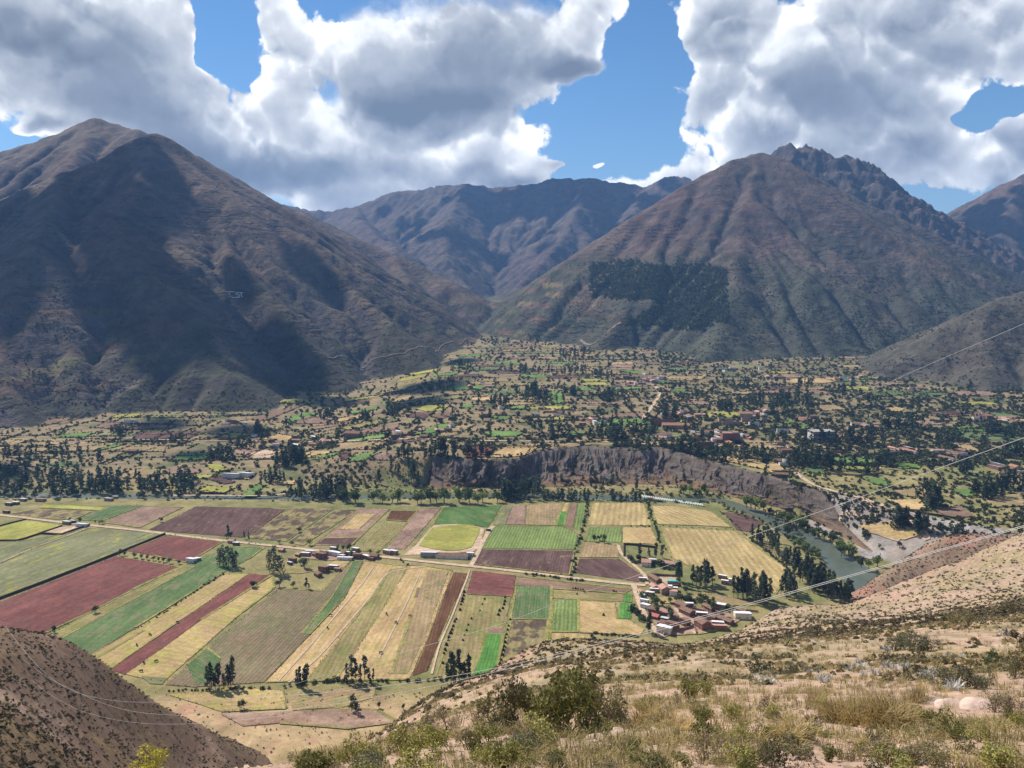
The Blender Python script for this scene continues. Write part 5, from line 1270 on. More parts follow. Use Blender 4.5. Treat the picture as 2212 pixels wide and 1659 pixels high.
WALLS = [
 (L3, [(-60, 1400), (300, 1265), (742, 1092), (815, 1062), (1062, 962)], 2.6, 1.0, WD, 'long dark boundary wall between pasture and red fields'),
 (L3, [(-60, 1004), (120, 1003), (258, 958), (395, 965), (470, 935), (580, 903)], 2.0, .8, WD, 'dark wall along the lower side of the yellow meadow'),
 (L3, [(-60, 925), (90, 885), (170, 866)], 1.8, .8, WD, 'dark wall along the upper side of the yellow meadow'), (L3, [(258, 956), (400, 908)], 1.8, .7, WD, 'short dark wall closing the bare yard'),
 (M4, [(1824, 1105), (1825, 1024), (2040, 1050)], 2.4, .8, WD, 'dark wall around the tree compound'), (VZ, [(600, 190), (760, 205), (950, 215)], 2.6, .7, ADOBE, 'adobe wall above the walled dirt yard'), (VZ, [(950, 215), (985, 330)], 2.4, .6, ADOBE2, 'pale wall beside the walled dirt yard'),
 (VZ, [(700, 340), (850, 350), (985, 340)], 2.4, .6, ADOBE, 'adobe wall below the walled dirt yard'), (VZ, [(860, 975), (1000, 945), (1150, 910)], 2.6, .6, ADOBE, 'adobe wall along the bottom of the village'), (VZ, [(640, 830), (780, 1010)], 2.2, .6, ADOBE2, 'pale wall along the bottom lane'),
 (VZ, [(1100, 800), (1220, 930), (1220, 985)], 2.2, .6, ADOBE, 'adobe wall along the inner lane'), (VZ, [(1160, 650), (1330, 690), (1480, 735)], 2.2, .6, ADOBE, 'adobe wall across the middle yard'), (VZ, [(1300, 625), (1345, 700)], 2.2, .6, ADOBE, 'short adobe wall in the upper yard'),
 (VZ, [(1180, 790), (1330, 800), (1480, 800)], 2.2, .6, ADOBE, 'adobe wall below the middle yard'), (VZ, [(1730, 670), (1780, 740)], 2.2, .6, ADOBE, 'short adobe wall at the village edge'), (VZ, [(1730, 655), (2050, 690)], 2.0, .6, ADOBE2, 'low wall at the upper village edge'), (VZ, [(690, 860), (830, 850), (960, 930)], 2.2, .6, ADOBE, 'adobe wall around the lower yard'),
 (L3, [(1590, 470), (1660, 430), (1720, 400)], 2, 1, ADOBE, 'adobe wall stepping up the terrace plots'), (L3, [(1870, 455), (1990, 425), (2050, 415)], 2, 1, ADOBE, 'adobe wall beside the terrace straw plots'), (L3, [(1620, 480), (1780, 478), (1820, 435)], 2, 1, ADOBE, 'adobe wall below the terrace plots'),
 (R5, [(590, 558), (760, 562)], 2.4, 1, ADOBE, 'adobe wall on the bluff top meadow'), (R5, [(420, 470), (640, 492)], 2, 1, WD, 'low dark wall on the bluff top meadow'), (R5, [(980, 575), (1150, 585), (1300, 570)], 2, 1, ADOBE, 'adobe wall below the oval green'), (R5, [(1400, 800), (1600, 835), (1820, 868)], 2.5, 1.4, WD, 'dark embankment wall on the dry terrace'),
 (R5, [(950, 432), (1100, 440)], 3, 1.5, ADOBE, 'long adobe wall south of the straight road'), (M4, [(1080, 395), (1300, 400)], 2, 1, ADOBE, 'low adobe wall on the terrace rim'),
]
for cv, pts, h, t, m, lab in WALLS: wall_line([hit(*cv(*p)) for p in pts], h, t, m, lab, 'adobe walls')

# stooks drying in the fields
def stook_mesh(seed):
    rs = np.random.RandomState(seed); n = 9; V = [(0, 0, 1.0)]; 
    for z, r in ((.72, .22), (.35, .42), (0, .52)):
        for i in range(n): a = 6.283 * i / n; q = r * rs.uniform(.85, 1.15); V.append((q * math.cos(a), q * math.sin(a), z))
    F = [(0, 1 + i, 1 + (i + 1) % n) for i in range(n)]
    for k in range(2):
        for i in range(n):
            a, b, c, d = 1 + k * n + i, 1 + k * n + (i + 1) % n, 1 + (k + 1) * n + (i + 1) % n, 1 + (k + 1) * n + i; F += [(a, d, c), (a, c, b)]
    (cv, cf) = tris_cloud(np.array(V)[rs.randint(0, len(V), 40)] * .95 + (0, 0, .05), .16, rs)
    V, F = join([(np.array(V, float), np.array(F)), (cv, cf)]); return mesh_np('stook', V, F, [STK])
STK = plain('dark_stacked_stalks', (.060, .042, .030), .95, .05, .25, 2)
STOOK = [stook_mesh(s) for s in (1, 2, 3)]
def stooks(cv, pts, label, group, s=2.6):
    for p in pts:
        x, y = hit(*cv(*p)); o = obj('stook', STOOK[RNG.randint(3)], None, (x, y, fld(x, y) + .2), RNG.uniform(0, 6)); q = s * RNG.uniform(.8, 1.15); o.scale = (q, q, q * .95); tag(o, label, 'haystack', group)
stooks(M4, [(800, 1335), (795, 1357), (788, 1380), (785, 1396), (778, 1415), (772, 1450), (748, 1510), (738, 1525), (728, 1555), (720, 1577), (712, 1600), (700, 1625), (696, 1643), (684, 1676), (676, 1708), (668, 1731), (662, 1793)], 'dark stook in the row beside the straight track', 'stooks beside the straight track')
stooks(M4, [(1062, 1370), (1060, 1395), (1055, 1415), (1047, 1440), (1025, 1456), (1018, 1482)], 'dark stook in the short upper row by the green square', 'stooks by the green square')
stooks(M4, [(1095, 1515), (1085, 1555), (1078, 1580), (1072, 1610), (1065, 1632), (1062, 1661), (1055, 1686), (1050, 1711), (1045, 1741), (1035, 1773), (1028, 1801), (1018, 1839)], 'dark stook in the row along the emerald plot', 'stooks along the emerald plot')
stooks(M4, [(930, 1380), (915, 1412), (900, 1455), (845, 1506), (825, 1546), (815, 1582), (800, 1612), (790, 1645)], 'small low stook scattered over the fallow', 'small scattered stooks', 1.8)
stooks(M4, [(1498, 1314), (1515, 1315), (1530, 1317), (1548, 1319), (1563, 1321), (1525, 1350), (1572, 1336), (1760, 1331), (1775, 1335), (1695, 1484)], 'small dark stook near the bare brown strip', 'stooks near the brown strip', 2.2)

# grazing cattle
def cow_mesh():
    bm = bmesh.new()
    me = bpy.data.meshes.new('cow')
    pts = [(-.75, 0, 1.15), (-.3, 0, 1.1), (.35, 0, 1.12), (.7, 0, 1.15), (1.0, 0, 1.0), (1.25, 0, .55), (1.4, 0, .25), (-.7, .22, .65), (-.72, .22, 0), (-.7, -.22, .65), (-.72, -.22, 0), (.6, .2, .65), (.6, .2, 0), (.6, -.2, .65), (.6, -.2, 0), (-.95, 0, .9), (-1.0, 0, .45)]
    ed = [(0, 1), (1, 2), (2, 3), (3, 4), (4, 5), (5, 6), (0, 7), (7, 8), (0, 9), (9, 10), (3, 11), (11, 12), (3, 13), (13, 14), (0, 15), (15, 16)]
    rad = [.33, .38, .38, .34, .2, .15, .1, .14, .07, .14, .07, .13, .07, .13, .07, .05, .04]
    me.from_pydata(pts, ed, []); o = bpy.data.objects.new('cow', me); COL.objects.link(o)
    md = o.modifiers.new('s', 'SKIN')
    for i, r in enumerate(rad): me.skin_vertices[0].data[i].radius = (r, r)
    me.skin_vertices[0].data[1].use_root = True
    o.modifiers.new('b', 'SUBSURF').levels = 1
    dg = bpy.context.evaluated_depsgraph_get(); m2 = bpy.data.meshes.new_from_object(o.evaluated_get(dg)); bpy.data.objects.remove(o)
    m2.materials.clear(); m2.materials.append(plain('dark_hide', (.05, .033, .025), .8, .2, .3, 1.5)); return m2
COW = cow_mesh()
for cv, pts in ((S6, [(965, 402), (880, 467), (925, 582), (1004, 573), (908, 637), (2125, 277), (2106, 357), (1142, 322)]), (M4, [(300, 1480), (450, 1492), (360, 1536), (262, 1730)])):
    for p in pts:
        x, y = hit(*cv(*p)); o = obj('cow', COW, None, (x, y, fld(x, y) + .3), RNG.uniform(0, 6.28)); o.scale = (1.35,) * 3; tag(o, 'small dark cow grazing on dry stubble', 'cow', 'grazing cattle')
# ------------------------------------------------------------------ fields of the far terrace, draped over the rolling ground
def Z8(x, y): return ((1500 + x / 3.687) * .8848, (820 + y / 3.687) * .8848)
def Z9(x, y): return ((900 + x / 3.687) * .8848, (820 + y / 3.687) * .8848)
def draped_poly(name, pts, m, up=.8, rowdir=None, cuts=3, label=None):
    P = np.array(pts, float); c = P.mean(0); d = (P[1] - P[0]) if rowdir is None else np.array(rowdir); a = math.atan2(d[1], d[0])
    bm = bmesh.new(); f = bm.faces.new([bm.verts.new((x, y, 0)) for x, y in P]); bm.normal_update()
    if f.normal.z < 0: f.normal_flip()
    bmesh.ops.triangulate(bm, faces=bm.faces[:]); bmesh.ops.subdivide_edges(bm, edges=bm.edges[:], cuts=cuts, use_grid_fill=True)
    V = np.array([v.co[:] for v in bm.verts]); Z = drape(V[:, 0], V[:, 1], up); z0 = float(Z.mean()); ca, sa = math.cos(-a), math.sin(-a)
    for v, z in zip(bm.verts, Z):
        qx, qy = v.co.x - c[0], v.co.y - c[1]; v.co = (qx * ca - qy * sa, qx * sa + qy * ca, z - z0)
    me = bpy.data.meshes.new(name); bm.to_mesh(me); bm.free(); me.materials.append(m)
    o = obj(name, me, None, (c[0], c[1], z0), a); tag(o, label, None, None, 'structure'); return o
TNAME = {'brown': 'brown soil', 'purple': 'dark purple soil', 'tan': 'tan fallow', 'bright': 'bright green crop', 'straw': 'straw coloured', 'lime': 'yellow green grass', 'pink': 'pinkish tilled', 'red': 'red soil', 'olive': 'olive fallow', 'green': 'green crop', 'dirt': 'bare dirt', 'grey': 'grey gravel', 'pasture': 'grey green pasture'}
MIDF = [(L3, t, p) for t, p in (
 ('brown', [(610, 275), (700, 225), (850, 270), (790, 290)]), ('purple', [(860, 350), (890, 305), (1290, 300), (1220, 345)]), ('tan', [(390, 400), (600, 368), (740, 378), (600, 430), (420, 425)]), ('bright', [(620, 420), (750, 378), (820, 378), (700, 415)]),
 ('tan', [(640, 432), (830, 382), (1070, 395), (1050, 430)]), ('lime', [(1390, 350), (1490, 305), (1620, 318), (1500, 345)]), ('straw', [(1240, 345), (1330, 310), (1480, 305), (1330, 350)]), ('tan', [(1530, 240), (1600, 225), (1830, 250), (1790, 290), (1600, 290)]),
 ('brown', [(1540, 232), (1870, 140), (1960, 130), (1700, 232)]), ('bright', [(1830, 225), (1950, 180), (2060, 170), (2000, 215), (1850, 240)]), ('pink', [(1880, 245), (1960, 205), (2190, 205), (2100, 245)]), ('straw', [(1670, 350), (1790, 320), (1920, 330), (1850, 360)]),
 ('bright', [(1650, 290), (1720, 255), (1790, 265), (1740, 290)]), ('pink', [(1510, 410), (1580, 405), (1690, 410), (1590, 460), (1520, 440)]), ('straw', [(1920, 465), (2010, 425), (2130, 430), (2080, 470)]), ('bright', [(1990, 485), (2060, 447), (2200, 432), (2110, 472)]),
 ('brown', [(1820, 470), (1850, 425), (1900, 425), (1880, 455)]), ('lime', [(1310, 510), (1420, 515), (1480, 555), (1380, 560)]), ('tan', [(760, 590), (850, 545), (1030, 540), (1090, 550), (950, 600), (800, 600)]), ('pink', [(1035, 541), (1180, 533), (1290, 543), (1280, 568), (1095, 573)]),
 ('lime', [(1070, 605), (1130, 580), (1400, 580), (1330, 600), (1180, 615)]), ('purple', [(1320, 602), (1420, 590), (1510, 630), (1440, 640)]), ('lime', [(1270, 690), (1330, 650), (1420, 660), (1520, 660), (1440, 695)]), ('bright', [(1550, 715), (1640, 640), (1710, 645), (1640, 710)]),
 ('straw', [(1740, 625), (1900, 615), (1890, 640), (1760, 645)]), ('straw', [(1480, 600), (1560, 565), (1640, 570), (1600, 610)]), ('dirt', [(1600, 440), (1700, 420), (1800, 430), (1740, 470), (1620, 480)]), ('green', [(230, 520), (420, 490), (560, 500), (430, 535)]))]
MIDF += [(M4, t, p) for t, p in (
 ('bright', [(460, 320), (640, 255), (750, 245), (600, 325)]), ('tan', [(625, 327), (760, 260), (870, 255), (760, 320), (680, 332)]), ('bright', [(920, 305), (1000, 298), (1190, 300), (1150, 330), (960, 335)]), ('bright', [(1440, 325), (1490, 295), (1600, 305), (1530, 330)]),
 ('lime', [(485, 155), (560, 130), (700, 135), (660, 165), (560, 175)]), ('bright', [(770, 150), (790, 125), (860, 125), (850, 150)]), ('bright', [(1080, 155), (1100, 135), (1195, 138), (1180, 160)]), ('bright', [(1370, 130), (1340, 45), (1430, 40), (1440, 110)]),
 ('purple', [(440, 210), (470, 175), (600, 180), (540, 220)]), ('brown', [(580, 200), (680, 170), (760, 185), (640, 225)]), ('tan', [(330, 110), (400, 60), (470, 55), (440, 100)]), ('bright', [(970, 220), (1000, 200), (1100, 205), (1060, 228)]), ('lime', [(1360, 225), (1380, 205), (1450, 205), (1430, 232)]),
 ('tan', [(0, 375), (120, 370), (300, 370), (220, 415), (0, 420)]), ('purple', [(0, 435), (70, 430), (60, 475), (0, 490)]), ('pink', [(190, 480), (290, 430), (420, 440), (330, 485)]), ('bright', [(40, 495), (150, 440), (250, 440), (150, 495)]), ('red', [(800, 440), (870, 395), (990, 410), (930, 465), (820, 470)]),
 ('straw', [(945, 470), (1090, 390), (1290, 375), (1250, 425), (1180, 462)]), ('tan', [(1300, 400), (1430, 375), (1560, 380), (1540, 405), (1330, 422)]), ('olive', [(1570, 375), (1760, 372), (1790, 402), (1570, 398)]), ('olive', [(570, 490), (620, 450), (680, 440), (660, 510), (570, 515)]))]
MIDF += [(R5, t, p) for t, p in (
 ('straw', [(110, 450), (300, 465), (560, 492), (545, 545), (440, 525), (250, 480)]), ('straw', [(560, 500), (640, 505), (670, 548), (585, 565), (560, 545)]), ('bright', [(985, 470), (1100, 462), (1230, 480), (1250, 508), (1130, 518), (985, 505)]), ('lime', [(1010, 522), (1240, 525), (1210, 550), (1100, 552)]),
 ('green', [(790, 510), (920, 530), (960, 580), (820, 560)]), ('bright', [(1380, 505), (1560, 510), (1540, 540), (1400, 540)]), ('bright', [(1160, 600), (1330, 605), (1350, 655), (1250, 640)]), ('straw', [(1330, 740), (1540, 735), (1590, 810), (1450, 800)]), ('tan', [(1370, 680), (1600, 660), (1610, 728), (1450, 718)]),
 ('bright', [(1745, 670), (1900, 675), (1910, 725), (1800, 715)]), ('bright', [(2110, 390), (2240, 385), (2240, 430), (2120, 415)]), ('straw', [(1730, 370), (1830, 370), (1950, 435), (1850, 430)]), ('straw', [(1340, 150), (1380, 138), (1440, 155), (1420, 175), (1350, 175)]), ('brown', [(990, 300), (1060, 290), (1070, 330), (990, 345)]), ('brown', [(1100, 300), (1210, 295), (1200, 355), (1110, 345)]),
 ('bright', [(650, 235), (730, 225), (740, 250), (660, 255)]), ('bright', [(780, 260), (830, 255), (830, 280), (780, 285)]), ('bright', [(490, 225), (560, 220), (560, 240), (495, 240)]), ('lime', [(0, 225), (60, 228), (60, 245), (0, 248)]), ('brown', [(1620, 800), (1800, 780), (1900, 850), (1720, 850)]), ('tan', [(1950, 720), (2212, 700), (2212, 780), (2000, 790)]),
 ('olive', [(1320, 620), (1500, 610), (1560, 650), (1380, 665)]), ('straw', [(1140, 905), (1380, 870), (1560, 960), (1440, 1000), (1200, 950)]))]
MIDF += [(Z8, t, p) for t, p in (('straw', [(1500, 415), (1620, 390), (1760, 378), (1740, 438)]), ('straw', [(1765, 376), (1990, 380), (2000, 415), (1770, 436)]), ('tan', [(340, 380), (460, 360), (760, 355), (700, 405), (420, 395)]), ('bright', [(500, 508), (520, 485), (650, 485), (620, 520)]), ('straw', [(700, 400), (740, 365), (860, 345), (800, 385)]), ('green', [(330, 430), (360, 405), (500, 405), (480, 430)]), ('bright', [(0, 300), (120, 310), (300, 330), (280, 355), (100, 330)]))]
MIDPOLY = []
_taken = {}
for cv, t, p in MIDF:
    P = [hit(*cv(*q)) for q in p]; MIDPOLY.append(np.array(P)); c = np.mean(P, 0)
    place = 'under the gullied mountain' if c[0] < -420 else ('on the far terrace' if c[0] < 130 else 'above the river bluff')
    draped_poly('field', P, FM[t], 1.0, None, 3, f'{TNAME[t]} plot {place}')
# filler plots between them
_rs = np.random.RandomState(5); nf = 0
_cells = []
for yy in np.arange(1120, 2750, 58):
    for xx in np.arange(-1250, 1500, 82):
        _cells.append((xx + _rs.uniform(-18, 18) + (yy * .35) % 80, yy + _rs.uniform(-10, 10)))
for (cx, cyy) in _cells:
    if nf >= 150: break
    if abs(cx) > cyy * .68 or _rs.rand() > (.62 if cx < 250 else .34): continue
    if float(mount_z(np.array([cx]), np.array([cyy]))[0]) > fld(cx, cyy) - 1: continue
    if cyy < np.interp(cx, TX, TY) + 45: continue
    if any(abs(q[:, 0].mean() - cx) < 60 and abs(q[:, 1].mean() - cyy) < 45 for q in MIDPOLY): continue
    a = math.radians(_rs.uniform(-6, 14)); w, l = _rs.uniform(26, 46), _rs.uniform(15, 27); ca, sa = math.cos(a), math.sin(a)
    P = [(cx + x * ca - y * sa + _rs.uniform(-4, 4), cyy + x * sa + y * ca + _rs.uniform(-4, 4)) for x, y in ((-w, -l), (w, -l), (w, l), (-w, l))]
    t = _rs.choice(['bright', 'green', 'pasture', 'lime', 'tan', 'brown', 'pink', 'purple', 'straw', 'olive'], p=[.13, .11, .1, .08, .16, .13, .12, .05, .05, .07]); nf += 1
    draped_poly('field', P, FM[t], .8, None, 2, f'small {TNAME[t]} plot among the valley hedges'); MIDPOLY.append(np.array(P))

# ------------------------------------------------------------------ the river bluff
def build_cliff():
    xs = np.arange(-112, 372, 1.3); yt = np.interp(xs, TX, TY); yb = np.interp(xs, BX, BY)
    k = np.ones(15) / 15; pad = lambda q: np.convolve(np.pad(q, 7, mode='edge'), k, 'valid'); yt = pad(yt); yb = pad(yb)
    nt_ = 46; t = np.linspace(0, 1, nt_); X, T = np.meshgrid(xs, t)
    zt = terrace(xs, yt) + 0.6; zb = np.full_like(xs, -271.5)
    prof_y = np.interp(t, [0, .08, .5, .8, 1], [0.0, .03, .34, .68, 1.0]); prof_z = np.interp(t, [0, .08, .5, .8, 1], [0, .05, .66, .88, 1.0])
    Y = yt[None] + (yb - yt)[None] * prof_y[:, None]; Z = zt[None] + (zb - zt)[None] * prof_z[:, None]
    fall = np.sin(np.pi * np.clip(T * 1.05, 0, 1)) ** .7 * sstep((X + 112) / 30) * sstep((372 - X) / 18)
    wp = fbm(X / 40, T * 2.0, 3) * 14
    but = fbm((X + wp) / 21, T * .9 + 4, 4, .55, ridged=True); fine = fbm(X / 5, T * 9, 4)
    b2 = fbm((X + wp * .5) / 9, T * 1.4 + 2, 3, .55, ridged=True); Y = Y - fall * (but * 12.5 + b2 * 4.5 + fine * 2.2 + 3.0); Z = Z + fall * (fbm(X / 13 + 9, T * 7, 3) * 3.6) - sstep(1 - T * 4) * (1 - sstep(but * 2 + .5)) * 5.0 * sstep((X + 100) / 30)
    n1 = fbm(X / 30, T * 3 + 7, 4); n2 = fbm(X / 7, T * 9, 3)
    rock = np.array([.098, .070, .052]); grey = np.array([.145, .116, .097]); soil = np.array([.19, .12, .07]); veg = np.array([.055, .062, .032])
    C = np.broadcast_to(rock, X.shape + (3,)).copy()
    def mixa(c, d, q): return c * (1 - q[..., None]) + d * q[..., None]
    C = mixa(C, grey, sstep(but * 1.6 + n2 * .5)); C = mixa(C, soil, sstep((T - .52) * 3 + n1 * 1.4)); C = mixa(C, veg, sstep(n1 * 1.8 - but * 1.0 + n2 * .8 + .05) * .8)
    V = np.stack([X, Y, Z], -1).reshape(-1, 3); me = mesh_np('cliff', V, grid_faces(nt_, len(xs))[:, ::-1], [tint_mat('bluff_rock', .18, .9, .9, .35, dist=1.2)], False); vcol(me, C.reshape(-1, 3))
    tag(obj('cliff', me), 'eroded grey brown bluff rising from the river', None, None, 'structure')
    return X, Y, Z
CX, CYY, CZZ = build_cliff()


def gz(x, y): return floor_z(x, y, False)
_gx = np.arange(-2600, 2600, 10.0); _gy = np.arange(380, 4600, 10.0); _GZ = floor_z(*np.meshgrid(_gx, _gy), False)
def gq(x, y):
    fx = np.clip((x + 2600) / 10, 0, len(_gx) - 1.001); fy = np.clip((y - 380) / 10, 0, len(_gy) - 1.001); ix = fx.astype(int); iy = fy.astype(int); tx = fx - ix; ty = fy - iy
    return (_GZ[iy, ix] * (1 - tx) + _GZ[iy, ix + 1] * tx) * (1 - ty) + (_GZ[iy + 1, ix] * (1 - tx) + _GZ[iy + 1, ix + 1] * tx) * ty
# bare grey quarry ground between the bluff road and the river
for p, lab in (([(800, 860), (980, 920), (1080, 940), (1010, 980), (850, 915)], 'grey gravel apron beside the river'), ([(1120, 1040), (1290, 1080), (1260, 1130), (1170, 1110)], 'grey gravel bar by the river'), ([(1470, 820), (1700, 870), (2150, 940), (2150, 985), (1700, 950)], 'pale gravel flat on the dry terrace')):
    P = [hit(*R5(*q)) for q in p]; draped_poly('gravel_ground', P, FM['grey'], .55, None, 6, lab)

# ------------------------------------------------------------------ houses across the valley
def fast_house(u, v, spread_u, spread_v, n, lab, group, roofs, walls, big=1.0):
    for i in range(n):
        uu = u + RNG.normal(0, spread_u); vv = v + RNG.normal(0, spread_v)
        if uu < -20 or uu > 2230: continue
        x, y = hit(uu, vv)
        if float(mount_z(np.array([x]), np.array([y]))[0]) > fld(x, y) + 1: continue
        rf = roofs[RNG.randint(len(roofs))]; wl = walls[RNG.randint(len(walls))]
        w = float(RNG.choice([6, 7.5, 9])) * big; l = float(RNG.choice([9, 12, 16])) * big; h = float(RNG.choice([3.2, 3.6, 5.6]))
        house(x, y, w, l, h, RNG.choice([12, 78, 85, 95, 20]), rf, wl, f'{roofname[rf[0].name]} {wallname[wl.name]} {lab}', group, detail=False)
MIX = [G(TILE), G(TILE2), LN(TINW), LN(TIN), G(TILEP), G(TILE)]; WM = [ADOBE, ADOBE2, WHITE, BRICK, WHITE]
for u, v, su, sv, n, lab in (
 (1570, 948, 34, 7, 26, 'house in the town centre above the bluff'), (1480, 900, 26, 5, 12, 'house in the upper part of the town'), (1345, 835, 26, 4, 9, 'house in the row far up the valley'), (1405, 818, 16, 5, 14, 'house in the tight block beside the climbing road'), (1690, 990, 6, 18, 10, 'house lining the road to the bluff'),
 (1290, 912, 26, 4, 8, 'house along the middle lane'), (1195, 893, 22, 4, 6, 'house in the hedged plots'), (1040, 893, 26, 4, 6, 'house beside the long terrace field'), (860, 943, 30, 4, 8, 'house along the long valley road'), (970, 930, 24, 4, 6, 'house on the valley road bend'), (700, 955, 40, 7, 7, 'house below the gullied mountain'),
 (560, 950, 30, 6, 5, 'house near the terrace straw plots'), (1860, 925, 24, 6, 8, 'house behind the unfinished building'), (1960, 975, 22, 5, 9, 'house east of the straight road'), (2055, 985, 22, 6, 11, 'house in the eastern hamlet'), (2130, 902, 14, 4, 8, 'house in the red roofed cluster under the low hill'), (2185, 905, 14, 5, 8, 'house in the pale cluster under the low hill'),
 (2150, 1010, 24, 6, 6, 'house beside the emerald terrace plot'), (1840, 818, 24, 4, 6, 'house at the side valley mouth'), (1700, 815, 24, 4, 6, 'house in the upper scrub'), (1570, 800, 30, 4, 6, 'house below the pyramid mountain'), (1330, 815, 20, 4, 4, 'hut among the far trees'), (1010, 835, 40, 7, 6, 'hut near the terraced spur'), (1990, 845, 16, 4, 6, 'house by the yellow meadow'),
 (1640, 900, 26, 5, 8, 'house under the big eucalyptus'), (1740, 905, 20, 5, 6, 'house beside the unfinished building'), (510, 912, 30, 5, 4, 'hut at the mountain foot'), (1430, 945, 14, 4, 6, 'house on the bluff edge')):
    fast_house(u, v, su, sv, n, lab, lab.replace('house', 'houses').replace('hut', 'huts'), MIX, WM)
for cv, px, py, w, l, h, r, rf, wl, lab in (
 (L3, 1495, 592, 14, 24, 4, 80, LN(TINW), WHITE, 'wide white tin roofed hall on the straw terrace'), (L3, 1582, 586, 13, 20, 4, 70, LN(TINW), WHITE, 'second white tin roofed hall on the straw terrace'), (L3, 830, 243, 10, 14, 5, 80, LN(TINW), WHITE, 'white hall at the foot of the gullied mountain'), (L3, 868, 243, 8, 9, 4, 80, LN(TINW), WHITE, 'small white annex at the mountain foot'),
 (L3, 1156, 590, 6, 8, 4, 70, G(TINW), WHITE, 'lone white cottage on the lime meadow'), (L3, 855, 435, 8, 16, 4, 85, G(TILE), ADOBE, 'lone brown barn on the tan plots'), (L3, 1450, 352, 8, 22, 4, 85, LN(TILEP), BRICK, 'long pink roofed barn beside the mountain lane'), (M4, 85, 340, 14, 26, 9, 80, G(TILE), BRICK, 'tall brick farmhouse on the valley road'),
 (Z8, 1000, 772, 12, 24, 4.5, 85, LN(TINW), ADOBE2, 'large white roofed warehouse in the town'), (Z8, 1045, 800, 12, 28, 4.5, 80, LN(TINW), ADOBE2, 'second large white roofed warehouse in the town'), (Z8, 1180, 768, 9, 14, 5, 85, LN(TINW), ADOBE2, 'white hall beside the orange hotel'), (Z8, 1255, 812, 12, 16, 6, 80, LN(TINW), WHITE, 'white shed below the orange hotel'),
 (Z8, 1178, 742, 12, 22, 9.5, 86, G(TILE2), ADOBE2, 'orange roofed three storey hotel'), (Z8, 1040, 955, 16, 26, 11, 88, LN(TIN), BRICK, 'brick three storey block in the town centre'), (Z8, 800, 1000, 12, 30, 6, 88, LN(TIN), BRICK, 'long two storey block at the town edge'), (Z8, 1515, 868, 10, 18, 5, 75, LN(TINW), WHITE, 'white shed beside the town road'), (Z8, 550, 830, 14, 44, 6, 84, G(TILE2), ADOBE2, 'long orange tiled villa'), (Z8, 430, 800, 12, 40, 8, 84, LN(TILEP), BRICK, 'long pink walled block beside the villa')):
    x, y = hit(*cv(px, py)); house(x, y, w, l, h, r, rf, wl, lab, None, detail=h >= 5, storeys=max(1, int(h / 3)), windows=max(2, int(w / 3)))

# unfinished concrete building: slabs, columns, dark bays
def frame_building():
    x, y = hit(*R5(905, 362)); z = fld(x, y); e = empty('unfinished_building', (x, y, z - .3), math.radians(6)); tag(e, 'unfinished grey concrete frame building with open storeys', 'building')
    w, l, fh, n = 34, 20, 3.4, 5
    for k in range(n + 1): part('floor_slab', [boxvf(-w / 2, w / 2, -l / 2, l / 2, k * fh - .2, k * fh + .2)], CONC, e)
    for i in range(6):
        for j in (-1, 0, 1):
            cx = -w / 2 + .4 + i * (w - .8) / 5
            part('column', [boxvf(cx - .35, cx + .35, j * (l / 2 - .5) - .35, j * (l / 2 - .5) + .35, -.5, n * fh - .21)], CONC, e)
    for k in range(n): part('infill_wall', [boxvf(-w / 2 + 1, w / 2 - 1, -l / 2 + 4, -l / 2 + 4.3, k * fh + .21, (k + 1) * fh - .21)], ADOBE2 if k % 2 else WHITE, e)
    for k in (1, 2, 3): part('side_wall', [boxvf(-w / 2 + .1, -w / 2 + .4, -l / 2 + .9, l / 2 - .9, k * fh + .21, (k + 1) * fh - .21)], WHITE, e)
frame_building()
# net houses beside the river
def nethouses():
    wm = plain('white_netting', (.40, .45, .41), .7, .2, .12, .5)
    A = np.array(hit(*M4(1942, 718))); B = np.array(hit(*R5(150, 775)))
    n = 26
    for i in range(n):
        c = A + (B - A) * (i + .5) / n; L = 10; r = 1.0; th = np.linspace(0, np.pi, 7)
        V = np.concatenate([np.stack([np.cos(th) * r, np.full(7, s * L / 2), np.sin(th) * 1.5], 1) for s in (-1, 1)]); F = [(j, j + 1, 7 + j + 1, 7 + j) for j in range(6)]
        me = bpy.data.meshes.get('net_tunnel') or mesh_np('net_tunnel', V, np.array(F), [wm], True)
        o = obj('net_tunnel', me, None, (c[0], c[1], fld(*c) + .1), math.radians(8)); tag(o, 'white net covered growing tunnel on the river bank', 'greenhouse', 'row of net tunnels by the river')
nethouses()

# ------------------------------------------------------------------ trees across the valley
EUCF = [join([euc_shape(s, 44, spread=.145, low=.12)[0]]) for s in range(101, 107)]
RNDF = [round_shape(s, 46, stem=.12)[0] for s in range(111, 116)]
BSHF = [bush_shape(s, 26) for s in range(121, 126)]
CL = [(255,938,10),(385,952,6),(480,990,14),(520,968,8),(640,998,12),(610,1008,8),(870,990,6),(700,905,7),(790,908,9),(850,895,9),(560,938,5),(960,990,8),(1020,995,5),(1070,873,12),(1150,855,14),(1180,868,9),(1230,853,8),(1130,805,10),(1000,795,6),(960,843,6),(1240,803,9),(1310,864,18),(1290,818,9),(1330,946,14),(1380,938,12),(1200,938,6),(1440,903,6),(1560,883,8),(1590,835,6),(1620,873,8),(1700,866,18),(1680,893,9),(1730,835,8),(1750,883,6),(1810,855,8),(1727,1006,13),(1745,995,9),(1800,1014,8),(1910,1004,10),(1960,925,12),(1850,955,8),(2015,1098,9),(2000,1074,6),(2130,1074,13),(2180,1055,8),(2080,1024,5),(1880,1024,5),(2060,955,8),(2150,935,10),(2190,985,8),(1100,1078,8),(600,1044,6),(1840,1015,2),(1950,1140,9),(1990,1150,7),(1560,1006,4),(1600,1000,3),(1640,985,4),(1500,990,4),(1470,985,3),(1105,720,8),(1160,740,8),(1230,770,9),(1260,765,6),(1650,1000,3)]
pts = []
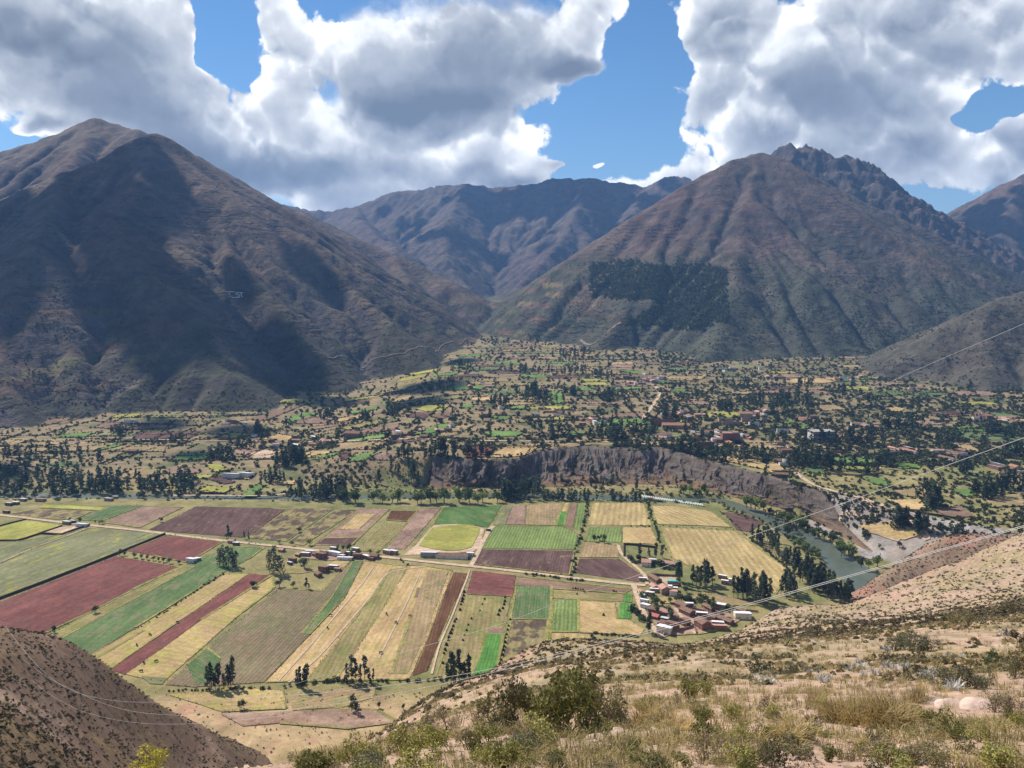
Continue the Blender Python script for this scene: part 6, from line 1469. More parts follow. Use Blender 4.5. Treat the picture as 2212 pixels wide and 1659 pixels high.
for u, v, n in CL:
    sc = 5 + n * .55
    for i in range(int(n * 1.5)): pts.append((u + RNG.normal(0, sc * 1.5), v + RNG.normal(0, sc * .30)))
for i in range(230):
    u_ = RNG.uniform(560, 2200); pts.append((u_, RNG.uniform(720 if u_ < 1500 else 775, 965)))
# riverside grove on the left and its belt
for i in range(150):
    t = RNG.rand(); u, v = L3(RNG.uniform(-40, 1270), 0)[0], 0
    vv = L3(0, RNG.uniform(610, 700) + (30 if u < 120 else 0))[1]; pts.append((u, vv))
for i in range(60): q = L3(RNG.uniform(-40, 520), RNG.uniform(560, 660)); pts.append(q)
for i in range(36): q = L3(RNG.uniform(20, 660), RNG.uniform(420, 520)); pts.append(q)
for i in range(46): q = M4(RNG.uniform(1310, 1935), RNG.uniform(735, 748)); pts.append(q)
for i in range(40): q = M4(RNG.uniform(1050, 1300), RNG.uniform(690, 745)); pts.append(q)
for i in range(50): q = L3(RNG.uniform(1860, 2250), RNG.uniform(690, 745)); pts.append(q)
pts = np.array(pts); hx, hy, ok = hitv(pts[:, 0], pts[:, 1], gq, 380, 4500, 900); ok &= mount_z(hx, hy) < gz(hx, hy) + 3
pts, hx, hy = pts[ok], hx[ok], hy[ok]; hh = RNG.uniform(12, 27, len(hx)); hh = np.where((pts[:, 1] > 1068) & (pts[:, 0] > 1160) & (pts[:, 0] < 1400), hh * .62, hh); hh = np.where(pts[:, 0] < 460, hh * .85, hh)
vis = hh / hy; ordr = np.argsort(-vis); NI = 100
for i in ordr[:NI]:
    wh = 'in the dark riverside belt' if pts[i, 1] > 1030 and pts[i, 0] < 760 else ('in the clipped dark row beside the river' if pts[i, 1] > 1068 and pts[i, 0] < 1420 else ('standing among the terrace plots' if pts[i, 0] < 1400 else 'standing among the houses above the bluff'))
    tree1(hx[i], hy[i], float(gz(hx[i:i+1], hy[i:i+1])[0]) - .3, hh[i], f'dark eucalyptus {wh}', f'far eucalyptus {wh}', None, RNG.uniform(.9, 1.35))
rest = ordr[NI:]
P = np.stack([hx[rest], hy[rest], gz(hx[rest], hy[rest]) - .3], 1); S = np.stack([hh[rest] * RNG.uniform(.9, 1.4, len(rest)), hh[rest]], 1)
tc = np.array([.056, .078, .044]) * RNG.uniform(.7, 1.35, (len(rest), 1)) * RNG.uniform(.92, 1.08, (len(rest), 3))
stuff('eucalyptus_woods', 'dark eucalyptus clumps scattered over the far valley', EUCF, P, S, RNG.uniform(0, 6.28, len(rest)), tc)

# trees on and above the bluff
cb = []
for i in range(230):
    k = RNG.choice(5, p=[.24, .18, .18, .18, .22])
    if k == 0: q = (RNG.normal(1290, 22), RNG.uniform(1010, 1050))
    elif k == 1: q = (RNG.uniform(880, 1230), RNG.uniform(975, 1050))
    elif k == 2: q = (RNG.uniform(1180, 1480), RNG.uniform(968, 1000))
    elif k == 3: q = (RNG.uniform(700, 1000), RNG.uniform(1000, 1060))
    else: q = (RNG.uniform(1000, 1560), RNG.uniform(1040, 1066))
    cb.append(q)
cb = np.array(cb); bx, by, ok = hitv(cb[:, 0], cb[:, 1], gz, 380, 2000, 900); bx, by = bx[ok], by[ok]
for i in range(len(bx)):
    if i < 75: tree1(bx[i], by[i] - 3, float(gz(bx[i:i+1], by[i:i+1])[0]) - 1, RNG.uniform(12, 24), 'dark eucalyptus rooted on the river bluff', 'eucalyptus on the bluff', None, RNG.uniform(1.0, 1.4))
    else: tree1(bx[i], by[i] - 3, float(gz(bx[i:i+1], by[i:i+1])[0]) - 1, RNG.uniform(5, 9), 'round dark tree clinging to the river bluff', 'round trees on the bluff', RND1, RNG.uniform(1.0, 1.4), 'round_tree')

# willows and light green bank trees
def willows(cv, pts_, hp_, label, group, n=1, jx=10, jy=4, kind='willow', wide=1.15):
    for p in pts_:
        for _ in range(n):
            x, y = hit(*cv(p[0] + RNG.normal(0, jx), p[1] + RNG.normal(0, jy))); tree(kind, x, y, fld(x, y) - .2, mh(cv, hp_ * RNG.uniform(.85, 1.4), x, y), label, group, wide)
willows(M4, [(20 + i * 62, 755 + (i % 3) * 4) for i in range(17)], 78, 'pale green willow in the row along the river', 'willow row along the river', 1, 14, 5)
willows(R5, [(425, 790), (455, 790), (490, 805), (530, 812)], 66, 'pale round willow under the quarry cliff', 'willows under the quarry cliff', 1, 6, 3)
willows(R5, [(660, 880), (700, 885), (740, 905), (770, 915), (800, 925), (680, 895)], 52, 'willow on the gravel side of the river', 'willows on the gravel side', 1, 8, 4)
willows(R5, [(850, 960), (890, 980), (930, 990), (970, 1020), (990, 1010)], 55, 'willow on the outer river bank', 'willows on the outer bank', 1, 8, 4, 'round')
willows(R5, [(1030, 1070), (1060, 1090), (1090, 1105), (1040, 1100), (1120, 1110)], 70, 'bright willow at the outer bend of the river', 'bright willows at the outer bend', 1, 10, 6)
willows(R5, [(1180, 1175), (1220, 1175), (1260, 1170)], 58, 'yellow green willow where the river meets the hill', 'yellow green willows by the hill', 1, 8, 4)
willows(R5, [(270 + i * 34, 795 + i * 12) for i in range(11)], 30, 'small willow on the inner river bank', 'small willows on the inner bank', 1, 8, 4)
willows(R5, [(700 + i * 17, 985 + i * 11 + (i % 3) * 16) for i in range(12)], 38, 'light green willow in the thicket inside the river bend', 'willow thicket inside the bend', 2, 16, 10)
willows(R5, [(675, 955), (690, 960)], 46, 'dark round tree on the inner bank', 'dark round trees on the inner bank', 1, 5, 3, 'round')
willows(R5, [(100, 700), (140, 700), (60, 705), (180, 712), (20, 700)], 50, 'green tree between the bluff and the net tunnels', 'green trees by the net tunnels', 1, 10, 5, 'willow')
willows(R5, [(1000, 985), (1075, 1010), (1190, 980), (1270, 1060), (1410, 1040), (700, 850)], 32, 'dusty round tree on the quarry flat', 'dusty trees on the quarry flat', 1, 10, 5, 'round')
willows(VZ, [(620, 500), (640, 560), (700, 600), (860, 560), (960, 560), (1010, 560), (1070, 560), (1130, 560), (1290, 590), (1390, 590), (1440, 560), (1080, 440), (470, 500), (640, 600), (760, 610), (1290, 560), (1340, 550)], 42, 'leafy tree among the village houses', 'leafy trees in the village', 1, 10, 8, 'round')
willows(VZ, [(860, 740), (870, 800), (690, 720), (1440, 690), (1560, 750)], 60, 'dark tree in a village yard', 'dark trees in village yards', 1, 5, 5, 'round', .8)
willows(HZ, [(290, 190), (500, 220), (1290, 300), (1365, 310), (1440, 300), (1470, 300), (1820, 360), (1950, 370), (1490, 420), (640, 450), (1150, 660), (800, 215)], 34, 'small leafy tree beside the hamlet road', 'leafy trees beside the hamlet road', 1, 6, 4, 'willow')
willows(L3, [(620, 890), (640, 892), (660, 890)], 22, 'low willow behind the roadside sheds', 'low willows behind the sheds', 1)
willows(S6, [(1540, 880), (1560, 870)], 60, 'small tree on the dry slope below the fields', 'small trees on the dry slope', 1, 5, 3, 'round', .7)
willows(S7, [(85, 860), (80, 900), (110, 905)], 70, 'dark small tree beside the red dirt track', 'dark trees beside the red track', 1, 6, 3, 'round', .6)
willows(S7, [(415, 875), (250, 865)], 34, 'single green bush tree on the red ground', 'green bush trees on the red ground', 1, 3, 3, 'round', .9)

# hedges and scrub, too many to count
def scrub(n, u0, u1, v0, v1, smin, smax, fn=None, y1=4500, bias=None):
    u = RNG.uniform(u0, u1, n); v = RNG.uniform(v0, v1, n)
    k = fbm(u / 60, v / 16, 3) + (0 if bias is None else bias) > RNG.uniform(-.45, .5, n)
    u, v = u[k], v[k]; x, y, ok = hitv(u, v, fn or gq, 700, y1, 500); ok &= mount_z(x, y) < gz(x, y) + 6; x, y = x[ok], y[ok]
    # keep plots open
    keep = np.ones(len(x), bool)
    for q in MIDPOLY:
        c = q.mean(0); r = np.abs(q - c).max(0) * .72; keep &= ~((np.abs(x - c[0]) < r[0]) & (np.abs(y - c[1]) < r[1]))
    x, y = x[keep], y[keep]; s = RNG.uniform(smin, smax, len(x))
    return np.stack([x, y, gz(x, y) - .2], 1), s
sets = [scrub(7200, 1430, 2230, 760, 1010, 5, 12, bias=.38), scrub(3400, 1650, 2230, 1000, 1160, 3, 8, bias=.0), scrub(5000, 560, 1480, 715, 975, 5, 12, bias=.25), scrub(2600, -10, 800, 880, 1075, 4, 9, bias=.02), scrub(2600, 1040, 1560, 640, 780, 6, 13, bias=.45)]
P = np.concatenate([a for a, b in sets]); s = np.concatenate([b for a, b in sets])
# hedge lines along plot edges
he = []
for q in MIDPOLY:
    for i in range(len(q)):
        a, b = q[i], q[(i + 1) % len(q)]; L = np.hypot(*(b - a)); n = int(L / 4.5)
        if RNG.rand() < .32: continue
        t = RNG.rand(n)[:, None]; he.append(a + (b - a) * t + RNG.normal(0, 1.3, (n, 2)))
for i in range(420):
    # field walls grown over with hedge: long straight rows, mostly across the fan
    uu, vv = RNG.uniform(-20, 2230), RNG.uniform(770, 1000)
    if uu < 560 and vv < 880: continue
    hx0, hy0 = hit(uu, vv); ang = math.radians(RNG.choice([4, 8, -5, 12, 85, 95, 78])) + RNG.normal(0, .06); L = RNG.uniform(50, 190) * (1.0 if abs(math.cos(ang)) > .7 else .7); m_ = int(L / 3.0); tt = np.linspace(-L / 2, L / 2, m_)
    q = np.stack([hx0 + math.cos(ang) * tt, hy0 + math.sin(ang) * tt], 1) + RNG.normal(0, 1.1, (m_, 2)); q = q[(mount_z(q[:, 0], q[:, 1]) < gz(q[:, 0], q[:, 1]) + 3) & (q[:, 1] > np.interp(q[:, 0], TX, TY) + 8)]
    if len(q): he.append(q)
he = np.concatenate(he); P = np.concatenate([P, np.stack([he[:, 0], he[:, 1], gz(he[:, 0], he[:, 1]) - .2], 1)]); s = np.concatenate([s, RNG.uniform(2.4, 6.5, len(he))])
n = len(P); g = RNG.rand(n, 1); tc = np.array([.046, .058, .032]) * (1 - g) + np.array([.095, .104, .044]) * g; tc = tc * RNG.uniform(.7, 1.25, (n, 1))
stuff('valley_shrubbery', 'green hedges and scrub between the valley plots', BSHF, P, np.stack([s, s * RNG.uniform(.7, 1.05, n)], 1), RNG.uniform(0, 6.28, n), tc)
# low scrub on the bluff and the river banks
u = RNG.uniform(680, 1900, 2600); v = RNG.uniform(975, 1125, 2600); x, y, ok = hitv(u, v, gq, 380, 1300, 600); ok &= (y > np.interp(x, BX, BY) - 30) & (y < np.interp(x, TX, TY) + 6) & (seg_dist(x, y, RIV_C, RIV_W)[0] > 16)
x, y = x[ok], y[ok]; n = len(x); s = RNG.uniform(1.5, 4.5, n); g = RNG.rand(n, 1); tc = np.array([.05, .056, .028]) * (1 - g) + np.array([.12, .10, .05]) * g
stuff('bluff_shrubbery', 'low dark scrub on the bluff face and its foot', BSHF, np.stack([x, y - 5, gz(x, y) + .3], 1), np.stack([s, s * .8], 1), RNG.uniform(0, 6.28, n), tc)
# river bank thickets
t = RNG.rand(900); cum = np.linspace(0, 1, len(RIV_C)); cx = np.interp(t, cum, RIV_C[:, 0]); cyv = np.interp(t, cum, RIV_C[:, 1]); wv = np.interp(t, cum, RIV_W)
sg = np.where(RNG.rand(900) < .5, 1, -1); x = cx + RNG.normal(0, 4, 900); y = cyv + sg * (wv + RNG.uniform(4, 14, 900)); d, w = seg_dist(x, y, RIV_C, RIV_W); k = (d > w + 3); x, y = x[k], y[k]; n = len(x); s = RNG.uniform(2, 6, n); g = RNG.rand(n, 1)
stuff('river_bank_shrubbery', 'green thickets lining the river', BSHF, np.stack([x, y, gz(x, y) - .2], 1), np.stack([s, s * .85], 1), RNG.uniform(0, 6.28, n), np.array([.055, .072, .028]) * (1 - g) + np.array([.13, .16, .04]) * g)

# ------------------------------------------------------------------ forest plantation and scrub on the mountains
def zoom2(x, y): return (1106 + x * .5014, y * .5014)
def inpoly(px, py, poly):
    c = np.zeros(len(px), bool); q = np.array(poly); j = len(q) - 1
    for i in range(len(q)):
        m = ((q[i, 1] > py) != (q[j, 1] > py)) & (px < (q[j, 0] - q[i, 0]) * (py - q[i, 1]) / (q[j, 1] - q[i, 1] + 1e-9) + q[i, 0]); c ^= m; j = i
    return c
def on_mountain(n, polys, y0=1500, y1=5500):
    polys = [[zoom2(*p) for p in q] for q in polys]; A = np.concatenate([np.array(q) for q in polys]); u = RNG.uniform(A[:, 0].min(), A[:, 0].max(), n); v = RNG.uniform(A[:, 1].min(), A[:, 1].max(), n)
    k = np.zeros(n, bool); ju, jv = u + fbm(u / 14, v / 14, 3) * 26, v + fbm(u / 14 + 7, v / 14, 3) * 14
    for q in polys: k |= inpoly(ju, jv, q)
    k &= fbm(u / 30, v / 12, 3) > RNG.uniform(-.9, .35, n)
    u, v = u[k], v[k]; x, y, ok = hitv(u, v, mount_q, y0, y1, 400); return x[ok], y[ok]
x, y = on_mountain(15000, [[(330, 1150), (480, 1120), (640, 1150), (800, 1140), (930, 1160), (935, 1230), (820, 1260), (640, 1300), (470, 1290), (340, 1280)], [(490, 1390), (600, 1330), (740, 1280), (930, 1240), (935, 1380), (800, 1430), (690, 1420), (560, 1400)]])
n = len(x); h = RNG.uniform(6, 12, n)
stuff('plantation_woods', 'dense dark tree plantation on the pyramid mountain', EUCF, np.stack([x, y, mount_z(x, y) - .5], 1), np.stack([h * 1.7, h * .9], 1), RNG.uniform(0, 6.28, n), np.array([.095, .120, .070]) * RNG.uniform(.55, 1.4, (n, 1)))
u = np.r_[RNG.uniform(0, 2212, 20000), RNG.uniform(1120, 2050, 9000)]; v = np.r_[RNG.uniform(300, 900, 20000), RNG.uniform(560, 790, 9000)]; x, y, ok = hitv(u, v, mount_q, 1120, 5200, 330)
ok &= (mount_z(x, y) > gz(x, y) + 3); x, y = x[ok], y[ok]; z = mount_z(x, y); dn = fbm(x / 150, y / 150, 3) * 1.4 + fbm(x / 35, y / 35, 2) * .6 + np.clip((330 - z) / 900, -.3, .4)
k = dn > RNG.uniform(-.05, .75, len(x)); x, y, z = x[k], y[k], z[k]; n = len(x); s = RNG.uniform(2.5, 7.5, n); g = RNG.rand(n, 1)
stuff('mountain_shrubbery', 'dark scrub dotting the mountain flanks', [bush_shape(s_, 9) for s_ in range(131, 135)], np.stack([x, y, z - .5], 1), np.stack([s, s * .75], 1), RNG.uniform(0, 6.28, n), np.array([.045, .052, .034]) * (1 - g) + np.array([.085, .075, .048]) * g)

# dirt tracks cut across the mountain flanks
def flank_track(pts_, w, lab):
    P = []
    for p in pts_:
        x, y, ok = hitv(np.array([p[0]], float), np.array([p[1]], float), ground_z, 1150, 5200, 1200); P.append((float(x[0]), float(y[0])))
    ribbon('path', P, w, RMM, lab, 1.6, 10.0, lambda a, b: ground_z(a, b))
RMM = plain('flank_track_dirt', (.25, .19, .14), .95, .05, .12, .1)
Q1 = lambda x, y: (x * .5014, y * .5014)
flank_track([Q1(*p) for p in ((1330, 1525), (1480, 1530), (1640, 1540), (1790, 1505), (1900, 1490), (2060, 1465))], 3, 'dirt track cut across the foot of the terraced spur')
flank_track([zoom2(*p) for p in ((295, 1465), (330, 1490), (360, 1475), (470, 1390))], 7, 'pale zigzag track at the foot of the pyramid mountain')

# white stone letters on the flank
def letters():
    m = plain('white_stones', (.50, .48, .47), .9, .1, .08, .2); e = None
    strokes = {'letter_c': [[(1012, 1258), (985, 1257), (988, 1268), (995, 1279), (1018, 1281)], [(975, 1258), (986, 1257)]], 'letter_s': [[(1032, 1263), (1016, 1262), (1016, 1270), (1030, 1272), (1033, 1282), (1014, 1283)]], 'letter_t': [[(1026, 1262), (1048, 1262)], [(1036, 1262), (1043, 1282)]]}
    e = empty('hillside_lettering', (0, 0, 0)); tag(e, 'white stone letters CST laid out on the gullied mountain flank', 'lettering')
    for nm, sl in strokes.items():
        Vs = []; o_ = 0
        for st in sl:
            P = []
            for p in st:
                q = Q1(*p); x, y, ok = hitv(np.array([q[0]]), np.array([q[1]]), ground_z, 1150, 4000, 1500); P.append((float(x[0]), float(y[0])))
            P = np.array(P); seg = np.hypot(*np.diff(P, axis=0).T); s_ = np.concatenate([[0], np.cumsum(seg)]); t_ = np.linspace(0, s_[-1], max(3, int(s_[-1] / 3)))
            x = np.interp(t_, s_, P[:, 0]); y = np.interp(t_, s_, P[:, 1]); dx = np.gradient(x); dy = np.gradient(y); l = np.hypot(dx, dy) + 1e-9; w = 1.2
            V = np.stack([np.stack([x - dy / l * w * c, y + dx / l * w * c, ground_z(x - dy / l * w * c, y + dx / l * w * c) + 1.3], 1) for c in (-1, 1)], 1).reshape(-1, 3); Vs.append((V, grid_faces(len(x), 2)))
        V, F = join(Vs); c0 = V.mean(0); obj(nm, mesh_np(nm, V, F, [m]), e)
letters()

# rough low scrub on the dry ground below the fields
u = RNG.uniform(330, 1000, 900); v = RNG.uniform(1478, 1640, 900); x, y, ok = hitv(u, v, gq, 380, 700, 300); k = ok & (y < 488) & (fbm(x / 18, y / 18, 3) > RNG.uniform(-.5, .6, 900)); x, y = x[k], y[k]; n = len(x); s = RNG.uniform(.5, 1.9, n); g = RNG.rand(n, 1)
stuff('saddle_shrubbery', 'low scrub on the dry ground below the fields', BSHF, np.stack([x, y, gz(x, y) + .2], 1), np.stack([s, s * .7], 1), RNG.uniform(0, 6.28, n), np.array([.075, .078, .038]) * (1 - g) + np.array([.24, .19, .10]) * g)
# ------------------------------------------------------------------ the near hillside's plants
NA = np.linspace(-0.86, 0.86, 520); NL = np.linspace(math.log(3.2), math.log(860), 620)
def near_q(x, y):
    fa = np.clip((x / y - NA[0]) / (NA[1] - NA[0]), 0, 518.999); fl = np.clip((np.log(y) - NL[0]) / (NL[1] - NL[0]), 0, 618.999)
    ia = fa.astype(int); il = fl.astype(int); ta = fa - ia; tl = fl - il; G_ = NEARG
    s = (G_[il, ia] * (1 - ta) + G_[il, ia + 1] * ta) * (1 - tl) + (G_[il + 1, ia] * (1 - ta) + G_[il + 1, ia + 1] * ta) * tl
    return s * y
def rand_near(n, y0, y1, a0=-.78, a1=.78):
    a = RNG.uniform(a0, a1, n); y = np.exp(RNG.uniform(math.log(y0), math.log(y1), n)); x = a * y; z = near_q(x, y)
    k = z > -268; return x[k], y[k], z[k]
def blade_tuft(seed, n=46, h=1.0, lean=.35, w=.012, sp=.16):
    rs = np.random.RandomState(seed); V, F = [], []
    for i in range(n):
        a = rs.uniform(0, 6.28); r = sp * rs.rand() ** .5; b = np.array((math.cos(a) * r, math.sin(a) * r, 0)); d = rs.uniform(0, 6.28) * .4 + a; L = h * rs.uniform(.5, 1.0); ln = lean * rs.uniform(.3, 1.4)
        t = np.array((math.cos(d), math.sin(d), 0)); sd = np.array((-t[1], t[0], 0)) * w * rs.uniform(.6, 1.3)
        m = b + t * L * ln * .35 + (0, 0, L * .62); e = b + t * L * ln + (0, 0, L * (1 - .35 * ln))
        k = len(V); V += [b - sd, b + sd, m + sd * .8, m - sd * .8, e]; F += [(k, k + 1, k + 2), (k, k + 2, k + 3), (k + 3, k + 2, k + 4)]
    return np.array(V, float), np.array(F)
def shrub_shape(seed, n=900, hz=.75, leaf=.036, lob=9):
    """twiggy shrub about 1 m across: stems and leaf sprays"""
    rs = np.random.RandomState(seed); cs, rr, st = [], [], []
    for i in range(lob):
        a = rs.uniform(0, 6.28); q = rs.uniform(.05, .40); c = (math.cos(a) * q, math.sin(a) * q, rs.uniform(.22, .85) * hz); cs.append(c); rr.append(rs.uniform(.11, .21))
        st.append(tube([(0.03 * math.cos(a), .03 * math.sin(a), -.05), (c[0] * .45, c[1] * .45, c[2] * .55), c], (.012, .008, .003), 4))
        for _ in range(5):
            d = rs.normal(size=3); d[2] = abs(d[2]) * .8 + .2; d /= np.linalg.norm(d); p = np.array(c); st.append(tube([p - d * .05, p + d * rs.uniform(.1, .24)], (.004, .0015), 3))
    C = lobes(rs, cs, rr, n, (1, 1, .95)); C[:, 2] = np.maximum(C[:, 2], .02)
    return tris_cloud(C, leaf, rs, 0, .5), join(st)
def rosette(seed, n=34):
    rs = np.random.RandomState(seed); V, F = [], []
    for i in range(n):
        a = 2.4 * i + rs.uniform(-.2, .2); el = rs.uniform(.15, 1.35); L = rs.uniform(.28, .5); t = np.array((math.cos(a) * math.cos(el), math.sin(a) * math.cos(el), math.sin(el))); sd = np.array((-math.sin(a), math.cos(a), 0)) * .02
        b = t * .04; m = t * L * .6 + (0, 0, .02); e = t * L - (0, 0, .05 * math.cos(el)); k = len(V); V += [b - sd, b + sd, m + sd * .7, m - sd * .7, e]; F += [(k, k + 1, k + 2), (k, k + 2, k + 3), (k + 3, k + 2, k + 4)]
    return np.array(V, float), np.array(F)
def rock_mesh(seed, m):
    rs = np.random.RandomState(seed); bm = bmesh.new(); bmesh.ops.create_icosphere(bm, subdivisions=3, radius=.5)
    V = np.array([v.co[:] for v in bm.verts]); k = rs.normal(size=(9, 3)); k /= np.linalg.norm(k, axis=1)[:, None]; off = rs.uniform(.28, .46, 9)
    for q, o_ in zip(k, off):
        d = V @ q; V -= np.outer(np.maximum(d - o_, 0), q)
    V += fbm(V[:, 0] * 6 + seed, V[:, 1] * 6 + V[:, 2] * 5, 3)[:, None] * .05 * V; V[:, 2] *= .62
    for v, c in zip(bm.verts, V): v.co = c
    me = bpy.data.meshes.new('rock'); bm.to_mesh(me); bm.free(); me.materials.append(m)
    me.polygons.foreach_set('use_smooth', np.ones(len(me.polygons), bool)); return me


SH = {}
for key, lm, hz, leaf, n in (('olive', LM_OLV, .8, .040, 950), ('scrub', LM_SCR, .7, .036, 850), ('dark', LM_DRK, .75, .045, 800), ('yellow', LM_YEL, .75, .042, 900), ('dry', LM_DRY, .7, .030, 520), ('grey', leaf_mat('grey_green_leaf', (.14, .145, .085), (.215, .205, .12)), .7, .038, 800), ('green', LM_RND, .8, .045, 900)):
    SH[key] = []
    for s in range(4 if key in ('olive', 'scrub', 'dry') else 2):
        (cv, cf), (tv, tf) = shrub_shape(hash(key) % 97 * 0 + len(key) * 31 + s * 7 + ord(key[0]), n, hz, leaf)
        SH[key].append((mesh_np('foliage', cv, cf, [lm]), mesh_np('stems', tv, tf, [TWIG])))
def shrub(kind, x, y, z, s, label, group=None, hz=1.0):
    f, t = SH[kind][RNG.randint(len(SH[kind]))]; e = empty('shrub', (x, y, z - .03), RNG.uniform(0, 6.28)); e.scale = (s, s, s * hz); tag(e, label, 'shrub', group)
    link(bpy.data.objects.new('foliage', f), e); link(bpy.data.objects.new('stems', t), e); return e
def near_hit(u, v, y0=3.4, y1=700):
    x, y, ok = hitv(np.array([float(u)]), np.array([float(v)]), near_q, y0, y1, 900); x, y = float(x[0]), float(y[0]); return x, y, float(near_q(np.array([x]), np.array([y]))[0])
def T8(x, y): return (1468.8 + x * ZS, 1238.7 + y * ZS)
def T7(x, y): return (734.4 + x * ZS, 1238.7 + y * ZS)
def T6(x, y): return (x * ZS, 1238.7 + y * ZS)
def put(cv, kind, items, label, group=None, hz=1.0):
    """items: base point and width, in zoom pixels"""
    for px, py, wpx in items:
        x, y, z = near_hit(*cv(px, py)); s = wpx * ZS / FP * math.hypot(x, y, z); shrub(kind, x, y, z, s, label, group, hz)
put(T7, 'olive', [(1430, 1045, 480), (1330, 1035, 400), (1530, 1020, 360), (1240, 1000, 300)], 'yellow olive shrub in the big bush on the near slope', 'big olive bush', 1.15)
put(T7, 'scrub', [(1110, 1020, 380), (980, 990, 320), (1660, 1000, 400), (1770, 960, 300)], 'brownish olive shrub flanking the big bush', 'shrubs flanking the big bush', 1.15)
put(T7, 'dry', [(900, 1010, 260), (1230, 1060, 240), (700, 1040, 250), (560, 1060, 220), (1180, 1110, 160)], 'dry twiggy shrub below the big bush', 'dry twiggy shrubs')
put(T6, 'yellow', [(830, 1345, 330), (950, 1335, 260)], 'bright yellow flowering shrub at the slope edge', 'yellow flowering shrubs')
put(T6, 'yellow', [(2170, 1130, 180)], 'yellow green shrub above the pale boulders'); put(T6, 'scrub', [(2090, 1130, 150), (1900, 1180, 130)], 'dark olive shrub above the pale boulders', 'olive shrubs above the boulders')
put(T8, 'dark', [(515, 655, 190)], 'dense dark green bush on the dry slope', None, .8); put(T8, 'grey', [(705, 660, 110)], 'pale grey shrub next to the dense dark bush')
put(T8, 'grey', [(1720, 735, 200), (1850, 740, 200), (1950, 735, 140)], 'grey green shrub in the wide clump above the pale rock', 'grey green clump')
put(T8, 'grey', [(1380, 500, 150), (1480, 500, 170), (1600, 500, 150), (1420, 470, 120)], 'grey green shrub in the band across the slope', 'grey green band')
put(T8, 'green', [(2000, 590, 130)], 'dark green shrub beside the silver rosettes'); put(T8, 'scrub', [(1850, 340, 130), (1770, 330, 110), (2140, 260, 120), (2160, 670, 160), (2180, 460, 160)], 'dull olive shrub on the upper slope', 'dull shrubs on the upper slope')
put(T8, 'dry', [(2110, 900, 190), (2180, 930, 160)], 'bare grey twiggy shrub beside the pale rock', 'grey twiggy shrubs'); put(T8, 'yellow', [(2195, 990, 150)], 'yellow green shrub at the edge of the pale rock')
put(T8, 'olive', [(130, 990, 190), (60, 830, 200), (160, 800, 150), (430, 1110, 160), (330, 950, 170), (600, 940, 150), (560, 1180, 130), (1150, 1170, 150), (950, 1210, 160), (1650, 1230, 150), (1920, 1080, 150), (1840, 1160, 130)], 'low olive shrub among the pink dirt patches', 'low olive shrubs')
put(T7, 'olive', [(640, 1190, 90), (880, 1180, 190), (1010, 1190, 110), (1170, 1190, 120), (1340, 1130, 110), (1400, 1240, 190), (1880, 1240, 130), (1870, 1170, 150), (120, 1220, 220), (240, 1240, 200)], 'low green shrub on the bare pink dirt', 'low green shrubs on pink dirt')
# the rest of the shrubs near enough to pick out
x, y, z = rand_near(800, 5.0, 60, -.30, .75); k = (fbm(x / 4, y / 4, 3) > RNG.uniform(-.35, .55, len(x))); x, y, z = x[k], y[k], z[k]; o_ = np.argsort(y)[:150]
for i in o_:
    kd = RNG.choice(['scrub', 'olive', 'dry', 'grey'], p=[.26, .32, .28, .14]); s = RNG.uniform(.18, .42) * (1 + y[i] / 40)
    shrub(kd, x[i], y[i], z[i], s, {'scrub': 'low dull green shrub scattered on the near slope', 'olive': 'low yellowish shrub scattered on the near slope', 'dry': 'leafless dry shrub scattered on the near slope', 'grey': 'small grey shrub scattered on the near slope'}[kd], {'scrub': 'dull green shrubs', 'olive': 'yellowish shrubs', 'dry': 'dry shrubs', 'grey': 'small grey shrubs'}[kd], RNG.uniform(.6, 1.0))
# silver rosettes
ROS = [mesh_np('rosette', *rosette(s), [LM_GRY]) for s in range(3)]
for cx, cy_, rx, ry, n in ((1150, 600, 90, 30, 16), (1400, 600, 90, 40, 18), (1750, 545, 60, 14, 8), (1600, 665, 60, 20, 10), (2100, 390, 60, 25, 8), (1320, 495, 40, 12, 6), (840, 640, 40, 14, 4), (940, 690, 40, 14, 4), (1720, 745, 60, 12, 6), (500, 680, 160, 40, 10), (1240, 650, 80, 30, 6)):
    for i in range(n):
        X_, Y_, Z_ = near_hit(*T8(cx + RNG.normal(0, rx * .6), cy_ + RNG.normal(0, ry * .6))); o = obj('rosette_plant', ROS[RNG.randint(3)], None, (X_, Y_, Z_), RNG.uniform(0, 6)); q = RNG.uniform(.35, .7) * (.8 + Y_ / 60); o.scale = (q, q, q); tag(o, 'spiky silver rosette plant on the dry slope', 'plant', 'silver rosettes')
# tall yellow tussocks
TUS = [mesh_np('blades', *blade_tuft(s, 320, 1.0, .55, .008, .34), [LM_GRS]) for s in range(4)]
for cv, px, py, wpx in ((T8, 1020, 960, 210), (T8, 1150, 980, 240), (T8, 1290, 990, 260), (T8, 1400, 985, 220), (T8, 960, 930, 170), (T8, 1230, 930, 200), (T8, 700, 1080, 220), (T8, 620, 1040, 160), (T8, 1530, 830, 130), (T8, 860, 840, 130), (T7, 1960, 960, 200), (T7, 2080, 980, 180), (T8, 20, 1010, 150)):
    X_, Y_, Z_ = near_hit(*cv(px, py)); s = wpx * ZS / FP * math.hypot(X_, Y_, Z_) * .95; o = obj('grass_tussock', TUS[RNG.randint(4)], None, (X_, Y_, Z_ - .03), RNG.uniform(0, 6)); o.scale = (s * 1.1, s * 1.1, s * .85); tag(o, 'tall straw yellow grass tussock on the near slope', 'grass tussock', 'straw yellow tussocks')
